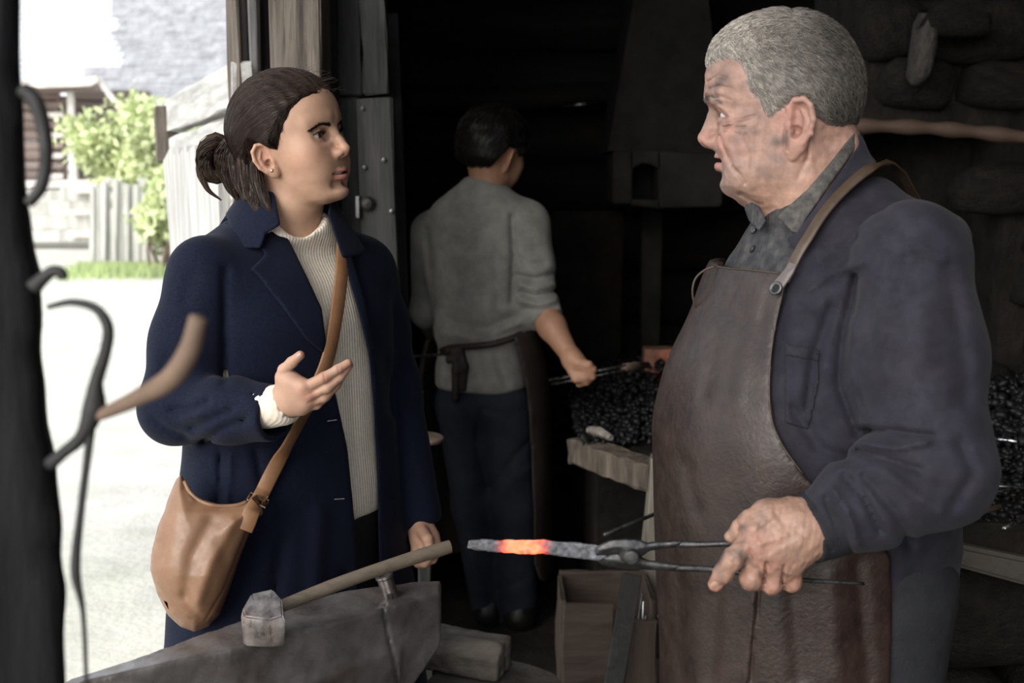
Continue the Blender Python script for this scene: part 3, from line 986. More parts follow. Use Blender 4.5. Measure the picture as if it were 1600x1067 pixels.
def hand_sdf(p, H):
    """hand in its own frame: x along fingers from the wrist, y across (thumb side +), z out of the back; H: joints"""
    d = None
    for pts, rad in H['palm']:
        e = chain(p, pts, rad, 0.012)
        d = e if d is None else smin(d, e, H.get('k_palm', 0.016))
    for c, r in H.get('palm_e', []): d = smin(d, ell(p, c, r), 0.012)
    for pts, rad in H['fingers']:
        e = chain(p, pts, rad, 0.004)
        d = smin(d, e, 0.0055)
    for c, r in H.get('knuckles', []): d = smin(d, ell(p, c, r), 0.006)
    return d

def strands_on(f, roots, dirs, length, segs, lift, jitter, seed, grav=0.0, step_noise=0.3):
    """grow strands over an implicit surface f following direction field dirs(P)->unit vectors; lift: height above the surface"""
    r = np.random.RandomState(seed)
    P = roots.copy()
    out = [P.copy()]
    L = length if np.ndim(length) else np.full(len(P), length)
    jit = r.normal(size=P.shape) * jitter
    h = 0.0015
    for s in range(segs - 1):
        D = dirs(P) + jit + r.normal(size=P.shape) * jitter * step_noise
        D[:, 2] -= grav
        g = np.stack([f(P + np.array(e) * h) - f(P - np.array(e) * h) for e in ((1, 0, 0), (0, 1, 0), (0, 0, 1))], 1)
        g /= np.linalg.norm(g, axis=1, keepdims=True) + 1e-9
        D -= (D * g).sum(1, keepdims=True) * g
        D /= np.linalg.norm(D, axis=1, keepdims=True) + 1e-9
        P = P + D * (L / (segs - 1))[:, None]
        dd = f(P)
        tgt = lift * (0.3 + 0.7 * (s + 1) / (segs - 1)) if np.ndim(lift) == 0 else lift * (0.3 + 0.7 * (s + 1) / (segs - 1))
        P = P - g * (dd - tgt)[:, None]
        out.append(P.copy())
    return np.stack(out, 1)      # n,segs,3

def hair_obj(name, paths, r0, r1, material, parent, cols=None, n=3):
    V, F_ = strand_mesh(list(paths), r0, r1, n)
    c = None
    if cols is not None: c = np.repeat(cols, paths.shape[1] * n, axis=0)
    return mesh_obj(name, V, F_, material, parent, True, c, kind='stuff')
def mixc(base, col, t):
    return base * (1 - t)[:, None] + np.asarray(col)[None] * t[:, None]
def blob(p, c, r, pw=2.0):
    return np.exp(-(((p - np.asarray(c)) / np.asarray(r)) ** 2).sum(1) ** (pw / 2))
SKIN = pm('skin', (0.5, 0.3, 0.22), 0.5, var=0.07, scale=60, bump=0.12, bscale=420, bdist=0.0012, attr=True, sss=0.12, spec=0.4, rvar=0.08, random_shift=False)
SKIN_OLD = pm('weathered_skin', (0.4, 0.25, 0.2), 0.48, var=0.16, scale=90, bump=0.3, bscale=330, bdist=0.0018, attr=True, sss=0.08, spec=0.45, rvar=0.1, random_shift=False)
HAIRM = pm('hair', (0.03, 0.02, 0.015), 0.45, var=0.25, scale=120, bump=0, attr=True, spec=0.28, rvar=0.05, random_shift=False)
def bundle(path, rad, count, seed, segs=14, twist=1.0, spread_end=1.0, jit=0.12):
    """a lock of hair: strands around a curve; rad: radius per control point"""
    r = np.random.RandomState(seed)
    C_ = sweep_path(path, segs)
    rr_ = np.interp(np.linspace(0, 1, segs), np.linspace(0, 1, len(rad)), rad)
    T = np.gradient(C_, axis=0); T /= np.linalg.norm(T, axis=1, keepdims=True)
    u = np.cross(T[0], (0.3, 0.5, 0.8)); u /= np.linalg.norm(u)
    U = []
    for t in T:
        u = u - (u @ t) * t; u /= np.linalg.norm(u); U.append(u.copy())
    U = np.array(U); W = np.cross(T, U)
    out = []
    for i in range(count):
        a0 = r.uniform(0, 6.283); q = math.sqrt(r.uniform(0.15, 1)); tw = twist * r.uniform(.4, 1.4)
        ss = np.linspace(0, 1, segs)
        a = a0 + tw * ss * 3
        wv = 1 + jit * np.sin(ss * r.uniform(5, 12) + r.uniform(0, 6))
        k = rr_ * q * wv * (1 + (spread_end - 1) * ss)
        P = C_ + U * (np.cos(a) * k)[:, None] + W * (np.sin(a) * k)[:, None]
        out.append(P)
    return np.stack(out)
def blob_chain_sdf(P, path, rad, n=10, k=.006):
    C_ = sweep_path(path, n)
    rr_ = np.interp(np.linspace(0, 1, n), np.linspace(0, 1, len(rad)), rad)
    return chain(P, C_, rr_, k)
def sstep(a, b, x):
    t = np.clip((x - a) / (b - a), 0, 1)
    return t * t * (3 - 2 * t)
def polyline_dist(u, v, pts):
    d = np.full(u.shape, 1e9)
    for (ax, ay_), (bx, by_) in zip(pts[:-1], pts[1:]):
        ex, ey = bx - ax, by_ - ay_
        wx, wy = u - ax, v - ay_
        t = np.clip((wx * ex + wy * ey) / (ex * ex + ey * ey + 1e-9), 0, 1)
        d = np.minimum(d, (wx - ex * t) ** 2 + (wy - ey * t) ** 2)
    return np.sqrt(d)
def folds(u, v, lst):
    """sum of cloth folds: (polyline in photo pixels, width px, depth m); + is a groove, - a ridge"""
    o = np.zeros(u.shape)
    for pts, w, a in lst:
        o += a * np.exp(-(polyline_dist(u, v, pts) / w) ** 2)
    return o
def loft_sdf(q, st, expo=2.2):
    """q: local points (x fwd, y left, z up); st: rows z, half width, front, back, x shift"""
    st = np.array(st, float)
    zc = np.clip(q[:, 2], st[0, 0], st[-1, 0])
    
    hw, fr_, bk, xs_ = [pchip(st[:, 0], st[:, i], 200)(zc) for i in (1, 2, 3, 4)]
    x = q[:, 0] - xs_
    a = np.where(x > 0, fr_, bk)
    g = ((np.abs(x) / a) ** expo + (np.abs(q[:, 1]) / hw) ** expo) ** (1 / expo)
    d = (g - 1) * np.minimum(a, hw) * .92
    return smax(d, np.maximum(q[:, 2] - st[-1, 0], st[0, 0] - q[:, 2]), .02)
def ray_hit(f, px, py, off=0.0, y0=0.5, y1=4.0, n=700):
    ys = np.linspace(y0, y1, n)
    P = np.array([at(px, py, y) for y in ys])
    d = f(P) - off
    i = np.nonzero(d < 0)[0]
    if len(i) == 0: return None
    i = i[0]
    if i == 0: return P[0]
    t = d[i - 1] / (d[i - 1] - d[i])
    return P[i - 1] + t * (P[i] - P[i - 1])
def ribbon(name, pts, nrm, width, thick, material, parent, bevel=.0012):
    """flat strap along 3-D points with surface normals"""
    pts = np.array(pts); nrm = np.array(nrm)
    T = np.gradient(pts, axis=0); T /= np.linalg.norm(T, axis=1, keepdims=True)
    S_ = np.cross(T, nrm); S_ /= np.linalg.norm(S_, axis=1, keepdims=True)
    N_ = np.cross(S_, T)
    w = width if np.ndim(width) else np.full(len(pts), width)
    prof = [(-1, 0), (-1, .7), (-.9, 1), (.9, 1), (1, .7), (1, 0)]
    V, Fq = [], []
    for p, s, nn_, ww in zip(pts, S_, N_, w):
        for a, b in prof: V.append(tuple(p + s * ww * .5 * a + nn_ * thick * b))
    k = len(prof)
    for i in range(len(pts) - 1):
        for j in range(k):
            j2 = (j + 1) % k
            Fq.append((i * k + j, i * k + j2, (i + 1) * k + j2, (i + 1) * k + j))
    mb = MB(); mb.add(V, Fq + [tuple(range(k))[::-1], tuple((len(pts) - 1) * k + j for j in range(k))])
    return mb.build(name, material, parent, autosmooth=.9)
def sdf_normal(f, P, h=.002):
    P = np.atleast_2d(P)
    g = np.stack([f(P + np.array(e) * h) - f(P - np.array(e) * h) for e in ((1, 0, 0), (0, 1, 0), (0, 0, 1))], 1)
    return g / (np.linalg.norm(g, axis=1, keepdims=True) + 1e-9)
TEETH = pm('teeth', (0.55, 0.50, 0.44), 0.3, var=0.05, bump=0, rvar=0)
def arch(R_, O_, S_, x0, w_, zc, hh, name, parent):
    V, Fq = [], []
    n = 16
    for i in range(n + 1):
        t = -1 + 2 * i / n
        for zz_ in (zc + hh, zc - hh):
            V.append(O_ + R_ @ (np.array((x0 - .016 * t * t, w_ * t, zz_)) * S_))
    for i in range(n): Fq.append((2 * i, 2 * i + 1, 2 * i + 3, 2 * i + 2))
    return mesh_obj(name, [tuple(v) for v in V], Fq, TEETH, parent, True)
def brow(R_, O_, S_, f, pts, count, wdt, col, parent, seed, ln=.009, rise=.35, r0=.00042, name='eyebrow'):
    r = np.random.RandomState(seed)
    for sgn in (1, -1):
        C_ = sweep_path([np.array(q) * (1, sgn, 1) for q in pts], 40)
        i = r.randint(0, 38, count)
        P = C_[i] + r.normal(size=(count, 3)) * np.array((.0, .0006, wdt)) * np.interp(i, [0, 8, 25, 39], [.7, 1, .9, .3])[:, None]
        T = C_[np.minimum(i + 1, 39)] - C_[i]; T /= np.linalg.norm(T, axis=1, keepdims=True)
        T[:, 2] += rise * np.interp(i, [0, 39], [1.6, -.2])
        Pw = O_ + (P * S_) @ R_.T
        D = T @ R_.T
        stx = strands_on(f, Pw, lambda q: D, np.full(count, ln), 5, np.full(count, .0012), .12, seed)
        hair_obj(name, stx, r0, .00015, HAIRM, parent, np.tile(col, (count, 1)))
def hand_col(V, base, redk, joints):
    c = np.tile(np.array(base), (len(V), 1))
    for q, r_ in joints: c = mixc(c, redk, .55 * np.exp(-(np.linalg.norm(V - q, axis=1) / r_) ** 2))
    return c
NAIL = pm('fingernail', (.45, .27, .21), .25, var=.05, bump=0, rvar=0)
def nails(f, lst, parent, nm='fingernail'):
    for (px, py, Y, dx, dy, s) in lst:
        h = ray_hit(f, px, py, .0)
        if h is None: continue
        n_ = sdf_normal(f, h)[0]
        t = at(px + dx, py + dy, Y) - at(px, py, Y); t /= np.linalg.norm(t)
        t = t - (t @ n_) * n_; t /= np.linalg.norm(t); b_ = np.cross(n_, t)
        mb = MB(); V = []; Fq = []
        for i in range(6):
            for j in range(5):
                a = -1 + 2 * i / 5; c = -1 + 2 * j / 4
                V.append(h + t * a * s + b_ * c * s * .62 * (1 - .18 * a * a) + n_ * (.0009 - .0012 * c * c - .0006 * a * a))
        for i in range(5):
            for j in range(4): Fq.append((i * 5 + j, i * 5 + j + 1, i * 5 + j + 6, i * 5 + j + 5))
        mesh_obj(nm, [tuple(v) for v in V], Fq, NAIL, parent, True)
# ------------------------------------------------------------------ the woman in the navy coat
WY = 2.0
woman = empty('person', at(450, 1500, WY) * (1, 1, 0), 'woman in an open navy coat, dark hair in a low bun, gesturing', 'person')
W_O = at(455, 231, WY); W_R = rotm(-24, 7.5, 6); WS = 0.95
zs = [-.109, -.105, -.099, -.091, -.081, -.072, -.060, -.048, -.036, -.022, -.005, .012, .030, .045, .062, .082, .10]
ZW = dict(g=0, zs=zs,
    cran_c=(.002, 0, .040), cran_r=(.093, .074, .084), cran_add=[((-.018, 0, .028), (.078, .073, .075), .03)],
    xf=pchip(zs, [.066, .078, .090, .0955, .0935, .0915, .0945, .0970, .0985, .0970, .0930, .0895, .0905, .0960, .0970, .0915, .078]),
    xb=pchip(zs, [.044, .034, .020, .008, -.004, -.014, -.024, -.03, -.035, -.04, -.04, -.04, -.04, -.04, -.04, -.04, -.04]),
    w=pchip(zs, [.017, .025, .034, .0405, .0465, .0510, .0560, .0590, .0620, .0650, .0670, .0675, .0670, .0665, .0655, .063, .058]),
    n=pchip(zs, [2.0, 2.0, 2.0, 2.0, 2.0, 2.0, 2.05, 2.1, 2.15, 2.2, 2.25, 2.3, 2.35, 2.4, 2.4, 2.3, 2.2]),
    add=[('e', ((.062, .046, -.018), (.020, .018, .022)), .030),        # cheek bone
         ('e', ((.066, .030, -.050), (.020, .018, .022)), .025),        # soft cheek beside mouth
         ('c', ((.088, .010, .040), (.070, .047, .034), .0075), .016),   # brow
         ('e', ((.083, 0, -.091), (.0125, .0135, .012)), .014)],          # chin
    sub=[('e', ((.099, .033, .012), (.0185, .0165, .0110)), .014), ('e', ((.086, .017, .010), (.010, .0075, .0085)), .009),
         ('c', ((.0975, 0, -.0775), (.089, .018, -.076), .0045), .012),
         ('c', ((.1075, 0, -.040), (.1055, 0, -.048), .0022), .006)],
    nose=[(.0885, 0, .026), (.0955, 0, .012), (.1045, 0, -.004), (.1105, 0, -.0155)], nose_r=[.0075, .0068, .0070, .0078],
    nose_e=[((.1110, .0, -.0185), (.0085, .0075, .0075)), ((.1010, .0105, -.0235), (.0105, .0062, .0072)), ((.1060, 0, -.027), (.0075, .0042, .0045))],
    nostril=[((.1055, .0062, -.0305), (.0052, .0030, .0035))],
    eye=(.0735, .0315, .0105), eye_r=.0120, eye_w=.0148, eye_up=.0058, eye_lo=.0038, eye_slant=.0016, eye_dz=-.0005,
    lid_fold=[((.0845, .019, .0145), (.0850, .031, .0205), .0016), ((.0850, .031, .0205), (.0765, .0455, .0155), .0016)],
    lid_crease=[((.0880, .020, .0195), (.0880, .031, .0232), .0012), ((.0880, .031, .0232), (.0800, .045, .0195), .0012)],
    mouth_w=.0285, mouth_x=.1005, mouth_back=.0190, mouth_z=-.0585, mouth_curve=.0008, mouth_gap=.0024,
    lips=[(-.0010, .0046, .0047, .0012), (-.0028, -.0060, .0060, 0)],
    ear=(-.006, .0730, -.017), ear_M=rotm(-28, 0, 0) @ rotm(0, 14, 0) @ rotm(0, 0, -8), ear_s=.98,
)
def w_head_local(P): return ((P - W_O) @ W_R) / WS
w_neck = [W_O + W_R @ np.array((-.022, 0, -.045)) * WS, at(457, 318, WY + .01), at(455, 372, WY + .02), at(455, 430, WY + .045)]
def w_head(P):
    d = face_sdf(w_head_local(P), ZW) * WS
    n = chain(P, w_neck, [.052, .049, .045, .030], .02)
    d = smin(d, n, .018)
    return d
def w_skin_col(V):
    p = w_head_local(V); ay = np.abs(p[:, 1]); ps = np.stack([p[:, 0], ay, p[:, 2]], 1)
    c = np.tile(np.array((0.45, 0.268, 0.182)), (len(V), 1))
    c = mixc(c, (0.49, 0.215, 0.15), .5 * blob(ps, (.065, .045, -.022), (.03, .022, .022)))
    c = mixc(c, (0.55, 0.24, 0.17), .55 * blob(ps, (.108, 0, -.020), (.012, .012, .010)))
    c = mixc(c, (0.55, 0.25, 0.18), .5 * blob(ps, (-.01, .075, 0), (.025, .02, .035)))
    c = mixc(c, (0.34, 0.19, 0.13), .35 * blob(ps, (.085, .031, .012), (.02, .02, .010)))
    # lips
    tm = np.clip(ay / .0275, 0, 2); fall = np.sqrt(np.maximum(0, 1 - np.minimum(tm, 1) ** 2))
    mz = -.0585
    inl = (p[:, 0] > .075) & (p[:, 2] < mz + .0098 * fall - .0012 * np.exp(-(ay / .004) ** 2)) & (p[:, 2] > mz - .0118 * fall) & (tm < 1.0)
    c[inl] = (0.43, 0.185, 0.145)
    return c
sk = []
lo = W_O + np.array((-.14, -.14, -.24)); hi = W_O + np.array((.16, .15, .17))
wV, wF = surfnet(w_head, lo, hi, .00155)
wV = relax(wV, wF, 1, .4)
eye_parts(woman, W_O, W_R * WS, ZW, (0.055, 0.028, 0.014), (3, 0), 'brown')
# teeth just inside the parted lips
arch(W_R, W_O, WS, .0955, .020, -.0558, .0030, 'teeth', woman)

# ---- hair: swept back from the hairline into a low bun
def wl(px, py, dy): return w_head_local(at(px, py, WY + dy)[None])[0]
hl = [(.105, .078)] + [tuple(wl(px, py, -.06)[[0, 2]]) for px, py in ((486, 160), (468, 177), (458, 197), (450, 217), (444, 239), (424, 233), (400, 226), (392, 245), (397, 268), (392, 300), (388, 335))] \
     + [tuple(wl(360, 335, -.02)[[0, 2]]), (-.14, -.02), (-.13, .16), (.06, .16)]
def w_hair(P):
    p = w_head_local(P)
    base = ell(p, (.002, 0, .040), (.093, .074, .084))
    base = smin(base, ell(p, (-.018, 0, .028), (.078, .073, .075)), .03)
    n = (chain(P, w_neck, [.052, .049, .052, .07], .02)) / WS
    base = smin(base, n, .03)
    m = poly2(p[:, 0], p[:, 2], hl)
    t = .0150 * sstep(.003, -.016, m) - .004 * sstep(-.005, -.001, m) - .006 * sstep(0, .006, m)
    t = t + .004 * np.exp(-((p[:, 0] + .02) / .06) ** 2 - ((p[:, 2] - .11) / .04) ** 2)
    groove = .0007 * np.sin(p[:, 1] * 420 + 12 * p[:, 2] + 6 * np.sin(p[:, 0] * 25)) * sstep(0, -.01, m)
    return np.maximum(base - t - groove, -.011 - t + np.abs(base)*0 + base*0 - 1) * WS
def w_hair_clip(P):
    d = w_hair(P)
    p = w_head_local(P)
    m = poly2(p[:, 0], p[:, 2], hl)
    return np.maximum(d, np.maximum(m - .0015, (-.10 - p[:, 2])) * WS)
hV, hF = surfnet(w_hair_clip, W_O + np.array((-.16, -.15, -.15)), W_O + np.array((.14, .15, .17)), .0022)
hV, hF = largest_piece(hV, hF); hV = relax(hV, hF, 2)
hp_ = w_head_local(hV)
rs = np.random.RandomState(3)
HC = np.tile(np.array((.020, .0115, .0085)), (len(hV), 1))
w_hair_o = mesh_obj('hair', hV, hF, HAIRM, woman, True, HC)
tie = np.array((-.097, 0, -.022))
def w_dirs(P):
    p = w_head_local(P)
    D = tie - p
    D[:, 2] += -.25 * np.maximum(0, p[:, 0]) * 0 + .55 * np.maximum(0, p[:, 0] + .03)
    D /= np.linalg.norm(D, axis=1, keepdims=True)
    return D @ W_R.T
m_ = poly2(hp_[:, 0], hp_[:, 2], hl)
cand = np.nonzero((m_ < -.006) & (w_hair(hV) < .0015))[0]
sel = rs.choice(cand, 9000)
edge = np.nonzero((m_ < .001) & (m_ > -.016) & (hp_[:, 2] > -.02))[0]
sel = np.concatenate([sel, rs.choice(edge, 4200)])
st = strands_on(w_hair, hV[sel], w_dirs, rs.uniform(.05, .10, len(sel)), 9, rs.uniform(.0002, .0014, len(sel)), .035, 5)
tone = rs.uniform(0, 1, len(sel))[:, None] ** 3
sc = np.array((.016, .009, .0065)) * (1 - tone) + np.array((.055, .032, .023)) * tone
hair_obj('hair_strands', st, .00045, .0002, HAIRM, w_hair_o, sc)
A = lambda px, py, dy: at(px, py, WY + dy)
locks = [([A(352, 222, -.005), A(338, 218, -.012), A(322, 232, -.012), A(318, 256, -.012), A(328, 274, -.008), A(346, 277, -.004), A(354, 262, -.002)], [.006, .012, .013, .0125, .011, .009, .006], 330, 1.6),
         ([A(350, 230, .02), A(335, 224, .025), A(325, 245, .025), A(333, 268, .02), A(352, 270, .01)], [.008, .014, .015, .013, .008], 260, 1.6),
         ([A(356, 225, -.01), A(352, 245, -.015), A(355, 268, -.012), A(366, 296, -.012), A(372, 312, -.010)], [.012, .017, .016, .011, .004], 300, .7),
         ([A(320, 250, -.012), A(316, 272, -.012), A(324, 295, -.012), A(346, 313, -.008)], [.007, .006, .004, .001], 90, .4),
         ([A(318, 240, .01), A(312, 265, .01), A(318, 286, .01), A(330, 300, .012)], [.006, .006, .004, .001], 60, .4),
         ([A(395, 240, -.04), A(402, 285, -.058), A(412, 310, -.060), A(424, 332, -.066)], [.006, .010, .010, .003], 200, .5),
         ([A(378, 225, -.03), A(388, 285, -.045), A(396, 310, -.05), A(404, 335, -.06)], [.011, .012, .010, .003], 240, .5),
         ([A(360, 220, -.01), A(372, 275, -.028), A(380, 298, -.03), A(386, 318, -.035)], [.012, .012, .009, .003], 240, .5)]
allp, allc = [], []
for i, (pth, rd, cnt, tw) in enumerate(locks):
    cnt = int(cnt * 1.7); b_ = bundle(pth, rd, cnt, 50 + i, 14, tw, 1.0, .15)
    allp.append(b_)
    tone = rs.uniform(0, 1, cnt)[:, None] ** 2.5
    allc.append(np.array((.018, .010, .007)) * (1 - tone) + np.array((.095, .055, .036)) * tone)
hair_obj('bun', np.concatenate(allp), .0007, .0003, HAIRM, woman, np.concatenate(allc))
def bun_core(P): return sunion([blob_chain_sdf(P, l[0], [r_ * .8 for r_ in l[1]], 9) for l in locks[:3] + locks[5:]], .004)
sdf_obj('hair_core', bun_core, *bb(300, 345, WY - .1, 440, 200, WY + .08), .003, pm('hair_dark', (.014, .008, .006), .5, bump=0), w_hair_o)
# fly-away hairs along the crown
fl = hV[rs.choice(np.nonzero((hp_[:, 2] > .08))[0], 60)]
fp = np.stack([fl + (np.stack([rs.normal(size=60) * .004 + .006 * k, rs.normal(size=60) * .003, np.full(60, .0016 * k) * rs.uniform(.3, 1.6, 60)], 1)) for k in range(5)], 1)
hair_obj('flyaway_hair', fp, .00035, .0002, HAIRM, w_hair_o, np.tile((.06, .035, .025), (60, 1)))

# ---- brows and lashes
brow(W_R, W_O, WS, w_head, [(.096, .0095, .0250), (.0945, .018, .0280), (.088, .033, .0315), (.074, .050, .0260)], 330, .0013, (.020, .012, .009), woman, 3, .008, .35, .00036)
def lashes(R_, O_, S_, Z, col, parent, n=34, ln=.0085, r0=.0004):
    for sgn in (1, -1):
        pths = []
        for i in range(n):
            t = -0.9 + 1.85 * i / (n - 1)
            ec = np.array(Z['eye']); yy = ec[1] + t * Z['eye_w']
            zz_ = ec[2] + Z.get('eye_dz', 0) + Z['eye_slant'] * t + Z['eye_up'] * max(0, 1 - t * t)
            rr2 = (Z['eye_r'] + .0018) ** 2 - (yy - ec[1]) ** 2 - (zz_ - ec[2]) ** 2
            xx = ec[0] + math.sqrt(max(rr2, 1e-6))
            p0 = np.array((xx, yy, zz_)); dr_ = np.array((1, t * .7, .25)); dr_ /= np.linalg.norm(dr_)
            q = [p0 + dr_ * ln * s + np.array((0, 0, .35 * ln * s * s)) for s in (0, .35, .7, 1)]
            pths.append(np.array([O_ + R_ @ (v * (1, sgn, 1) * S_) for v in q]))
        hair_obj('eyelashes', np.stack(pths), r0, .00012, HAIRM, parent, np.tile(col, (n, 1)))
lashes(W_R, W_O, WS, ZW, (.008, .006, .005), woman)
# pearl ear stud
mb = MB(); mb.lathe([(.0002, -.0035), (.0022, -.0028), (.0035, 0), (.0022, .0028), (.0002, .0035)], A(425, 266.5, -.083), (0, -1, 0), 12)
mb.build('ear_stud', pm('gold_stud', (.75, .6, .42), .2, metal=.8, var=.05, bump=0), woman, smooth=True)
# ---- woman: body, clothes, bag
WB = np.array([at(455, 600, 2.03)[0], 2.03, 0.0]); WBR = rotm(-45)
def wq(P): return (P - WB) @ WBR
W_ST = [(.40, .275, .17, .18, 0), (.55, .262, .160, .168, 0), (.75, .236, .143, .150, 0), (.90, .215, .133, .135, 0), (1.0, .203, .130, .128, 0), (1.10, .200, .132, .122, 0),
        (1.20, .203, .134, .122, .0), (1.28, .203, .118, .115, -.005), (1.335, .178, .094, .100, -.012), (1.375, .125, .075, .085, -.018), (1.405, .07, .06, .07, -.02)]
A2 = lambda px, py, Y: at(px, py, Y)
wsh_r, wel_r, wwr_r = A2(320, 425, 1.90), A2(272, 640, 1.86), A2(432, 640, 1.755)
wsh_l, wel_l, wwr_l = A2(568, 420, 2.15), A2(612, 600, 2.17), A2(652, 812, 2.13)
def w_arm_r(P, o=0.0): return chain(P, [wsh_r, wsh_r * .5 + wel_r * .5, wel_r, wel_r * .45 + wwr_r * .55, A2(436, 646, 1.752)], [.060 + o, .058 + o, .053 + o, .050 + o, .044 + o], .03)
def w_arm_l(P, o=0.0): return chain(P, [wsh_l, wsh_l * .5 + wel_l * .5, wel_l, A2(655, 808, 2.135)], [.057 + o, .056 + o, .050 + o, .044 + o], .03)
COAT_F = [([(300, 668), (330, 655), (362, 640)], 5, .004), ([(318, 690), (350, 668), (385, 655)], 5, .004), ([(268, 640), (300, 640), (325, 628)], 6, .004), ([(285, 655), (315, 648)], 4, -.003),
          ([(240, 655), (262, 672), (290, 682)], 5, .003), ([(352, 420), (350, 500), (352, 600)], 6, .0035), ([(300, 430), (290, 470)], 12, .002), ([(395, 615), (420, 640)], 6, .002),
          ([(345, 705), (340, 790)], 3, .003), ([(362, 705), (355, 790)], 3, -.002), ([(400, 705), (410, 760)], 6, .003), ([(540, 900), (560, 1060)], 10, .004), ([(440, 850), (420, 1000)], 12, .004), ([(500, 800), (490, 1000)], 14, -.003),
          ([(622, 480), (630, 600), (655, 760)], 7, .004), ([(600, 560), (612, 640)], 10, .003), ([(262, 560), (250, 610)], 10, .0025)]
def w_coat_outer(P):
    q = wq(P)
    d = loft_sdf(q, W_ST, 2.3)
    d = smin(d, ell(q, (-.005, .145, 1.300), (.072, .062, .052)), .04)
    d = smin(d, ell(q, (-.005, -.145, 1.300), (.072, .062, .052)), .04)
    ar = np.maximum(w_arm_r(P), (P - A2(436, 644, 1.757)) @ (lambda v: v / np.linalg.norm(v))(A2(470, 652, 1.725) - A2(400, 643, 1.775)))
    al = np.maximum(w_arm_l(P), (P - A2(654, 815, 2.13)) @ np.array((0.05, 0, -1.0)))
    d = smin(d, ar, .018)
    d = smin(d, al, .018)
    u, v = image_uv(P)
    near = np.abs(d) < .025
    if near.any(): d[near] += 2.2 * folds(u[near], v[near], COAT_F) * (P[near, 1] < 2.1) + .0016 * wob(P[near], 28, 4)
    return d
W_OPEN = [(437, 350), (455, 385), (478, 432), (500, 482), (508, 530), (518, 585), (532, 650), (543, 700), (551, 780), (558, 860), (566, 1000), (572, 1200), (605, 1200), (598, 1000), (592, 860), (589, 740), (584, 640), (577, 560), (563, 500), (546, 440), (527, 372), (513, 335), (508, 300), (430, 300)]
def w_coat(P):
    o = w_coat_outer(P)
    q = wq(P)
    inner = loft_sdf(q, [(a, b - .016, c - .016, d_ - .016, e) for a, b, c, d_, e in W_ST], 2.3)
    inner = np.maximum(inner, q[:, 2] - 1.39)
    d = smax(o, -inner, .004)
    u, v = image_uv(P)
    op = poly2(u, v, W_OPEN) / 900.0
    op = np.maximum(op, -q[:, 0] + .02)
    d = smax(d, -op, .004)
    neck = chain(P, w_neck, [.060, .058, .062, .06], .02)
    d = smax(d, -neck, .006)
    # hollow cuff at the right sleeve
    cu = chain(P, [A2(405, 643, 1.772), A2(446, 648, 1.75)], [.034, .037], .01)
    d = smax(d, -cu, .003)
    cu = chain(P, [A2(650, 780, 2.14), A2(656, 830, 2.13)], [.030, .036], .01)
    return smax(d, -cu, .003)
COATM = pm('navy_wool', (0.0042, 0.0062, 0.0175), 0.85, var=0.22, scale=160, bump=0.25, bscale=600, bdist=0.0015, spec=0.15, sheen=0.035, random_shift=False)
coat = sdf_obj('coat', w_coat, (-.80, 1.62, .42), (.02, 2.36, 1.44), .0052, COATM, woman, 2, one=True)
# lapels and collar: thick folded leaves lying on the coat
def leaf(poly, lift, th, qmin=-.03):
    def f(P):
        u, v = image_uv(P)
        d2 = poly2(u, v, poly) / 900.0
        o = w_coat_outer(P)
        d = smax(np.abs(o - lift) - th, d2, .004)
        return np.maximum(d, qmin - wq(P)[:, 0])
    return f
LAP = [(414, 366), (432, 356), (439, 352), (457, 385), (480, 432), (503, 482), (510, 535), (505, 552), (478, 530), (440, 478), (404, 432), (391, 420), (414, 398), (408, 388)]
sdf_obj('lapel', leaf(LAP, .005, .0045), *bb(380, 570, 1.60, 520, 340, 2.10), .0028, COATM, coat, 2)
LAP2 = [(512, 336), (520, 336), (535, 352), (556, 420), (570, 470), (584, 545), (576, 552), (563, 500), (546, 440), (527, 372)]
sdf_obj('lapel', leaf(LAP2, .005, .0045), *bb(500, 570, 1.75, 620, 310, 2.25), .0028, COATM, coat, 2)
# collar: a band around the neck, folded outward
wnc = A2(452, 352, 2.02)
def w_collar(P):
    q = (P - wnc) @ WBR
    z = q[:, 2] + .18 * (q[:, 0]) 
    rho = np.sqrt((q[:, 0] * .92) ** 2 + q[:, 1] ** 2)
    R_ = .066 + np.clip(.062 - z, 0, .2) * .62
    d = (np.abs(rho - R_) - .0052) * .85
    d = smax(d, np.abs(z - .018) - .047, .005)
    u, v = image_uv(P)
    op = poly2(u, v, [(414, 366), (439, 352), (428, 300), (520, 300), (512, 334), (540, 420), (440, 420), (430, 395)]) / 900.
    d = smax(d, -np.maximum(op, -q[:, 0] - .0), .003)
    cutp = poly2(u, v, [(330, 300), (440, 290), (440, 352), (416, 366), (408, 388), (373, 389), (357, 345)]) / 900.
    return smax(d, np.where((P[:, 1] < 2.03) & (u < 470), cutp, -1), .003)
sdf_obj('collar', w_collar, wnc + np.array((-.16, -.16, -.08)), wnc + np.array((.16, .16, .10)), .0028, COATM, coat, 2)
# thin pale pins at the buttonholes
for (x0, y0, x1, y1) in ((512, 658, 526, 656), (523, 780, 538, 779)):
    mb = MB(); a = ray_hit(w_coat_outer, x0, y0, .002); b = ray_hit(w_coat_outer, x1, y1, .002)
    mb.tube([a, b], .0009, 6); mb.build('button_edge', pm('horn_button', (.35, .34, .33), .3, var=.1, bump=0), coat)

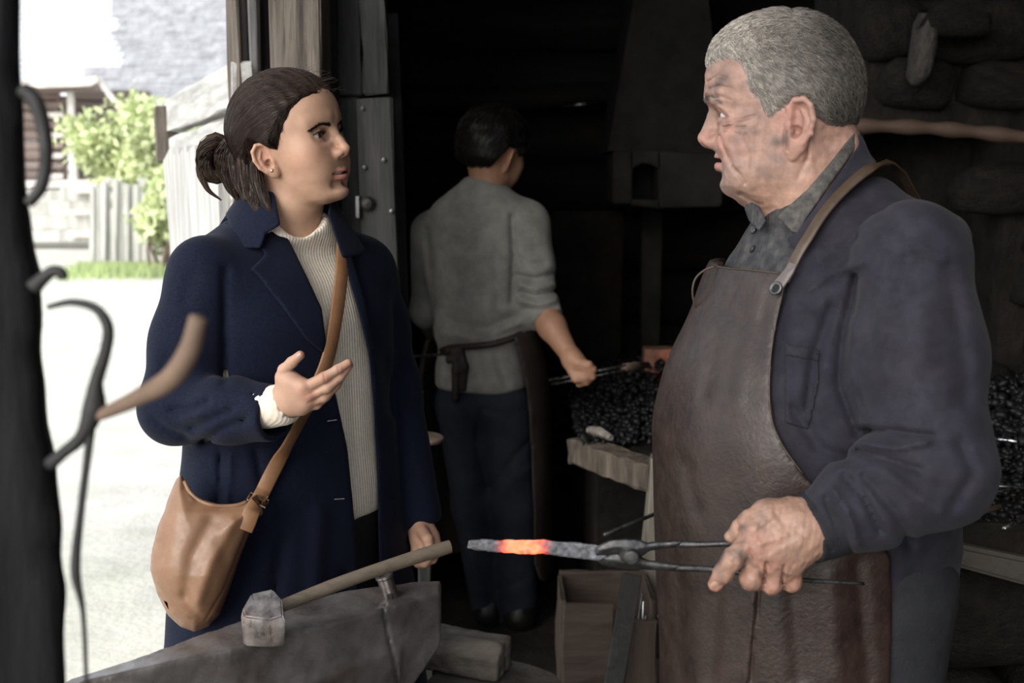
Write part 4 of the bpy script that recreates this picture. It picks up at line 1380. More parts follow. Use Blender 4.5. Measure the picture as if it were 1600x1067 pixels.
# ---- sweater
S_ST = [(a, b - .021, c - .020, d_ - .02, e) for a, b, c, d_, e in W_ST if a >= .75]
S_ST[0] = (.855,) + tuple(S_ST[1][1:])
S_ST[-1] = (1.412, .058, .078, .055, -.01); S_ST[-2] = (1.378, .090, .092, .06, -.01)
def w_sweater(P):
    q = wq(P)
    d = loft_sdf(q, S_ST, 2.25)
    u, v = image_uv(P)
    d = d + folds(u, v, [([(540, 470), (548, 600), (560, 800)], 10, .002), ([(525, 400), (540, 520)], 8, -.0015)])
    nk = chain(P, [A2(463, 308, 1.985), A2(466, 318, 1.985), A2(470, 322, 1.980)], [.050, .049, .046], .01)
    d = smax(d, -nk, .006)
    d = smax(d, np.where(P[:, 1] < 2.02, (np.interp(u, [425, 437, 450, 463, 475, 487, 495, 503], [345, 353, 365, 370, 371, 365, 354, 338]) - v) / 900., -1), .003)
    cf = chain(P, [A2(380, 643, 1.785), A2(420, 636, 1.76), A2(441, 632, 1.748)], [.030, .031, .033], .01)
    cf = smax(cf, -chain(P, [A2(430, 634, 1.755), A2(455, 626, 1.738)], [.022, .025], .01), .003)
    return smin(d, cf, .001)
KNIT = pm('cream_ribbed_knit', (0.76, 0.66, 0.545), 0.9, var=0.10, scale=150, bump=0.32, bscale=500, bdist=0.0018, spec=0.15, sheen=0.15, rib=(760, 760, 60), random_shift=False)
sdf_obj('sweater', w_sweater, (-.72, 1.66, .84), (-.10, 2.3, 1.42), .0042, KNIT, woman, 2)
# ribbed neckline
# ---- trousers, boots
def w_legs(P):
    q = wq(P)
    d = None
    for s in (1, -1):
        e = chain(q, [(0, .085 * s, .90), (.01, .092 * s, .52), (-.01, .095 * s, .14)], [.095, .070, .052], .03)
        d = e if d is None else smin(d, e, .03)
    return smin(d, ell(q, (0, 0, .88), (.095, .155, .09)), .05)
sdf_obj('trousers', w_legs, (-.66, 1.75, .06), (-.1, 2.32, 1.03), .010, pm('black_trouser', (.006, .006, .007), .8, var=.2, bump=.2, bscale=300), woman, 1)
def boot(q, s, f=1.0): return smin(chain(q, [(-.015, .095 * s, .20), (-.02, .095 * s, .06)], [.055, .050], .02), chain(q, [(-.03, .095 * s, .045), (.08, .10 * s, .040), (.15, .105 * s, .032)], [.045, .044, .032], .03), .03)
for s in (1, -1):
    sdf_obj('boot', lambda P: np.maximum(boot(wq(P), s), .008 - P[:, 2]), (-.75, 1.7, 0), (-.05, 2.4, .27), .010, pm('black_boot', (.01, .009, .008), .4, var=.2, bump=.1), woman, 1)

# ---- hands
def wh_r(P):
    F3 = lambda *a: [A2(*t) for t in a]
    d = chain(P, F3((405, 640, 1.775), (436, 630, 1.75), (455, 622, 1.733)), [.024, .0225, .024], .01)
    wrist = A2(440, 628, 1.745)
    for mc, r_ in ((A2(474, 607, 1.706), .0115), (A2(482, 619, 1.709), .0115), (A2(481, 629, 1.716), .0105), (A2(473, 637, 1.725), .0100)):
        d = smin(d, cap(P, wrist * .6 + mc * .4, mc, .0130, r_ * .92), .015)
    d = smin(d, chain(P, F3((447, 612, 1.735), (446, 590, 1.722), (456, 596, 1.714), (472, 604, 1.708)), [.015, .013, .012, .011], .012), .016)
    fg = [(F3((474, 607, 1.706), (506, 590, 1.694), (528, 577, 1.696), (544, 567, 1.700)), [.0110, .0090, .0078, .0068]),
          (F3((482, 619, 1.709), (512, 605, 1.700), (532, 588, 1.702), (546, 571, 1.706)), [.0110, .0090, .0078, .0066]),
          (F3((481, 629, 1.716), (507, 620, 1.709), (525, 602, 1.711), (537, 584, 1.716)), [.0102, .0085, .0074, .0064]),
          (F3((473, 637, 1.725), (495, 632, 1.720), (510, 620, 1.720), (522, 608, 1.722)), [.0095, .0078, .0068, .0060]),
          (F3((446, 597, 1.728), (444, 578, 1.716), (456, 566, 1.708), (469, 555, 1.704)), [.0145, .0105, .0092, .0078])]
    for pts, rd in fg: d = smin(d, chain(P, pts, [r_ * .88 for r_ in rd], .004), .0028)
    for (x, y, Y) in ((475, 603, 1.700), (484, 616, 1.703)): d = smin(d, sphere(P, A2(x, y, Y), .008), .006)
    u, v = image_uv(P)
    d = d + folds(u, v, [([(506, 583), (508, 597)], 1.6, .0008), ([(528, 571), (530, 583)], 1.4, .0008), ([(452, 562), (458, 572)], 1.5, .0006), ([(478, 618), (500, 608), (522, 592)], 2, .0008), ([(482, 630), (505, 616)], 2, .0008)])
    return d
rV, rF = surfnet(wh_r, *bb(380, 690, 1.60, 570, 520, 1.85), .0013); rV = relax(rV, rF, 1)
def wh_l(P):
    F3 = lambda *a: [A2(*t) for t in a]
    d = chain(P, F3((650, 770, 2.14), (654, 815, 2.12), (660, 832, 2.11)), [.024, .022, .024], .01)
    for mc in ((677, 838, 2.10), (670, 843, 2.09), (660, 845, 2.09), (651, 845, 2.095)): d = smin(d, cap(P, A2(655, 818, 2.12), A2(*mc), .014, .0105), .016)
    for pts in (((677, 838, 2.10), (685, 858, 2.085), (676, 874, 2.085), (664, 880, 2.09)), ((670, 843, 2.09), (674, 866, 2.075), (664, 880, 2.08), (654, 882, 2.09)),
                ((660, 845, 2.09), (660, 868, 2.075), (652, 880, 2.085)), ((651, 845, 2.095), (649, 866, 2.085), (645, 876, 2.095))):
        d = smin(d, chain(P, F3(*pts), [.0105, .0092, .0080, .0070][:len(pts)], .004), .005)
    d = smin(d, chain(P, F3((655, 822, 2.10), (668, 842, 2.06), (672, 858, 2.055), (670, 868, 2.06)), [.012, .0105, .009, .0075], .004), .008)
    return d
lV, lF = surfnet(wh_l, *bb(620, 900, 2.0, 710, 780, 2.25), .0018); lV = relax(lV, lF, 1)
def w_core(P):
    q = wq(P)
    d = loft_sdf(q, [(.80, .12, .07, .08, 0), (1.0, .12, .07, .08, 0), (1.2, .13, .075, .085, 0), (1.30, .12, .05, .07, -.015), (1.38, .05, .045, .05, -.02)], 2.2)
    d = smin(d, chain(P, [wsh_r, wel_r, wwr_r], [.04, .035, .022], .03), .04)
    return smin(d, chain(P, [wsh_l, wel_l, wwr_l], [.04, .035, .022], .03), .04)
cV, cF = surfnet(w_core, (-.75, 1.65, .75), (.0, 2.3, 1.42), .012)
wj = [(A2(474, 607, 1.70), .012), (A2(484, 619, 1.70), .012), (A2(506, 590, 1.69), .009), (A2(546, 567, 1.70), .012), (A2(470, 553, 1.70), .014), (A2(540, 578, 1.71), .012)]
(wV, wF), (rV, rF), (lV, lF), (cV, cF) = [largest_piece(*t) for t in ((wV, wF), (rV, rF), (lV, lF), (cV, cF))]
V_, F_ = join_body([(wV, wF), (rV, rF), (lV, lF), (cV, cF)])
C_ = np.concatenate([w_skin_col(wV), hand_col(rV, (.47, .28, .195), (.50, .21, .15), wj), hand_col(lV, (.50, .29, .20), (.5, .2, .14), []), np.tile((.52, .32, .22), (len(cV), 1))])
w_body = mesh_obj('body', V_, F_, SKIN, woman, True, C_)
nails(wh_r, [(466, 557, 1.70, 10, -9, .0058)], woman)

# ---- shoulder bag
bag = empty('shoulder_bag', A2(310, 985, 1.80), 'tan leather hobo bag hanging at the hip of the woman in navy', 'bag')
BAGM = pm('tan_leather', (0.225, 0.122, 0.069), 0.42, var=0.12, scale=35, bump=0.22, bscale=240, bdist=0.0012, tint=(0.20, 0.098, 0.052), tint_scale=7, tint_amt=.6, spec=0.5, random_shift=False)
STRAPM = pm('strap_leather', (0.235, 0.118, 0.055), 0.5, var=0.12, scale=35, bump=0.25, bscale=260, bdist=0.001, tint=(0.16, 0.075, 0.035), tint_scale=9, spec=0.4, random_shift=False)
BAG_P = [(284, 738), (292, 760), (310, 778), (345, 788), (378, 786), (394, 776), (408, 786), (398, 815), (378, 865), (358, 925), (344, 960), (330, 978), (304, 988), (282, 980), (262, 962), (245, 928), (234, 890), (236, 862), (246, 820), (262, 778), (274, 748)]
def bag_f(P):
    u, v = image_uv(P)
    m = 1.82 / 1800
    d2 = poly2(u, v, BAG_P) * m
    R_ = .060
    prof = np.sqrt(np.clip(1 - (1 - np.clip(-d2 / R_, 0, 1)) ** 2, 1e-6, 1))
    yc = 1.800 + .00012 * (u - 320) + .02 * np.clip((800 - v) / 60, 0, 1)
    h = .060 * prof * np.interp(v, [740, 800, 900, 985], [.35, .6, 1.0, .9]) + .004
    d = smax(d2, (np.abs(P[:, 1] - yc) - h) * .75, .012)
    d = d + folds(u, v, [([(330, 815), (300, 870), (290, 930)], 12, .004), ([(365, 815), (330, 880), (310, 940)], 9, -.003), ([(262, 800), (252, 870)], 9, .003), ([(400, 795), (372, 865), (350, 920), (322, 968)], 1.6, .0020),
                         ([(290, 930), (305, 962), (330, 970)], 8, .003), ([(345, 850), (352, 880)], 12, .002), ([(270, 945), (300, 965), (322, 968)], 1.5, .0015), ([(288, 752), (300, 778), (340, 792), (380, 790)], 4, -.002)])
    # open mouth between the two walls
    slot = poly2(u, v, [(285, 730), (296, 764), (312, 779), (345, 787), (375, 785), (392, 770), (392, 700), (285, 700)]) * m
    return d
bag_o = sdf_obj('bag_body', bag_f, *bb(220, 1000, 1.68, 425, 725, 1.93), .0024, BAGM, bag, 2, one=True)
# roll at the mouth
mb = MB(); rim = [ray_hit(bag_f, x, y, .001) for x, y in ((288, 752), (296, 768), (310, 781), (330, 789), (350, 791), (372, 789), (386, 784))]
rim = [p for p in rim if p is not None]
mb.tube(sweep_path(rim, 24), .0035, 8); mb.build('rim_roll', BAGM, bag, smooth=True)
# strap up over the far shoulder
def w_front(P): return np.minimum(np.minimum(w_coat_outer(P), w_sweater(P)), np.minimum(leaf(LAP, .005, .0045)(P), leaf(LAP2, .005, .0045)(P)))
sp = [(404, 782), (412, 765), (425, 738), (445, 700), (468, 660), (490, 612), (505, 580), (516, 545), (524, 500), (531, 450), (535, 405), (535, 370), (529, 345)]
pp = sweep_path([(x, y, 0) for x, y in sp], 46)[:, :2]
P3 = []
for x, y in pp:
    h = ray_hit(w_coat_outer, x, y, .0055)
    P3.append(h if h is not None else P3[-1] + np.array((0, .02, .01)))
P3 = np.array(P3)
for _ in range(6): P3[1:-1] = .5 * P3[1:-1] + .25 * (P3[:-2] + P3[2:])
P3[:3] += np.array((0, -.008, 0))
nr = sdf_normal(w_coat_outer, P3, .01)
for _ in range(6): nr[1:-1] = .5 * nr[1:-1] + .25 * (nr[:-2] + nr[2:])
back = [P3[-1] + np.array(v) for v in ((-.008, .035, .012), (-.022, .08, .0), (-.05, .13, -.06), (-.09, .15, -.16))]
nrb = [(.2, -.3, .95), (0, .2, .98), (0, .8, .6), (-.2, .97, .2)]
ribbon('strap', np.vstack([P3, back]), np.vstack([nr, nrb]), .0245, .004, STRAPM, bag)
# tab and buckle where the strap meets the bag
tb = np.array([ray_hit(bag_f, x, y, .002) if ray_hit(bag_f, x, y, .002) is not None else at(x, y, 1.77) for x, y in ((382, 828), (388, 814), (393, 800), (398, 790))] + [P3[0] + np.array((0, -.004, 0)), P3[1] + np.array((0, -.004, 0))])
ribbon('strap_tab', tb, sdf_normal(w_coat_outer, tb, .01) * 0 + np.array((.2, -1, .1)), .026, .004, STRAPM, bag)
mb = MB(); c = P3[1] + np.array((0, -.006, 0)); t = (P3[3] - P3[0]); t /= np.linalg.norm(t); s_ = np.cross(t, (0, -1, 0)); s_ /= np.linalg.norm(s_)
loop = [c + s_ * .016 * a + t * .007 * b for a, b in ((-1, -1), (1, -1), (1, 1), (-1, 1), (-1, -1))]
mb.tube(loop, .0019, 8); mb.build('buckle', pm('brass', (.45, .35, .22), .3, metal=1., var=.2, bump=0), bag)
mb = MB()
for k in range(2):
    b0 = P3[0] + s_ * (.012 - .02 * k) + np.array((0, -.008, 0))
    mb.tube(sweep_path([b0 + t * .018, b0 - s_ * .004, b0 - t * .012 + s_ * .003, b0 - t * .022 - s_ * .003], 10), .0016, 6)
mb.build('leather_lace', STRAPM, bag)
# ------------------------------------------------------------------ the old smith
MY = 1.60
man = empty('person', at(1290, 1500, MY) * (1, 1, 0), 'grey-haired smith in a dark jacket and brown leather apron holding tongs', 'person')
M_O = at(1231, 197, MY + .075); M_R = rotm(168, 0, 0); MS = 1.0
k = (MY + .075) / MY
zm = [-.118, -.112, -.105, -.098, -.090, -.083, -.073, -.060, -.048, -.040, -.032, -.020, -.005, .010, .024, .036, .050, .070, .090, .11]
ZM = dict(g=0, zs=zm,
    cran_c=(.010, 0, .060), cran_r=(.098, .079, .092), cran_add=[((-.016, 0, .040), (.074, .078, .078), .03)],
    xf=pchip(zm, [.030, .044, .060, .076, .0875, .0925, .0915, .0925, .0945, .0985, .1025, .1010, .1000, .0985, .1030, .1115, .1165, .1160, .1120, .100]),
    xb=pchip(zm, [-.030, -.035, -.04, -.04, -.04, -.04, -.04, -.04, -.04, -.04, -.04, -.04, -.04, -.04, -.04, -.04, -.04, -.04, -.04, -.04]),
    w=pchip(zm, [.030, .040, .048, .054, .059, .063, .068, .072, .074, .075, .0755, .076, .076, .075, .074, .0735, .073, .072, .069, .063]),
    n=pchip(zm, [2.0, 2.0, 2.0, 2.0, 2.05, 2.1, 2.15, 2.2, 2.2, 2.2, 2.25, 2.3, 2.35, 2.4, 2.45, 2.45, 2.45, 2.4, 2.3, 2.2]),
    add=[('e', ((.066, .050, -.016), (.022, .020, .024)), .030),
         ('e', ((.050, .050, -.066), (.030, .022, .026)), .030),        # jowl
         ('c', ((.104, .010, .041), (.082, .052, .035), .0095), .014),   # brow ridge
         ('e', ((.0775, 0, -.0805), (.0125, .017, .0125)), .012),
         ('e', ((.086, .031, -.002), (.008, .013, .006)), .010)],        # eye bag
    sub=[('e', ((.110, .034, .014), (.019, .0165, .0105)), .012), ('e', ((.097, .018, .011), (.011, .0075, .009)), .009),
         ('c', ((.0975, 0, -.0725), (.088, .020, -.072), .004), .010)],
    nose=[(.1005, 0, .024), (.1045, 0, .012), (.1095, 0, -.002), (.1145, 0, -.013)], nose_r=[.0085, .0090, .0095, .0105],
    nose_e=[((.1150, .0, -.0165), (.0110, .0105, .0100)), ((.1050, .0135, -.0225), (.0115, .0080, .0090)), ((.1095, 0, -.0255), (.0090, .0055, .0050))],
    nostril=[((.1090, .0080, -.0310), (.0060, .0036, .0040))],
    eye=(.0835, .0325, .0135), eye_r=.0120, eye_w=.0104, eye_up=.0021, eye_lo=.0011, eye_slant=-.0015, eye_dz=.0,
    lid_fold=[((.0955, .020, .0185), (.0955, .032, .0215), .0028), ((.0955, .032, .0215), (.0860, .0470, .0135), .0030),
              ((.0945, .020, .0075), (.0935, .033, .0045), .0020), ((.0935, .033, .0045), (.0860, .046, .0085), .0020)],
    lid_crease=[((.0985, .022, .0150), (.0985, .032, .0172), .0009), ((.0985, .032, .0172), (.089, .046, .0125), .0009)],
    mouth_w=.0270, mouth_x=.0985, mouth_back=.0190, mouth_z=-.0480, mouth_curve=-.002, mouth_gap=.0032,
    lips=[(.0000, .0052, .0050, .0010), (-.0030, -.0085, .0072, 0)],
    ear=(-.014, .0815, -.006), ear_M=rotm(-17, 0, 0) @ rotm(0, 4, 0) @ rotm(0, 0, -6), ear_s=1.16,
    creases=[],
)
def m_head_local(P): return ((P - M_O) @ M_R) / MS
def ML(x, y, z): return M_O + M_R @ np.array((x, y, z))
m_neck = [ML(-.020, 0, -.03), ML(-.030, 0, -.09), ML(-.045, 0, -.15), ML(-.055, 0, -.22)]
def mxz(cx, cy, dy=0.0):
    q = m_head_local(at(1050 + cx / 3.0486, cy / 3.0486, MY + dy)[None])[0]; return (q[0], q[2])
M_CR = [([mxz(*q) for q in pts], w_, a_) for pts, w_, a_ in (
    ([(262, 572), (330, 566), (395, 548)], .0016, .0016), ([(256, 588), (300, 606), (352, 602)], .0016, .0016), ([(260, 600), (290, 625), (320, 640)], .0016, .0012),
    ([(214, 575), (243, 602), (290, 592)], .0018, .0018), ([(236, 628), (282, 618)], .0016, .0012), ([(225, 590), (240, 588), (262, 585)], .0022, -.0012),
    ([(205, 506), (226, 530), (262, 556)], .0018, .0018), ([(215, 500), (245, 515), (275, 540)], .003, -.0016),
    ([(160, 368), (210, 345), (262, 362)], .0018, .0016), ([(160, 408), (215, 395), (268, 412)], .0018, .0016), ([(165, 440), (230, 450), (280, 470)], .0018, .0013),
    ([(226, 640), (238, 690), (262, 742), (284, 792)], .0024, .0022), ([(290, 800), (318, 828), (345, 872)], .0028, .0028), ([(262, 690), (290, 740), (305, 790)], .006, -.0018),
    ([(325, 925), (370, 955), (430, 975)], .003, .0022), ([(546, 630), (550, 718)], .0016, .0018), ([(350, 640), (385, 740), (380, 800)], .003, .001), 
    ([(670, 640), (640, 760), (600, 850)], .004, .0012), ([(165, 478), (178, 500), (180, 530)], .002, .001))]
def m_head(P):
    d = face_sdf(m_head_local(P), ZM) * MS
    n = chain(P, m_neck, [.068, .070, .074, .085], .02)
    d = smin(d, n, .03)
    p = m_head_local(P)
    # loose skin under the chin, nape roll
    d = smin(d, ell(p, (.020, 0, -.088), (.052, .045, .030)), .03)
    d = smax(d, -cap(np.stack([p[:, 0], np.abs(p[:, 1]), p[:, 2]], 1), (.072, .0, -.099), (.040, .046, -.085), .003), .010)
    d = smin(d, ell(p, (-.080, 0, -.035), (.022, .05, .025)), .03)
    xs_, zs_ = p[:, 0], p[:, 2]
    near = (np.abs(d) < .006)
    if near.any():
        pn = p[near]
        fc = near & (p[:, 1] > .008) & (xs_ > -.03)
        d[fc] += 1.3 * folds(xs_[fc], zs_[fc], M_CR)
        d[near] += .00045 * wob(pn, 420, 3) * np.exp(-((pn[:, 2] - .06) / .06) ** 2) + .0005 * wob(pn, 260, 9)
    return d
def m_skin_col(V):
    p = m_head_local(V); ay = np.abs(p[:, 1]); ps = np.stack([p[:, 0], ay, p[:, 2]], 1)
    c = np.tile(np.array((0.37, 0.215, 0.165)), (len(V), 1))
    c = mixc(c, (0.46, 0.19, 0.15), .55 * blob(ps, (.075, .052, -.022), (.034, .022, .026)))
    c = mixc(c, (0.48, 0.21, 0.17), .6 * blob(ps, (.115, .004, -.018), (.016, .018, .012)))
    c = mixc(c, (0.44, 0.20, 0.16), .6 * blob(ps, (-.012, .085, 0), (.028, .02, .040)))
    c = mixc(c, (0.46, 0.26, 0.17), .5 * blob(ps, (.0, .06, -.10), (.06, .06, .04)))
    # soot smudges of their own shape
    s = np.clip(wob(p, 95, 12) * .8 + wob(p, 240, 4) * .5, -1, 1.4)
    reg = np.clip(.30 * blob(ps, (.020, .072, -.028), (.026, .03, .030)) * 2.6 + .75 * blob(ps, (.095, .04, .055), (.04, .04, .03)) + .5 * blob(ps, (.07, .05, -.01), (.045, .03, .045)) + .24, 0, 1)
    c = mixc(c, (0.075, 0.055, 0.05), np.clip(reg * (.35 + .55 * s), 0, .78))
    # stubble
    st_ = blob(ps, (.075, .03, -.072), (.04, .045, .028)) + .6 * blob(ps, (.102, .012, -.038), (.012, .02, .007))
    sp = (wob(p, 1500, 21) > .55)
    c = mixc(c, (0.30, 0.27, 0.26), np.clip(st_, 0, 1) * (.28 + .35 * sp))
    tm = np.clip(ay / .026, 0, 2); fall = np.sqrt(np.maximum(0, 1 - np.minimum(tm, 1) ** 2))
    inl = (p[:, 0] > .075) & (p[:, 2] < -.048 + .0075 * fall) & (p[:, 2] > -.048 - .0155 * fall) & (tm < 1.0)
    c[inl] = (0.37, 0.17, 0.14)
    return c
mV, mF = surfnet(m_head, M_O + np.array((-.16, -.16, -.24)), M_O + np.array((.16, .16, .18)), .0016)
mV = relax(mV, mF, 1, .35)
eye_parts(man, M_O, M_R * MS, ZM, (0.10, 0.11, 0.11), (0, 2), 'grey')
arch(M_R, M_O, MS, .0925, .021, -.0440, .0026, 'teeth', man)
# ---- short grey hair
def ml2(px, py, dy): return m_head_local(at(px, py, MY + dy)[None])[0]
mh = [(.122, .090), (.110, .085)] + [mxz(*q) for q in ((225, 268), (285, 262), (335, 285), (356, 330), (350, 380), (350, 432), (398, 480), (412, 560), (432, 612), (485, 600), (530, 545), (545, 512), (600, 488), (662, 530), (690, 580), (745, 622), (800, 645), (862, 625))] + [(-.13, -.02), (-.13, .2), (.10, .2), (.125, .11)]
def m_hair_base(P):
    p = m_head_local(P)
    b_ = ell(p, (.010, 0, .060), (.098, .079, .092))
    b_ = smin(b_, ell(p, (-.016, 0, .040), (.074, .078, .078)), .03)
    zz_ = np.clip(p[:, 2], zm[0], zm[-1])
    b_ = smin(b_, ell(p, (.050, 0, .075), (.062, .066, .050)), .03)
    m = poly2(p[:, 0], p[:, 2], mh)
    t = .0075 * sstep(.002, -.016, m) - .005 * sstep(0, .006, m) + .004 * np.exp(-((p[:, 2] - .15) / .04) ** 2)
    return b_ - t
def m_hair(P):
    p = m_head_local(P)
    m = poly2(p[:, 0], p[:, 2], mh)
    return np.maximum(m_hair_base(P) + .0012 * wob(p, 300, 8), m - .001)
V_, F2_ = surfnet(m_hair, M_O + np.array((-.16, -.16, -.06)), M_O + np.array((.16, .16, .19)), .003)
V_, F2_ = largest_piece(V_, F2_); V_ = relax(V_, F2_, 1)
p_ = m_head_local(V_)
def grey(p, r):
    t = np.clip(.55 + .25 * wob(p, 45, 5) + .3 * (p[:, 0] / .1) - .25 * np.clip((p[:, 2] - .09) / .06, 0, 1) * (p[:, 0] < .05) - .35 * np.clip((-.03 - p[:, 0]) / .05, 0, 1), 0, 1)
    return np.array((.10, .088, .078)) * (1 - t)[:, None] + np.array((.52, .47, .42)) * t[:, None]
m_hair_o = mesh_obj('hair', V_, F2_, HAIRM, man, True, grey(p_, 0) * .6)
rs = np.random.RandomState(8)
m_ = poly2(p_[:, 0], p_[:, 2], mh)
sel = rs.choice(np.nonzero((m_ < .001) & (m_hair_base(V_) < .003))[0], 15000)
hp0 = V_[sel]; hl_ = p_[sel]
D = np.stack([-.75 + 1.9 * np.clip((hl_[:, 2] - .10) / .05, 0, 1) * (hl_[:, 0] > .0) , np.sign(hl_[:, 1]) * .1, -.75 + .4 * np.clip((hl_[:, 2] - .05) / .06, 0, 1)], 1)
D += rs.normal(size=D.shape) * .28
Dw = D @ M_R.T
st = strands_on(m_hair_base, hp0, lambda q: Dw, rs.uniform(.010, .019, len(sel)), 4, rs.uniform(.0008, .0045, len(sel)), .10, 6)
tone = rs.uniform(.45, 1.4, len(sel))[:, None]
hair_obj('hair_strands', st, .00050, .0002, HAIRM, m_hair_o, np.clip(grey(hl_, 0) * tone, 0, .75))
brow(M_R, M_O, MS, m_head, [(.1130, .0100, .0350), (.1120, .020, .0385), (.104, .036, .0400), (.088, .052, .0340)], 130, .0022, (.22, .195, .175), man, 4, .010, .2, .0004)
# ---- old smith: body, clothes, apron
MB_O = np.array([at(1300, 600, 1.68)[0], 1.68, 0.0]); MBR = rotm(200)
def mq(P): return (P - MB_O) @ MBR
M_ST = [(.45, .200, .227, .165, 0), (.75, .200, .232, .165, 0), (.82, .200, .235, .165, 0), (.907, .202, .241, .165, 0), (.996, .204, .247, .160, 0), (1.084, .204, .249, .158, 0), (1.173, .198, .231, .155, 0),
        (1.262, .188, .190, .150, 0), (1.333, .172, .163, .140, 0), (1.385, .135, .125, .120, .01), (1.425, .10, .092, .09, .015), (1.46, .08, .07, .07, .01)]
msh, mel, mwr = at(1424, 404, 1.485), at(1458, 728, 1.41), at(1268, 824, 1.385)
m_cuff_ax = (lambda v: v / np.linalg.norm(v))(at(1220, 838, 1.378) - at(1300, 810, 1.395))
def m_arm(P, o=0.0): return chain(P, [msh, msh * .55 + mel * .45, mel, mel * .5 + mwr * .5, at(1262, 827, 1.384)], [.076 + o, .074 + o, .069 + o, .056 + o, .040 + o], .04)
mshr, melr = at(1225, 440, 1.88), at(1200, 700, 1.94)
JF = [([(1300, 480), (1272, 560), (1262, 640)], 9, .005), ([(1338, 430), (1318, 520), (1310, 600), (1340, 680)], 7, .006), ([(1330, 500), (1322, 570), (1345, 660)], 9, -.004), ([(1400, 395), (1440, 385), (1480, 405)], 4, -.0025), ([(1390, 400), (1365, 470), (1350, 560)], 8, .003),
      ([(1350, 672), (1410, 675), (1462, 682)], 5, .006), ([(1345, 690), (1400, 700), (1450, 690)], 6, -.005), ([(1340, 705), (1390, 720), (1440, 735)], 6, .005), ([(1318, 742), (1350, 775), (1375, 830)], 6, .006), ([(1302, 765), (1325, 800), (1340, 850)], 6, -.005),
      ([(1290, 775), (1310, 815), (1325, 862)], 5, .005), ([(1350, 745), (1400, 800), (1420, 850)], 8, .005), ([(1380, 735), (1430, 775), (1470, 800)], 9, -.004), ([(1480, 420), (1500, 520), (1508, 620)], 14, .003), ([(1440, 480), (1445, 560)], 16, -.003),
      ([(1250, 430), (1290, 400), (1340, 370)], 7, .003), ([(1262, 455), (1300, 425), (1350, 410)], 6, -.003), ([(1330, 290), (1390, 340), (1420, 370)], 14, .002), ([(1500, 690), (1520, 740), (1490, 790)], 10, .004), ([(1240, 640), (1280, 700), (1330, 720)], 10, .005)]
def m_torso(P, o=0.0):
    q = mq(P)
    st = [(a, b + o, c + o, d_ + o, e) for a, b, c, d_, e in M_ST]
    return loft_sdf(q, st, 2.25)
def m_jacket_outer(P):
    d = m_torso(P)
    d = smin(d, ell(mq(P), (-.02, .10, 1.375), (.09, .11, .055)), .05)
    d = smin(d, ell(mq(P), (-.03, -.085, 1.350), (.08, .09, .045)), .05)
    a = np.maximum(m_arm(P), (P - at(1262, 827, 1.384)) @ m_cuff_ax - .005)
    ds = smin(d, a, .014)
    b_ = chain(P, [mshr, melr, at(1170, 800, 1.82)], [.062, .058, .05], .03)
    ds = smin(ds, b_, .03)
    u, v = image_uv(P)
    near = np.abs(ds) < .03
    if near.any():
        ds[near] += (2.0 * folds(u[near], v[near], JF) * (P[near, 1] < 1.66) + .0022 * wob(P[near], 36, 14) + .0012 * wob(P[near], 90, 15))
    return ds
M_OPEN = [(1160, 300), (1205, 335), (1232, 352), (1252, 372), (1246, 400), (1232, 428), (1225, 470), (1150, 600), (1000, 600), (1000, 300)]
def m_jacket(P):
    o = m_jacket_outer(P)
    d = np.maximum(o, -(m_torso(P, -.026)))
    d = smax(d, .822 - P[:, 2] + .03 * mq(P)[:, 0], .004)
    u, v = image_uv(P)
    q = mq(P)
    op = np.maximum(poly2(u, v, M_OPEN) / 1125., -q[:, 0] - .02)
    op = np.maximum(op, -.17 - q[:, 1])
    d = smax(d, -op, .004)
    # the front hangs open under the apron
    d = smax(d, -np.maximum(np.maximum(np.abs(q[:, 1] + .08) - .09, -q[:, 0]), q[:, 2] - 1.33), .004)
    neck = chain(P, m_neck, [.074, .078, .084, .095], .02)
    d = smax(d, -neck, .006)
    cu = chain(P, [at(1300, 812, 1.395), at(1240, 833, 1.378)], [.028, .034], .01)
    return smax(d, -cu, .003)
JACK = pm('dark_navy_drill', (0.020, 0.0185, 0.027), 0.85, var=0.30, scale=26, bump=0.3, bscale=420, bdist=0.0014, tint=(0.030, 0.027, 0.034), tint_scale=9, spec=0.2, sheen=0.04, random_shift=False)
jk = sdf_obj('jacket', m_jacket, (.18, 1.22, .80), (1.00, 2.02, 1.50), .0046, JACK, man, 1, one=True)
CUFFM = pm('charcoal_cuff', (0.022, 0.022, 0.026), 0.85, var=0.3, scale=40, bump=0.3, bscale=420, bdist=0.0014, spec=0.2, random_shift=False)
def m_cuff(P):
    a, b = at(1316, 806, 1.40), at(1256, 829, 1.383)
    ax = (b - a) / np.linalg.norm(b - a)
    t = (P - b) @ ax
    d = chain(P, [a, b], [.0475, .0425], .01)
    d = np.maximum(d, t); d = np.maximum(d, -t - .046)
    d = smax(d, -chain(P, [a - ax * .05, b + ax * .02], [.036, .031], .01), .003)
    u, v = image_uv(P)
    return d + folds(u, v, [([(1247, 775), (1272, 815), (1300, 860)], 2.0, .0025)])
sdf_obj('cuff', m_cuff, *bb(1200, 900, 1.28, 1345, 760, 1.48), .0024, CUFFM, jk, 1)
def m_surf(P): return np.minimum(m_jacket_outer(P), chain(P, m_neck, [.070, .074, .080, .090], .02))
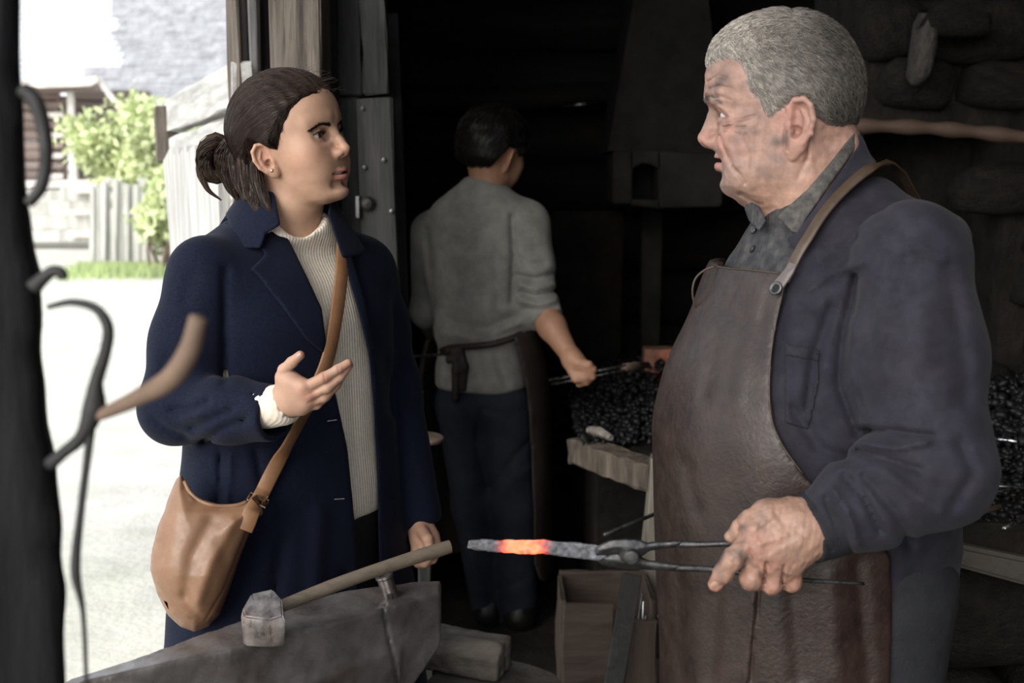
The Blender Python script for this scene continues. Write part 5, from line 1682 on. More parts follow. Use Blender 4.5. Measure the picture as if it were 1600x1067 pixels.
# chest pocket
def m_leaf(poly, base, lift, th, k=.003, scale=1200.):
    def f(P):
        u, v = image_uv(P)
        return smax(np.abs(base(P) - lift) - th, poly2(u, v, poly) / scale, k)
    return f
pk = m_leaf([(1226, 536), (1281, 546), (1279, 600), (1264, 672), (1226, 660)], m_jacket_outer, .002, .003)
sdf_obj('pocket', lambda P: np.maximum(pk(P), P[:, 1] - 1.62), *bb(1215, 685, 1.38, 1295, 525, 1.66), .0030, JACK, jk, 1)
pk2 = m_leaf([(1226, 536), (1281, 546), (1280, 566), (1226, 556)], m_jacket_outer, .0045, .003)
sdf_obj('pocket_flap', lambda P: np.maximum(pk2(P), P[:, 1] - 1.62), *bb(1215, 585, 1.38, 1295, 525, 1.66), .0030, JACK, jk, 1)
# shirt, its collar and buttons
SHIRT = pm('charcoal_striped_shirt', (0.040, 0.040, 0.044), 0.85, var=0.25, scale=60, bump=0.3, bscale=420, bdist=0.0022, tint=(.10, .095, .09), tint_scale=70, rib=(420, -760, 260), spec=0.2, random_shift=False)
def m_shirt(P):
    d = m_torso(P, -.010)
    d = smin(d, chain(P, m_neck[1:], [.072, .078, .090], .02), .02)
    u, v = image_uv(P)
    d = d + folds(u, v, [([(1195, 345), (1160, 415)], 3, .003), ([(1165, 350), (1138, 415)], 3, .003), ([(1180, 345), (1150, 415)], 3, -.002), ([(1212, 350), (1186, 415)], 3, -.003), ([(1150, 360), (1126, 415)], 4, .002), ([(1225, 365), (1205, 420)], 4, .003)])
    d = np.maximum(d, 1.17 - P[:, 2]) + .035 * sstep(1256, 1290, u) * (P[:, 2] < 1.40)
    cutn = (P - ML(-.01, 0, -.098)) @ (M_R @ np.array((-.42, 0, 1.0))) / 1.085
    return smax(d, cutn, .004)
shirt = sdf_obj('shirt', m_shirt, (.20, 1.42, 1.16), (.72, 1.95, 1.50), .0042, SHIRT, man, 1)
PLAID = pm('plaid_collar', (0.060, 0.056, 0.054), 0.85, var=0.3, scale=80, bump=0.4, bscale=300, bdist=0.0014, tint=(.15, .135, .12), tint_scale=70, spec=0.2, random_shift=False)
def col_base(P): return smin(chain(P, m_neck, [.072, .077, .084, .092], .02), m_torso(P) , .03)
cl1 = m_leaf([(1336, 204), (1343, 224), (1296, 290), (1258, 345), (1247, 366), (1236, 362), (1214, 338), (1232, 322), (1262, 295), (1296, 255)], col_base, .006, .004)
sdf_obj('shirt_collar', lambda P: np.maximum(cl1(P), P[:, 1] - 1.74), *bb(1200, 380, 1.40, 1360, 195, 1.80), .0024, PLAID, shirt, 2)
cl1b = m_leaf([(1168, 312), (1186, 322), (1198, 345), (1186, 362), (1170, 345), (1163, 325)], lambda P: smin(m_shirt(P), col_base(P), .01), .005, .004)
sdf_obj('shirt_collar', lambda P: np.maximum(cl1b(P), P[:, 1] - 1.74), *bb(1150, 375, 1.40, 1210, 300, 1.80), .0024, SHIRT, shirt, 2)
cl2 = m_leaf([(1340, 206), (1368, 236), (1372, 252), (1330, 290), (1290, 340), (1266, 372), (1250, 394), (1238, 388), (1228, 372), (1244, 364), (1258, 345), (1300, 288), (1342, 226)], lambda P: smin(col_base(P), m_jacket_outer(P), .012), .008, .005)
sdf_obj('jacket_collar', lambda P: np.maximum(cl2(P), P[:, 1] - 1.74), *bb(1215, 410, 1.36, 1390, 195, 1.80), .0026, JACK, jk, 2)
for (x, y) in ((1177, 359), (1176, 389)):
    h = ray_hit(m_shirt, x, y, .002)
    n_ = sdf_normal(m_shirt, h)[0]
    mb = MB(); mb.lathe([(.0055, 0), (.0058, .0015), (.0048, .0024), (.0030, .0016), (.0008, .0014)], h, n_, 16)
    mb.build('button', pm('dark_button', (.03, .028, .027), .35, var=.2, bump=0), shirt, smooth=True)

# ---- leather apron
APR = pm('worn_brown_leather', (0.032, 0.0195, 0.0155), 0.44, var=0.38, scale=26, bump=0.5, bscale=150, bdist=0.0022, tint=(0.018, 0.0085, 0.0068), tint_scale=6, tint_amt=.85, spec=0.5, rvar=0.12, random_shift=False)
AP_E = [(1112, 413), (1150, 418), (1232, 426), (1226, 455), (1214, 510), (1207, 560), (1205, 615), (1210, 660), (1228, 700), (1262, 748), (1320, 800), (1392, 868), (1394, 960), (1390, 1100), (1386, 1500), (950, 1500), (950, 413)]
AF = [([(1186, 915), (1183, 950), (1178, 1000), (1170, 1080)], 3.0, .006), ([(1180, 915), (1176, 980), (1164, 1080)], 6, -.004), ([(1150, 440), (1120, 520), (1100, 620)], 10, .0025), ([(1190, 445), (1165, 540), (1150, 640)], 12, -.002), ([(1070, 720), (1090, 800)], 12, .002), ([(1120, 930), (1110, 1060)], 14, .004), ([(1240, 930), (1250, 1060)], 16, .005), ([(1300, 900), (1310, 1060)], 16, -.004), ([(1340, 880), (1355, 1060)], 12, .004), ([(1205, 440), (1190, 500)], 8, .002), ([(1060, 880), (1068, 1060)], 10, .003)]
def m_apron(P):
    u, v = image_uv(P)
    q = mq(P)
    base = m_torso(P)
    near = np.abs(base) < .05
    e = np.zeros(len(P))
    if near.any(): e[near] = folds(u[near], v[near], AF) + .0016 * wob(P[near], 24, 31)
    d = np.abs(base - .0065 + e) - .0065
    d = smax(d, np.where(q[:, 1] > -.05, poly2(u, v, AP_E) / 1125., -1), .002)
    d = np.maximum(d, q[:, 2] - at(1150, 414, 1.6)[2])
    d = smax(d, -.205 - q[:, 1] + np.clip(q[:, 2] - 1.1, 0, 1) * .25, .003)
    return np.maximum(np.maximum(d, -q[:, 0] - .06), .55 - P[:, 2])
apron = sdf_obj('apron', m_apron, (.16, 1.36, .54), (.80, 2.0, 1.38), .0042, APR, man, 2, one=True)
EDGE = pm('apron_edge', (0.075, 0.053, 0.036), 0.6, var=0.3, scale=60, bump=0.2, bscale=200)
ed = [ray_hit(m_apron, x - 2, y, .0) for x, y in ((1230, 430), (1225, 455), (1213, 510), (1206, 560), (1204, 615), (1209, 660), (1226, 698), (1256, 740))]
ed = [p for p in ed if p is not None]
mb = MB(); mb.tube(sweep_path(ed, 40), .0009, 6); mb.build('edge_binding', EDGE, apron, smooth=True)
ed = [ray_hit(m_apron, x, y + 2, .0) for x, y in ((1118, 414), (1140, 417), (1165, 419), (1195, 422), (1228, 426))]
ed = [p for p in ed if p is not None]
mb = MB(); mb.tube(sweep_path(ed, 20), .0010, 6); mb.build('edge_binding', EDGE, apron, smooth=True)
sp = [(1226, 440), (1236, 420), (1248, 395), (1263, 372), (1282, 340), (1306, 310), (1338, 279), (1362, 262), (1376, 253)]
def m_strap_base(P): return np.minimum(np.minimum(m_jacket_outer(P), cl2(P)), m_torso(P, .012))
P3 = []
for x, y in sweep_path([(a, b, 0) for a, b in sp], 36)[:, :2]:
    h = ray_hit(m_strap_base, x, y, .002)
    P3.append(h if h is not None else P3[-1] + np.array((.01, .02, 0)))
P3 = np.array(P3)
for _ in range(5): P3[1:-1] = .5 * P3[1:-1] + .25 * (P3[:-2] + P3[2:])
nr = sdf_normal(m_jacket_outer, P3, .012)
for _ in range(5): nr[1:-1] = .5 * nr[1:-1] + .25 * (nr[:-2] + nr[2:])
bk = [P3[-1] + np.array(v) for v in ((.02, .03, .004), (.05, .07, -.01), (.09, .10, -.06))]
STR2 = pm('apron_strap_leather', (0.062, 0.039, 0.024), 0.5, var=0.3, scale=30, bump=0.3, bscale=160, bdist=.001, random_shift=False)
ribbon('strap', np.vstack([P3, bk]), np.vstack([nr, [(.3, -.2, .9), (.4, .2, .85), (.5, .6, .5)]]), .0150, .0030, STR2, apron)
tbp = np.array([ray_hit(m_torso, x, y, .017) for x, y in ((1211, 455), (1217, 446), (1225, 436), (1234, 424), (1240, 413))])
ribbon('strap_tab', tbp, sdf_normal(m_torso, tbp, .01), np.array([.017, .017, .016, .014, .012]), .003, pm('grey_leather_tab', (.11, .088, .084), .4, var=.2, bump=.2, bscale=160), apron)
h = ray_hit(m_torso, 1213, 451, .0205); n_ = sdf_normal(m_torso, h, .01)[0]
mb = MB(); mb.lathe([(.0085, 0), (.0095, .002), (.0085, .0035), (.0062, .0035), (.0055, .001)], h, n_, 20); mb.build('grommet', IRON, apron, smooth=True)
mb = MB(); mb.lathe([(.0055, .001), (.0001, .0012)], h, n_, 16); mb.build('grommet_hole', pm('hole_black', (.01, .009, .008), .9, bump=0), apron)
mb = MB(); mb.tube(sweep_path([at(1117, 416, 1.66), at(1101, 422, 1.665), at(1087, 435, 1.67), at(1082, 454, 1.67), at(1085, 474, 1.675), at(1092, 490, 1.69)], 20), .0016, 6); mb.build('far_strap', STR2, apron, smooth=True)

# ---- trousers, boots
def m_legs(P):
    q = mq(P); d = None
    for s in (1, -1):
        e = chain(q, [(-.01, .10 * s, .88), (.01, .11 * s, .48), (-.01, .115 * s, .12)], [.115, .085, .068], .03)
        d = e if d is None else smin(d, e, .03)
    return smin(d, ell(q, (.01, 0, .90), (.15, .185, .14)), .05)
sdf_obj('trousers', m_legs, (.15, 1.3, .08), (.85, 2.05, 1.06), .010, pm('dark_work_trouser', (.012, .013, .017), .85, var=.3, bump=.3, bscale=200), man, 1)
def mboot(q, s): return smin(chain(q, [(-.015, .115 * s, .20), (-.02, .115 * s, .06)], [.062, .058], .02), chain(q, [(-.03, .115 * s, .05), (.10, .12 * s, .045), (.18, .125 * s, .038)], [.05, .05, .038], .03), .03)
for s in (1, -1):
    sdf_obj('boot', lambda P: np.maximum(mboot(mq(P), s), .008 - P[:, 2]), (.1, 1.25, 0), (.8, 2.1, .28), .010, pm('black_boot', (.01, .009, .008), .4, var=.2, bump=.1), man, 1)

# ---- the hand on the tongs
def mh_l(P):
    F3 = lambda *a: [at(*t) for t in a]
    d = chain(P, F3((1320, 808, 1.40), (1268, 823, 1.385), (1246, 832, 1.378)), [.033, .034, .033], .012)
    wr = at(1250, 831, 1.380)
    for mc, r_ in (((1177, 842, 1.362), .0155), ((1186, 866, 1.358), .0155), ((1212, 876, 1.360), .0145), ((1236, 882, 1.366), .0135)):
        d = smin(d, cap(P, wr, at(*mc), .0245, r_), .022)
    d = smin(d, chain(P, F3((1232, 805, 1.380), (1200, 806, 1.375), (1180, 822, 1.370)), [.019, .018, .016], .015), .02)
    fg = [(F3((1177, 842, 1.362), (1145, 873, 1.352), (1128, 898, 1.358), (1118, 913, 1.364)), [.0150, .0128, .0112, .0092]),
          (F3((1186, 866, 1.358), (1174, 905, 1.360), (1180, 908, 1.392), (1190, 890, 1.405)), [.0150, .0138, .0115, .0100]),
          (F3((1212, 876, 1.360), (1206, 911, 1.364), (1210, 912, 1.395), (1216, 892, 1.408)), [.0145, .0132, .0110, .0098]),
          (F3((1236, 882, 1.366), (1237, 909, 1.370), (1238, 908, 1.396), (1240, 892, 1.408)), [.0130, .0120, .0100, .0090]),
          (F3((1196, 808, 1.378), (1170, 814, 1.380), (1156, 826, 1.384), (1143, 838, 1.388)), [.0165, .0125, .0108, .0088])]
    for pts, rd in fg: d = smin(d, chain(P, pts, rd, .005), .0055)
    u, v = image_uv(P)
    near = np.abs(d) < .02
    if near.any():
        un, vn, Pn = u[near], v[near], P[near]
        d[near] += folds(un, vn, [([(1138, 866), (1152, 880)], 1.8, .0012), ([(1141, 862), (1155, 877)], 1.5, .0010), ([(1134, 871), (1149, 884)], 1.5, .001), ([(1172, 858), (1186, 884), (1192, 905)], 2.2, .002), ([(1198, 880), (1194, 910)], 2.4, .003), ([(1225, 884), (1222, 912)], 2.2, .003),
                        ([(1172, 845), (1168, 835)], 2, .001), ([(1210, 800), (1240, 840)], 5, .0012), ([(1190, 850), (1230, 836)], 4, -.0012), ([(1205, 868), (1240, 846)], 4, -.0012), ([(1175, 838), (1205, 815)], 3, .0012), ([(1148, 826), (1156, 834)], 1.8, .0008)]) \
            + .0006 * wob(Pn, 330, 41) + .0004 * wob(Pn, 700, 42)
    return d
hV2, hF2 = surfnet(mh_l, *bb(1095, 945, 1.30, 1330, 765, 1.46), .0014); hV2, hF2 = largest_piece(hV2, hF2); hV2 = relax(hV2, hF2, 1, .3)
def m_core(P):
    q = mq(P)
    d = loft_sdf(q, [(.85, .13, .13, .09, 0), (1.05, .13, .14, .09, 0), (1.25, .13, .10, .09, 0), (1.34, .10, .07, .07, 0), (1.42, .06, .05, .05, -.0)], 2.2)
    return smin(d, chain(P, [msh, mel, mwr], [.045, .042, .026], .03), .04)
cV2, cF2 = surfnet(m_core, (.2, 1.3, .8), (.95, 1.95, 1.46), .012)
jn = [(at(1177, 842, 1.35), .016), (at(1186, 866, 1.35), .016), (at(1212, 876, 1.35), .015), (at(1175, 908, 1.36), .016), (at(1206, 912, 1.36), .015), (at(1237, 908, 1.36), .014), (at(1118, 912, 1.36), .014)]
hc = hand_col(hV2, (.36, .21, .152), (.36, .155, .115), jn)
u_, v_ = image_uv(hV2)
dirt = np.clip(.25 + .45 * wob(hV2, 120, 51) + .3 * wob(hV2, 320, 52), 0, 1) * np.clip(.35 + .8 * np.exp(-((u_ - 1145) / 35) ** 2), 0, 1)
hc = mixc(hc, (.06, .048, .044), np.clip(dirt, 0, .75))
(mV, mF), (cV2, cF2) = [largest_piece(*t) for t in ((mV, mF), (cV2, cF2))]
V_, F_ = join_body([(mV, mF), (hV2, hF2), (cV2, cF2)])
C_ = np.concatenate([m_skin_col(mV), hc, np.tile((.44, .27, .2), (len(cV2), 1))])
mesh_obj('body', V_, F_, SKIN_OLD, man, True, C_)
nails(mh_l, [(1117, 913, 1.36, -6, 8, .0062)], man)
# ------------------------------------------------------------------ the youth at the forge, seen from behind
YY = 3.65
youth = empty('person', at(765, 1000, YY) * (1, 1, 0), 'dark-haired youth in a grey sweatshirt with his back turned, working at the forge', 'person')
YB_O = np.array([at(752, 500, YY)[0], YY, 0.0]); YBR = rotm(72)
def yq(P): return (P - YB_O) @ YBR
B3 = lambda px, py, Y=YY: at(px, py, Y)
zy = lambda py: float(at(760, py, YY)[2])
Y_ST = [(zy(606), .150, .125, .120, 0), (zy(575), .146, .120, .115, 0), (zy(545), .136, .112, .105, 0), (zy(525), .150, .122, .120, 0), (zy(490), .162, .125, .122, 0), (zy(450), .176, .125, .120, 0), (zy(400), .186, .122, .118, 0), (zy(355), .185, .108, .110, 0),
        (zy(322), .158, .088, .098, -.005), (zy(300), .105, .070, .080, 0), (zy(283), .062, .058, .066, .008), (zy(276), .055, .05, .055, .01)]
ysr, yer, ywr = B3(826, 350, 3.63), B3(842, 478, 3.58), B3(894, 560, 3.45)
ysl, yel = B3(672, 362, 3.73), B3(668, 485, 3.80)
YF = [([(810, 430), (835, 436), (862, 428)], 4, .005), ([(812, 445), (838, 452), (865, 444)], 3.5, -.004), ([(812, 456), (838, 464), (866, 456)], 3.5, .005), ([(815, 470), (840, 476), (868, 468)], 3.5, -.004), ([(820, 482), (845, 486), (868, 478)], 3.5, .004), ([(808, 400), (825, 415), (850, 410)], 5, .003),
      ([(800, 340), (803, 400), (800, 470)], 6, .006), ([(735, 420), (745, 480), (760, 520)], 9, .004), ([(715, 400), (712, 470), (715, 520)], 9, -.003), ([(770, 400), (780, 470)], 9, .004), ([(690, 520), (740, 530), (810, 505)], 6, -.004), ([(700, 500), (760, 515), (800, 495)], 8, .004),
      ([(655, 450), (668, 470), (675, 500)], 5, .005), ([(668, 360), (672, 420), (680, 480)], 6, .004), ([(700, 555), (695, 598)], 5, .003), ([(745, 560), (750, 598)], 7, -.003), ([(775, 555), (790, 598)], 7, .003)]
def y_shirt(P):
    d = loft_sdf(yq(P), Y_ST, 2.3)
    a = np.maximum(chain(P, [ysr, ysr * .5 + yer * .5, yer, yer * .72 + ywr * .28], [.062, .058, .054, .050], .03), (P - (yer * .74 + ywr * .26)) @ ((ywr - yer) / np.linalg.norm(ywr - yer)))
    b_ = np.maximum(chain(P, [ysl, yel, B3(690, 530, 3.65 + .35)], [.060, .053, .045], .03), -9)
    d = smin(smin(d, a, .055), b_, .05)
    nk = chain(P, [B3(762, 285, YY - .0), B3(762, 265, YY)], [.050, .055], .01)
    u, v = image_uv(P)
    near = np.abs(d) < .03
    if near.any(): d[near] += 2.0 * folds(u[near], v[near], YF) * (P[near, 1] < 3.7) + .003 * wob(P[near], 22, 61)
    return smax(d, -nk, .005)
SWEAT = pm('grey_sweatshirt', (0.25, 0.24, 0.218), 0.9, var=0.22, scale=22, bump=0.3, bscale=320, bdist=0.002, tint=(0.185, 0.18, 0.168), tint_scale=6, spec=0.15, sheen=0.1, random_shift=False)
sdf_obj('sweatshirt', y_shirt, (-.42, 3.4, .80), (.20, 4.08, 1.50), .006, SWEAT, youth, 1)
# head
Y_O = B3(769, 240, YY + .01); Y_R = rotm(50, -14, 4); YS = 1.06
def y_head(P):
    p = ((P - Y_O) @ Y_R) / YS
    d = face_sdf(p, ZW) * YS
    return smin(d, chain(P, [Y_O + Y_R @ np.array((-.03, 0, -.03)), B3(763, 275), B3(760, 310)], [.056, .054, .056], .02), .02)
yV, yF = surfnet(y_head, Y_O + np.array((-.16, -.16, -.16)), Y_O + np.array((.16, .16, .16)), .0036)
def y_forearm(P):
    d = chain(P, [yer, yer * .6 + ywr * .4, ywr], [.046, .043, .028], .02)
    for mc in ((903, 566, 3.42), (912, 572, 3.42), (918, 580, 3.425), (920, 588, 3.43)): d = smin(d, cap(P, ywr, B3(*mc), .022, .016), .02)
    for a, b, c in (((903, 566, 3.42), (920, 570, 3.41), (924, 582, 3.43)), ((912, 572, 3.42), (926, 577, 3.415), (922, 590, 3.44)), ((914, 582, 3.42), (925, 588, 3.42), (916, 596, 3.44)), ((905, 586, 3.425), (916, 596, 3.425), (905, 600, 3.44))):
        d = smin(d, chain(P, [B3(*a), B3(*b), B3(*c)], [.015, .0125, .011], .005), .006)
    return smin(d, chain(P, [B3(888, 568, 3.44), B3(900, 592, 3.42), B3(915, 590, 3.415)], [.016, .013, .011], .005), .01)
aV, aF = surfnet(y_forearm, *bb(800, 640, 3.34, 950, 450, 3.66), .0040)
def y_core(P):
    q = yq(P); return loft_sdf(q, [(.85, .10, .07, .07, 0), (1.2, .12, .07, .07, 0), (1.36, .09, .05, .05, 0), (1.42, .04, .04, .04, .01)], 2.2)
kV, kF = surfnet(y_core, (-.3, 3.4, .8), (.15, 3.95, 1.45), .014)
V_, F_ = join_body([(relax(yV, yF, 1), yF), (relax(aV, aF, 1), aF), (kV, kF)])
p_ = ((V_ - Y_O) @ Y_R) / YS
C_ = mixc(np.tile((.40, .215, .135), (len(V_), 1)), (.46, .20, .13), .6 * blob(np.stack([p_[:, 0], np.abs(p_[:, 1]), p_[:, 2]], 1), (0, .08, -.015), (.03, .02, .04)))
mesh_obj('body', V_, F_, SKIN, youth, True, C_)
yh = [(.115, .062), (.09, .05), (.062, .022), (.045, -.002), (.028, .004), (.010, .020), (-.022, .018), (-.036, -.012), (-.05, -.050), (-.075, -.058), (-.15, -.055), (-.15, .2), (.10, .2), (.125, .10)]
def y_hair(P):
    p = ((P - Y_O) @ Y_R) / YS
    b_ = smin(ell(p, (.002, 0, .040), (.093, .074, .084)), ell(p, (-.018, 0, .028), (.078, .073, .075)), .03)
    b_ = smin(b_, chain(P, [Y_O + Y_R @ np.array((-.03, 0, -.03)), B3(763, 275)], [.056, .054], .02) / YS, .03)
    m = poly2(p[:, 0], p[:, 2], yh)
    return np.maximum(b_ - .022 * sstep(.002, -.022, m) - .002 * wob(p, 90, 3), m) * YS
hv, hf = surfnet(y_hair, Y_O + np.array((-.17, -.17, -.12)), Y_O + np.array((.17, .17, .17)), .0045)
hv = relax(hv, hf, 1)
yhair = mesh_obj('hair', hv, hf, HAIRM, youth, True, np.tile((.007, .0055, .005), (len(hv), 1)))
rs = np.random.RandomState(15)
ss = rs.choice(len(hv), 2600)
dd = np.tile((Y_R @ np.array((-.35, 0, -.9))), (2600, 1)) + rs.normal(size=(2600, 3)) * .25
st = strands_on(y_hair, hv[ss], lambda q: dd, rs.uniform(.02, .04, 2600), 4, rs.uniform(.001, .006, 2600), .1, 9)
hair_obj('hair_strands', st, .0011, .0004, HAIRM, yhair, np.tile((.008, .006, .005), (2600, 1)))
# trousers, boots
def y_legs(P):
    L_ = chain(P, [B3(728, 640, 3.66), B3(742, 790, 3.68), B3(768, 970, 3.72)], [.094, .074, .060], .03)
    R_ = chain(P, [B3(786, 640, 3.64), B3(800, 790, 3.66), B3(812, 975, 3.68)], [.094, .076, .062], .03)
    d = smin(L_, R_, .02)
    d = smin(d, ell(yq(P), (-.01, 0, zy(620)), (.105, .140, .10)), .05)
    u, v = image_uv(P)
    near = np.abs(d) < .03
    if near.any(): d[near] += 1.3 * folds(u[near], v[near], [([(752, 640), (745, 700), (760, 760)], 5, .008), ([(768, 760), (800, 720), (825, 690)], 5, .006), ([(765, 790), (800, 750), (830, 730)], 6, -.005), ([(700, 680), (730, 720)], 7, .005), ([(760, 640), (800, 650), (822, 640)], 4, .004), ([(710, 640), (720, 720)], 8, -.004), ([(775, 870), (810, 850)], 7, .005), ([(780, 920), (820, 905)], 7, .006), ([(730, 850), (752, 880)], 7, .006), ([(765, 900), (770, 960)], 6, .004)])
    return d
sdf_obj('trousers', y_legs, (-.33, 3.4, .02), (.22, 3.98, .98), .0085, pm('dark_denim', (.021, .024, .034), .85, var=.25, scale=14, bump=.3, bscale=260, bdist=.002, tint=(.031, .033, .043), tint_scale=8, spec=.2, random_shift=False), youth, 1)
for (a, b, c) in (((768, 985, 3.72), (765, 1000, 3.70), (785, 990, 3.90)), ((812, 990, 3.68), (812, 1005, 3.66), (835, 993, 3.88))):
    def bf(P, a=a, b=b, c=c):
        A_, B_, C2 = B3(*a), B3(*b), B3(*c); A_[2] = .14; B_[2] = .05; C2[2] = .045
        return np.maximum(chain(P, [A_, B_, C2], [.058, .050, .042], .03), .004 - P[:, 2])
    sdf_obj('boot', bf, (-.25, 3.5, 0), (.25, 4.05, .24), .010, pm('black_boot', (.01, .009, .008), .4, var=.2, bump=.1), youth, 1)
# apron worn in front, its flank wrapping round the right hip
YAPR = pm('dark_apron_leather', (0.030, 0.022, 0.018), 0.6, var=0.3, scale=14, bump=0.35, bscale=90, bdist=0.003, spec=0.35, random_shift=False)
def y_apron(P):
    q = yq(P)
    b_ = loft_sdf(q, [(.16, .21, .20, .16, .02), (.60, .205, .19, .155, .02), (.85, .195, .18, .15, .01), (1.0, .165, .14, .13, 0), (1.06, .15, .13, .12, 0)], 2.3)
    u, v = image_uv(P)
    d = np.abs(b_ - .004 + .003 * wob(P, 18, 7)) - .0065
    e = np.interp(v, [500, 520, 560, 620, 700, 800, 880, 905, 918], [812, 800, 812, 824, 829, 833, 834, 842, 862])
    e2 = (e - u) / 500.
    d = smax(d, np.where((P[:, 1] < 3.80) & (P[:, 0] > -.2), e2, -1), .004)
    d = np.maximum(d, -.02 - q[:, 0] + np.where(P[:, 0] > -.05, -1, 0))
    return np.maximum(np.maximum(d, .20 - P[:, 2]), P[:, 2] - (zy(520) + .12 * (P[:, 0] + .05)))
yap = sdf_obj('apron', y_apron, (-.34, 3.42, .18), (.24, 4.0, 1.12), .0075, YAPR, youth, 1)
mb = MB()
wp = []
for x, y in ((690, 548), (705, 543), (735, 541), (765, 538), (795, 530), (815, 522)):
    h = ray_hit(y_shirt, x, y, .006); wp.append(h if h is not None else B3(x, y, 3.55))
mb.tube(sweep_path(wp, 24), .010, 8); mb.build('apron_string', YAPR, yap, smooth=True)
kb = ray_hit(y_shirt, 715, 548, .012)
def knot(P):
    d = ell(P, kb, (.022, .016, .018))
    T_ = lambda *a: [kb + np.array(t) for t in a]
    d = smin(d, chain(P, T_((0, 0, 0), (-.004, -.012, -.06), (-.008, -.01, -.15)), [.013, .014, .012], .01), .01)
    d = smin(d, chain(P, T_((.01, 0, 0), (.022, -.012, -.05), (.018, -.008, -.12)), [.012, .013, .010], .01), .008)
    return smin(d, chain(P, T_((-.005, 0, 0), (-.030, -.01, .005), (-.028, -.008, -.03), (-.004, -.012, -.02)), [.009, .009, .009, .008], .006), .008)
sdf_obj('apron_knot', knot, kb - np.array((.07, .06, .18)), kb + np.array((.07, .05, .05)), .004, YAPR, yap, 1)
# ------------------------------------------------------------------ anvil on its stump
ZA = 0.80
ANV = pm('anvil_iron', (0.185, 0.168, 0.162), 0.36, metal=0.35, var=0.35, scale=16, bump=0.22, bscale=120, bdist=0.002, tint=(0.075, 0.050, 0.041), tint_scale=9, tint_amt=.75, rvar=.18, random_shift=False)
top = [(690, 906), (638, 909), (533, 923), (430, 951), (340, 981), (231, 1021), (111, 1058), (95, 1070), (110, 1074), (144, 1062), (297, 1028), (371, 1012), (507, 978), (599, 951), (688, 923)]
topw = [tuple(atz(x, y, ZA)[:2]) for x, y in top]
a_ax = np.array(topw[2]) - np.array(topw[4]); a_ax /= np.linalg.norm(a_ax)
a_or = (np.array(topw[2]) + np.array(topw[12])) / 2
a_nr = np.array([-a_ax[1], a_ax[0]])
anvil = empty('anvil', (a_or[0] - .03, a_or[1] - .03, .46), 'worn iron anvil with a tapering horn in front of the woman', 'anvil')
heel_s = (np.array(topw[0]) - a_or) @ a_ax
def anvil_f(P):
    d2 = poly2(P[:, 0], P[:, 1], topw)
    s = (P[:, :2] - a_or) @ a_ax; t = (P[:, :2] - a_or) @ a_nr
    under = np.interp(s, [-.50, -.38, -.20, -.08, .05, heel_s - .02, heel_s + .03], [ZA - .02, ZA - .06, ZA - .13, ZA - .20, ZA - .20, ZA - .085, ZA - .05])
    d = smax(smax(d2, P[:, 2] - ZA, .004), under - P[:, 2], .012)
    wst = np.interp(P[:, 2], [.46, .50, .56, .62, .70], [.095, .090, .062, .052, .055])
    ln = np.interp(P[:, 2], [.46, .50, .56, .62, .70], [.15, .145, .11, .10, .11])
    b_ = np.maximum(np.abs(t - .0) - wst, np.abs(s + .04) - ln)
    b_ = smax(smax(b_, .46 - P[:, 2], .006), P[:, 2] - .72, .006)
    d = smin(d, b_, .03)
    u, v = image_uv(P)
    near = np.abs(d) < .012
    if near.any():
        Pn = P[near]
        d[near] += .0005 * wob(Pn, 60, 71) + .0003 * wob(Pn, 240, 72) + folds(u[near], v[near], [([(598, 945), (606, 990), (618, 1040), (628, 1100)], 2.2, .0035)]) * (t[near] < 0.03)
    return d
sdf_obj('anvil_body', anvil_f, (-.80, 1.28, .44), (-.04, 2.02, .83), .0036, ANV, anvil, 1)
mb = MB(); p = atz(640, 918, ZA)
BARK = pm('stump_bark', (0.035, 0.028, 0.024), 0.9, var=.5, scale=14, bump=.7, bscale=40, bdist=.012, stretch=(2, 2, .3))
ENDG = pm('sawn_end_grain', (0.06, 0.05, 0.042), 0.85, var=.45, scale=20, bump=.5, bscale=60, bdist=.006)
def stump(name, label, c, r, h, parent=None, seed=0):
    st_ = empty(name, (c[0], c[1], 0), label, 'stump')
    rr = np.random.RandomState(seed); n = 28; V = []
    rad = [r * (1 + .06 * math.sin(3 * a + seed) + .04 * rr.uniform(-1, 1)) for a in np.linspace(0, 6.283, n, endpoint=False)]
    mb = MB()
    for k, (z, s) in enumerate(((0.0, 1.06), (h * .3, 1.0), (h * .7, .99), (h - .012, .985), (h, .96))):
        for i in range(n):
            a = 6.283185 * i / n; V.append((c[0] + rad[i] * s * math.cos(a), c[1] + rad[i] * s * math.sin(a), z))
    Fq = [(k * n + i, k * n + (i + 1) % n, (k + 1) * n + (i + 1) % n, (k + 1) * n + i) for k in range(4) for i in range(n)]
    mb.add(V, Fq); mb.add([V[i] for i in range(n)], [tuple(range(n))[::-1]])
    mb.build('bark', BARK, st_, autosmooth=.8)
    mb = MB(); mb.add([(x, y, z + .0005) for x, y, z in V[4 * n:]], [tuple(range(n))]); mb.build('cut_top', ENDG, st_)
    return st_
stump('wooden_stump', 'thick round wooden stump carrying the anvil', (a_or[0] - a_ax[0] * .04, a_or[1] - a_ax[1] * .04), .145, .46, seed=1)
st2 = stump('wooden_stump', 'rough grey stump right of the anvil under the timber offcut', (-.04, 2.16), .145, .475, seed=2)
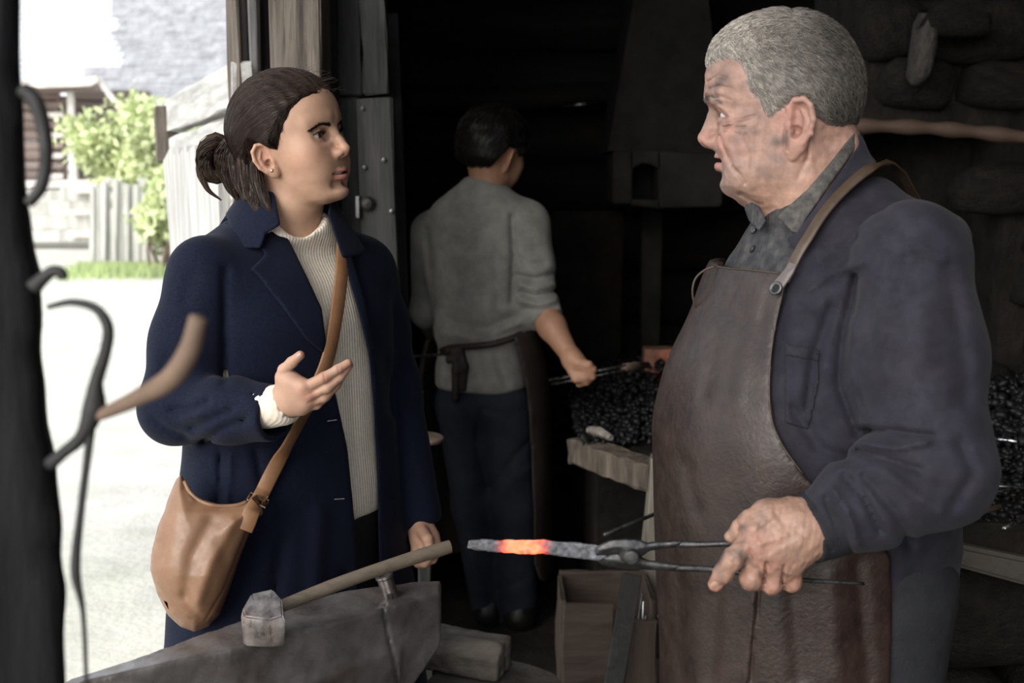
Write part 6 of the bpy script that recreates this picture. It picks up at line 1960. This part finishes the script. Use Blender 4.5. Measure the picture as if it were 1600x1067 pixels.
# timber offcut lying on the second stump
oc = empty('timber_offcut', atz(730, 1030, .48), 'squared weathered timber offcut lying beside the anvil heel', 'timber')
OFF = pm('offcut_wood', (0.12, 0.10, 0.082), .85, var=.5, scale=11, bump=.7, bscale=34, bdist=.008, stretch=(.6, 2.5, 2.5), tint=(.05, .042, .036), tint_scale=8, random_shift=False)
p0 = atz(640, 1003, .515); p1 = atz(775, 1025, .515)
dx_ = (p1 - p0) / np.linalg.norm(p1 - p0)
def offc(P):
    q = P - (p0 + p1) / 2
    a = q @ dx_; n_ = np.array((-dx_[1], dx_[0], 0)); b_ = q @ n_; z = q[:, 2]
    d = rbox(np.stack([a, b_, z], 1), (0, 0, 0), (np.linalg.norm(p1 - p0) / 2 + .02, .042, .034), .006)
    d = smax(d, (b_ * -.75 + z * .66) - .036, .003)
    return d + .0022 * np.sin(b_ * 160 + 3 * wob(P, 14, 81)) * .6 + .0022 * wob(P * (.5, 1, 1), 60, 82) + .001 * wob(P, 240, 83)
sdf_obj('timber_block', offc, (-.36, 1.95, .46), (.12, 2.36, .58), .0034, OFF, oc, 1)
# ------------------------------------------------------------------ hammer across the anvil
ham = empty('hammer', atz(414, 975, ZA), 'forge hammer with a faceted steel head and pale wooden handle lying on the anvil', 'hammer')
HSTEEL = pm('hammer_steel', (0.30, 0.27, 0.26), 0.34, metal=0.85, var=0.35, scale=35, bump=0.25, bscale=110, bdist=0.0015, tint=(0.16, 0.105, 0.085), tint_scale=22, rvar=.15)
tp = [(379, 951), (393, 926), (425, 919), (440, 936), (442, 961), (421, 968), (382, 963)]
T_ = [atz(x, y, np.interp(y, [919, 968], [.872, .842])) for x, y in tp]
cen = np.mean(T_, axis=0)
bt = [np.array((cen[0] + (q[0] - cen[0]) * 1.03, cen[1] + (q[1] - cen[1]) * 1.03, ZA + .001)) for q in T_]
md = [np.array((cen[0] + (q[0] - cen[0]) * 1.10, cen[1] + (q[1] - cen[1]) * 1.10, q[2] - .010)) for q in T_]
n = len(tp)
mb = MB(); mb.add(T_ + md + bt, [tuple(range(n)), tuple(2 * n + i for i in range(n))[::-1]] + [(i, (i + 1) % n, n + (i + 1) % n, n + i) for i in range(n)] + [(n + i, n + (i + 1) % n, 2 * n + (i + 1) % n, 2 * n + i) for i in range(n)])
mb.build('hammer_head', HSTEEL, ham, bevel=.0022, autosmooth=.5)
HW = pm('ash_handle', (0.17, 0.132, 0.095), .6, var=.35, scale=14, bump=.35, bscale=60, bdist=.002, stretch=(1, 6, 6), tint=(.12, .09, .065), tint_scale=14, random_shift=False)
h0, h1 = atz(432, 950, .840), atz(703, 854, .893)
ha = (h1 - h0)
mb = MB(); pts = [h0 + ha * t + np.array((0, 0, .004 * math.sin(t * 3.1))) for t in np.linspace(0, 1, 14)]
mb.tube(pts, [.0092, .0096, .0100, .0104, .0106, .0106, .0104, .0104, .0104, .0106, .0108, .0110, .0112, .0106], 14, flat=.78); mb.build('handle', HW, ham, autosmooth=.9)
ht = empty('hardy_tool', atz(612, 938, ZA), 'short slotted steel peg standing in the anvil under the hammer handle', 'hardy tool')
b0, b1 = atz(611, 935, ZA - .004), at(600, 899, atz(611, 935, ZA)[1] + .012)
mb = MB(); ax_ = b1 - b0; L_ = np.linalg.norm(ax_)
mb.lathe([(.0135, 0), (.0135, L_ * .35), (.0125, L_ * .6), (.0128, L_ * .85), (.0145, L_ * .9), (.0145, L_), (.009, L_ + .001), (.0085, L_ - .012)], b0, ax_, 20)
mb.build('peg', HSTEEL, ht, autosmooth=.6)
mb = MB(); c_ = b0 + ax_ * .12 + np.array((.001, -.0128, 0)); mb.box(c_, (.009, .004, .016), None, .001); mb.build('slot', IRON_D, ht)

# ------------------------------------------------------------------ tongs and the hot bar
tg = empty('tongs', at(985, 870, 1.42), 'long black forge tongs gripped in the hand of the old smith', 'tongs')
TIR = pm('tongs_iron', (0.095, 0.093, 0.095), 0.40, metal=0.85, var=0.4, scale=45, bump=0.35, bscale=130, bdist=0.0016, tint=(0.07, 0.065, 0.065), tint_scale=30, rvar=.15)
def tpoly(poly, y0, y1, name, wobs):
    def f(P):
        u, v = image_uv(P)
        d2 = poly2(u, v, poly) * (1.42 / 1800)
        yc, th = (y0 + y1) / 2, abs(y1 - y0) / 2
        dome = th - .004 * np.clip(1 + d2 / .010, 0, 1)
        return smax(d2, np.abs(P[:, 1] - yc) - dome, .0025) + .0004 * wob(P, 260, wobs)
    return sdf_obj(name, f, *bb(915, 900, 1.37, 1080, 830, 1.48), .0015, TIR, tg, 1)
tpoly([(930, 856), (938, 850), (953, 843), (972, 841), (992, 842), (1012, 847), (1035, 846), (1066, 844), (1066, 855), (1036, 857), (1015, 861), (1001, 870), (985, 880), (970, 876), (966, 866), (952, 868), (930, 868)], 1.408, 1.424, 'jaw', 3)
tpoly([(930, 862), (950, 862), (968, 858), (984, 860), (1000, 868), (1014, 875), (1036, 878), (1066, 882), (1066, 893), (1036, 891), (1012, 890), (985, 891), (962, 889), (946, 886), (936, 880), (930, 872)], 1.420, 1.437, 'jaw', 4)
mb = MB(); mb.tube(sweep_path([at(1055, 850, 1.416), at(1100, 850.5, 1.412), at(1148, 849, 1.408), at(1185, 850, 1.406), at(1215, 853, 1.406)], 20), np.linspace(.0046, .0026, 20), 10); mb.build('rein', TIR, tg, smooth=True)
mb = MB(); mb.tube(sweep_path([at(1055, 887, 1.428), at(1090, 888, 1.415), at(1120, 890, 1.400), at(1180, 897, 1.388), at(1253, 906, 1.392), at(1300, 909, 1.395), at(1350, 912, 1.398)], 26), np.linspace(.0048, .0022, 26), 10); mb.build('rein', TIR, tg, smooth=True)
mb = MB(); mb.lathe([(.0105, 0), (.0105, .003), (.0085, .0055), (.004, .0065), (.0004, .0066)], at(986, 869.5, 1.409), (0, -1, 0), 20); mb.build('rivet', TIR, tg, autosmooth=.6)
bar = empty('iron_bar', at(735, 852, 1.43), 'flat iron bar glowing orange in the middle held in the tongs', 'iron bar')
BAR_P = [(733, 845), (752, 843), (770, 844), (800, 844), (850, 843), (862, 846), (900, 848), (930, 851), (950, 856), (952, 868), (935, 876), (905, 873), (868, 868), (846, 864), (815, 865), (770, 862), (742, 859), (730, 856)]
def bar_f(P):
    u, v = image_uv(P)
    d2 = poly2(u, v, BAR_P) * (1.425 / 1800)
    return smax(d2, np.abs(P[:, 1] - 1.422) - .0058, .0025) + .0006 * wob(P, 300, 91) + .0004 * wob(P, 800, 92)
bV, bF = surfnet(bar_f, *bb(715, 890, 1.39, 970, 830, 1.45), .0014); bV = relax(bV, bF, 1)
u_, v_ = image_uv(bV)
un = u_ + 3 * wob(bV, 180, 93)
t1 = sstep(772, 800, un) * sstep(868, 838, un)
spk = 1 - .55 * sstep(.55, .9, wob(bV, 420, 94))
glow = np.stack([t1 ** 1.1, t1 ** 2.2 * .155, t1 ** 3 * .030], 1) * spk[:, None]
bo = mesh_obj('bar', bV, bF, None, bar, True, glow)
HOT = bpy.data.materials.new('heated_iron'); HOT.use_nodes = True
nt = HOT.node_tree; b = nt.nodes['Principled BSDF']
ca = nt.nodes.new('ShaderNodeVertexColor'); ca.layer_name = 'Col'
nz = nt.nodes.new('ShaderNodeTexNoise'); nz.inputs['Scale'].default_value = 130; nz.inputs['Detail'].default_value = 6
tcn = nt.nodes.new('ShaderNodeTexCoord'); nt.links.new(tcn.outputs['Object'], nz.inputs['Vector'])
cr = nt.nodes.new('ShaderNodeValToRGB'); cr.color_ramp.elements[0].position = .35; cr.color_ramp.elements[0].color = (.10, .095, .10, 1); cr.color_ramp.elements[1].position = .7; cr.color_ramp.elements[1].color = (.27, .265, .29, 1)
nt.links.new(nz.outputs['Fac'], cr.inputs[0]); nt.links.new(cr.outputs[0], b.inputs['Base Color'])
bp_ = nt.nodes.new('ShaderNodeBump'); bp_.inputs['Strength'].default_value = .6; bp_.inputs['Distance'].default_value = .003
nt.links.new(nz.outputs['Fac'], bp_.inputs['Height']); nt.links.new(bp_.outputs[0], b.inputs['Normal'])
b.inputs['Roughness'].default_value = .7; b.inputs['Metallic'].default_value = .3
nt.links.new(ca.outputs[0], b.inputs['Emission Color']); b.inputs['Emission Strength'].default_value = 1.3
bo.data.materials.append(HOT)

# ------------------------------------------------------------------ foreground post with forged hooks
PBLK = pm('tarred_post_wood', (0.005, 0.0048, 0.005), .9, var=.5, scale=8, bump=.5, bscale=30, bdist=.01, stretch=(2, 2, .3), spec=.2, random_shift=False)
PE = [(28, -60), (28, 60), (30, 120), (36, 160), (38, 230), (40, 310), (46, 340), (50, 395), (60, 420), (60, 450), (66, 500), (62, 545), (70, 600), (70, 660), (86, 720), (88, 760), (96, 820), (92, 870), (104, 920), (98, 990), (104, 1150), (-300, 1150), (-300, -60)]
def post_f(P):
    u, v = image_uv(P)
    v = np.clip(v, -50, 1100)
    d = smax(poly2(u, v, PE) * (.8 / 1800), np.abs(P[:, 1] - .89) - .09, .02)
    d = np.maximum(np.maximum(d, .002 - P[:, 2]), P[:, 2] - 2.92)
    return d + .002 * wob(P, 40, 95)
pst = sdf_obj('timber_post', post_f, (-.62, .74, -.02), (-.20, 1.04, 2.95), .010, PBLK, None, 1)
tag(pst, 'blurred black timber post at the left edge of the doorway', 'post')
def hook(name, label, paths, mats):
    root = empty(name, at(paths[0][0][0][0], paths[0][0][0][1], .80), label, 'hook')
    for (pts, rad, nm), m in zip(paths, mats):
        mb = MB(); C_ = sweep_path([at(x, y, Y) for x, y, Y in pts], 30)
        mb.tube(C_, np.interp(np.linspace(0, 1, 30), np.linspace(0, 1, len(rad)), rad), 10); mb.build(nm, m, root, smooth=True)
    return root
hook('iron_ring', 'black iron loop hanging on the foreground post', [([(34, 138, .80), (56, 160, .80), (69, 205, .80), (72, 250, .80), (64, 292, .80), (44, 318, .80)], [.0052, .0056, .0050, .0046, .0046, .0040], 'loop')], [IRON_D])
hook('iron_hook', 'short curled black iron hook on the foreground post', [([(52, 450, .80), (66, 436, .80), (82, 424, .80), (96, 426, .80), (98, 437, .80)], [.0060, .0048, .0042, .0040, .0036], 'curl')], [IRON_D])
RUSTY = pm('rust_brown_iron', (0.15, 0.095, 0.065), .7, var=.35, scale=20, bump=.3, bscale=60)
hook('wrought_iron_bracket', 'blurred wrought iron bracket with a rust-brown curved arm and hanging rod',
     [([(74, 480, .79), (112, 472, .79), (150, 482, .79), (169, 512, .79), (164, 552, .79), (150, 598, .79), (147, 636, .79), (128, 682, .79), (98, 708, .795), (78, 725, .80)], [.0018, .0026, .0034, .0042, .0044, .0050, .0085, .0048, .0042, .0050], 'scroll'),
      ([(144, 652, .79), (176, 640, .785), (226, 616, .775), (268, 590, .765), (296, 548, .755), (310, 496, .75)], [.0040, .0048, .0066, .0078, .0074, .0060], 'arm'),
      ([(146, 640, .79), (136, 720, .79), (126, 800, .79), (118, 890, .79), (130, 960, .79), (136, 1090, .79)], [.0034, .0030, .0028, .0038, .0018, .0016], 'rod')], [IRON_D, RUSTY, IRON_D])

# ------------------------------------------------------------------ the forge hearth in the middle
ZH = .72
hearth = empty('forge_hearth', (.55, 3.9, 0), 'stone forge hearth heaped with coal beside the youth', 'hearth')
mb = MB(); mb.box((.80, 4.15, .33), (1.1, 1.5, .66), None, .01); mb.build('hearth_block', STONE, hearth)
mb = MB()
hp4 = [atz(905, 690, ZH - .06), atz(1032, 742, ZH - .06), (1.3, 3.0, ZH - .06), (1.3, 4.9, ZH - .06), (.20, 4.9, ZH - .06)]
mb.prism(hp4, (0, 0, .05)); mb.build('hearth_slab', STONE, hearth)
b0, b1 = atz(903, 683, ZH), atz(1032, 726, ZH)
bd = (b1 - b0) / np.linalg.norm(b1 - b0)
bm_ = board('front_beam', (b0 + b1) / 2 - bd * np.linalg.norm(b1 - b0) / 2 + np.array((0, 0, -.036)), (b0 + b1) / 2 + bd * np.linalg.norm(b1 - b0) / 2 + np.array((0, 0, -.036)), .072, .08, (bd[1], -bd[0], 0), BEAMWOOD, hearth, 3, .006, 10, .005)
mb = MB(); q0, q1 = atz(921, 672, ZH + .02), atz(955, 684, ZH + .02)
mb.tube([q0, (q0 + q1) / 2 + np.array((0, 0, .006)), q1], [.012, .015, .009], 7); mb.build('wood_chunk', pm('ashy_wood', (.22, .20, .175), .9, var=.5, scale=40, bump=.6, bscale=60, bdist=.01), hearth)
pl = board('leg', *bb(1012, 1010, 2.98, 1028, 712, 2.98), .055, .06, (0, -1, 0), pm('pale_leg_wood', (.20, .18, .15), .85, var=.4, scale=14, bump=.5, bscale=50, stretch=(3, 3, .3), tint=(.12, .10, .08), tint_scale=7), hearth, 5)
mb = MB(); mb.tube([at(1034, 747, 2.94), at(1026, 750, 2.94), at(1024, 783, 2.94), at(1036, 788, 2.94)], .0028, 6); mb.build('staple', IRON_D, hearth)
mb = MB(); mb.tube(sweep_path([at(1030, 822, 2.94), at(1040, 820, 2.90), at(1048, 832, 2.88), at(1062, 842, 2.88)], 10), .003, 6); mb.build('wire_hook', IRON_D, hearth)
# coal: many lumps, one heap
def coal_heap(name, label, cx0, cx1, cy0, cy1, z0, bump_, n, seed, size=(.012, .03)):
    r = np.random.RandomState(seed)
    bm = bmesh.new(); bmesh.ops.create_icosphere(bm, subdivisions=1, radius=1.0)
    bv = np.array([v.co[:] for v in bm.verts]); bf = np.array([[v.index for v in f.verts] for f in bm.faces]); bm.free()
    x = r.uniform(cx0, cx1, n); y = r.uniform(cy0, cy1, n)
    hgt = bump_ * np.exp(-(((x - (cx0 + cx1) / 2) / (.42 * (cx1 - cx0))) ** 2 + ((y - (cy0 + cy1) / 2) / (.42 * (cy1 - cy0))) ** 2))
    z = z0 + hgt * r.uniform(.6, 1, n)
    s = r.uniform(*size, n)
    V = bv[None] * (1 + .38 * r.normal(size=(n, len(bv), 1))) * (s[:, None, None] * r.uniform(.6, 1.2, (n, 1, 3))) + np.stack([x, y, z], 1)[:, None]
    Fq = bf[None] + (np.arange(n) * len(bv))[:, None, None]
    o = mesh_obj(name, V.reshape(-1, 3), Fq.reshape(-1, 3), COALM, None, False)
    return tag(o, label, 'coal', kind='stuff')
coal_heap('coal_heap', 'heap of glinting black coal on the forge hearth', .20, 1.15, 3.25, 4.85, ZH - .01, .16, 7000, 5, (.006, .016))
brk = MB(); c_ = at(1034, 562, 4.05); brk.box(c_, (.13, .09, .085), None, .004, .002, 3, 2)
o = brk.build('firebrick', pm('fired_brick', (.22, .105, .07), .9, var=.35, scale=25, bump=.4, bscale=60)); tag(o, 'reddish firebrick beside the embers on the hearth', 'brick')
EMB = pm('ember', (.05, .01, .005), .9, bump=0, emit=((1.0, .16, .03), 2.0), var=.6)
for (x, y, Y, s) in ((1050, 560, 3.97, .016), (1056, 574, 3.97, .013), (1042, 607, 3.85, .010), (1061, 590, 3.95, .014), (1068, 606, 3.9, .016), (1075, 580, 4.0, .02)):
    e = bpy.data.objects.new('ember', rock_mesh(int(x), 1)); COL.objects.link(e); e.data.materials.append(EMB)
    e.location = at(x, y, Y); e.scale = (s * 1.6, s * 1.6, s * 1.2)
    tag(e, 'glowing orange ember in the coal beside the firebrick', 'ember', 'embers in the coal')
# youth's tongs
t2 = empty('tongs', at(918, 585, 3.42), 'slim bright tongs in the hand of the youth', 'tongs')
for a, b_ in (((858, 594), (978, 570.5)), ((860, 601), (978, 578))):
    mb = MB(); mb.tube([at(*a, 3.47), at(*b_, 3.44)], .0045, 8); mb.build('rein', STEEL, t2, smooth=True)
mb = MB(); mb.tube([at(975, 574, 3.44), at(992, 572, 3.5), at(1012, 570, 3.6)], [.012, .014, .010], 8); mb.build('jaw', RUST, t2, smooth=True)
# poker through the staple
mb = MB(); mb.tube([at(944, 836, 2.72), at(1040, 796, 2.93), at(1110, 766, 3.10)], .0052, 8)
tag(mb.build('poker', IRON, smooth=True), 'thin dark iron poker leaning against the pale hearth leg', 'poker')
# scrap bin with rods, leaning flat bar
BINW = pm('brown_bin_board', (.060, .041, .031), .85, var=.4, scale=10, bump=.4, bscale=40, stretch=(3, 3, .4), tint=(.045, .032, .025), tint_scale=5)
bn2 = empty('scrap_bin', at(950, 1150, 2.75) * (1, 1, 0), 'open wooden scrap bin standing under the hearth', 'bin')
xl, xr_, yf, yb2, zt2 = at(880, 935, 2.72)[0], at(1022, 935, 2.72)[0], 2.72, 2.93, at(900, 940, 2.72)[2]
for i in range(2):
    zb_ = zt2 * i / 2; board('front_board', (xl, yf, zb_ + zt2 / 4), (xr_ - .1, yf, zb_ + zt2 / 4 - .0), zt2 / 2 - .004, .018, (0, -1, 0), BINW, bn2, 60 + i, .003, 4)
    board('back_board', (xl, yb2, zb_ + zt2 / 4 + .01), (xr_, yb2, zb_ + zt2 / 4 + .01), zt2 / 2 - .004, .018, (0, -1, 0), BINW, bn2, 70 + i, .003, 4)
board('side_board', (xl, (yf + yb2) / 2, 0), (xl, (yf + yb2) / 2, zt2), yb2 - yf - .02, .018, (1, 0, 0), BINW, bn2, 62)
board('side_board', (xr_, (yf + yb2) / 2, 0), (xr_, (yf + yb2) / 2, zt2), yb2 - yf - .02, .018, (1, 0, 0), BINW, bn2, 63)
board('corner_board', (at(998, 1000, 2.69)[0], 2.69, 0), (at(998, 1000, 2.69)[0], 2.69, at(998, 968, 2.69)[2]), at(1026, 1000, 2.69)[0] - at(969, 1000, 2.69)[0], .02, (0, -1, 0), BINW, bn2, 64)
rr = random.Random(9)
for i in range(14):
    x0 = rr.uniform(.28, .345); y0 = rr.uniform(2.76, 2.95)
    top_ = at(rr.uniform(1003, 1046), rr.uniform(922, 968), rr.uniform(2.75, 2.95))
    mb = MB(); mb.tube([(x0, y0, .02), top_], .0026, 6)
    tag(mb.build('scrap_rod', STEEL if i % 2 else IRON, smooth=True), 'thin scrap rod standing in the wooden bin', 'rod', 'scrap rods in the bin')
lean = board('flat_bar', at(988, 897, 2.62), np.array((at(915, 1250, 2.35)[0], 2.35, 0.0)), .045, .012, (0, -1, .1), IRON_D, None, 66, .002, 4, .001)
tag(lean, 'black flat iron bar leaning in front of the wooden scrap bin', 'iron bar')
# ------------------------------------------------------------------ right-hand coal table with rods
rt = empty('coal_table', (1.25, 2.45, 0), 'stone coal table with iron rods behind the old smith', 'table')
mb = MB(); mb.box((1.30, 2.48, .80), (1.16, .86, .07), None, .012, .006, 2, 6); mb.build('table_slab', STONE, rt)
rr = random.Random(4)
for j, (z0, z1) in enumerate(((0.0, .26), (.26, .52), (.52, .77))):
    x = .74
    while x < 1.75:
        w = rr.uniform(.24, .36)
        o = bpy.data.objects.new('stone', rocks[rr.randrange(6)]); COL.objects.link(o)
        o.location = (x + w / 2, 2.24, (z0 + z1) / 2); o.scale = (w * 1.0, .34, (z1 - z0) * 1.02); o.rotation_euler = (rr.uniform(-.06, .06), rr.uniform(-.05, .05), rr.uniform(-.08, .08))
        adopt(o, rt); x += w
mb = MB(); mb.prism([at(1470, 846, 2.02), at(1600, 872, 2.02), at(1720, 890, 2.02), at(1720, 935, 2.02), at(1600, 915, 2.02), at(1470, 880, 2.02)], (0, .10, 0)); mb.build('edge_stone', pm('grey_edge_stone', (.075, .065, .055), .9, var=.4, scale=12, bump=.6, bscale=40, bdist=.01, tint=(.035, .03, .026), tint_scale=6), rt, bevel=.008)
coal_heap('coal_bed', 'flat bed of small black coal on the table behind the old smith', .74, 1.86, 2.07, 2.9, .832, .03, 3600, 6, (.005, .012))
coal_heap('coal_bank', 'higher bank of coal against the stone wall on the right', 1.05, 1.9, 2.6, 3.2, .85, .16, 2600, 7, (.007, .018))
for i, (a, b_, z0, m, rad, lb) in enumerate((((1483, 812), (1562, 792), .862, RUST, .006, 'rust-brown rod lying nearest the old smith on the coal'), ((1503, 792), (1548, 784), .866, STEEL, .004, 'short bright rod on the coal beside the smith elbow'), ((1540, 772), (1610, 758), .87, STEEL, .0035, 'thin bright rod pointing right on the coal bed'),
        ((1569, 826), (1612, 800), .862, STEEL, .004, 'bright rod at the front edge of the coal table'), ((1550, 685), (1590, 690), .93, STEEL, .005, 'short bright rod end high on the coal bank'), ((1520, 757), (1600, 762), .872, IRON, .004, 'dull grey rod lying across the coal bed'))):
    mb = MB(); mb.tube([atz(*a, z0), atz(*b_, z0 + .002)], rad, 8); tag(mb.build('metal_rod', m, smooth=True), lb, 'rod', 'rods on the coal table')
# ------------------------------------------------------------------ small stake with a round plate by the door leaf
sk_ = empty('plate_stand', at(668, 1000, 2.9) * (1, 1, 0), 'round rusty plate on a post between the woman and the youth', 'stand')
c_ = at(671, 684, 2.75)
mb = MB(); mb.lathe([(.004, .006), (.034, .004), (.036, 0), (.030, -.008), (.012, -.014)], c_, (0.1, -.12, 1), 24); mb.build('plate', RUST, sk_, autosmooth=.7)
board('post', (c_[0] - .012, c_[1] + .01, 0), (c_[0] - .016, c_[1] + .01, c_[2] - .01), .035, .04, (0, -1, 0), DARKPLANK, sk_, 77)
mb = MB(); mb.tube([at(655, 612, 2.9), at(657, 680, 2.9)], .012, 8); mb.build('spindle', DARKPLANK, sk_)
mb = MB(); mb.tube([at(640, 557, 3.3), at(700, 553, 3.5)], .004, 6); tag(mb.build('wall_rod', IRON, smooth=True), 'thin iron rod on the dark wall left of the youth', 'rod')
mb = MB(); mb.tube([at(634, 166, 5.50), at(673, 167, 5.50)], .005, 6); tag(mb.build('wall_rod', STEEL, smooth=True), 'short bright rod on the back wall above and left of the youth', 'rod')
mb = MB(); mb.tube([at(878, 167, 5.34), at(938, 159, 5.34)], .005, 6); tag(mb.build('wall_rod', STEEL, smooth=True), 'bright rod resting on the blackened pole right of the youth', 'rod')
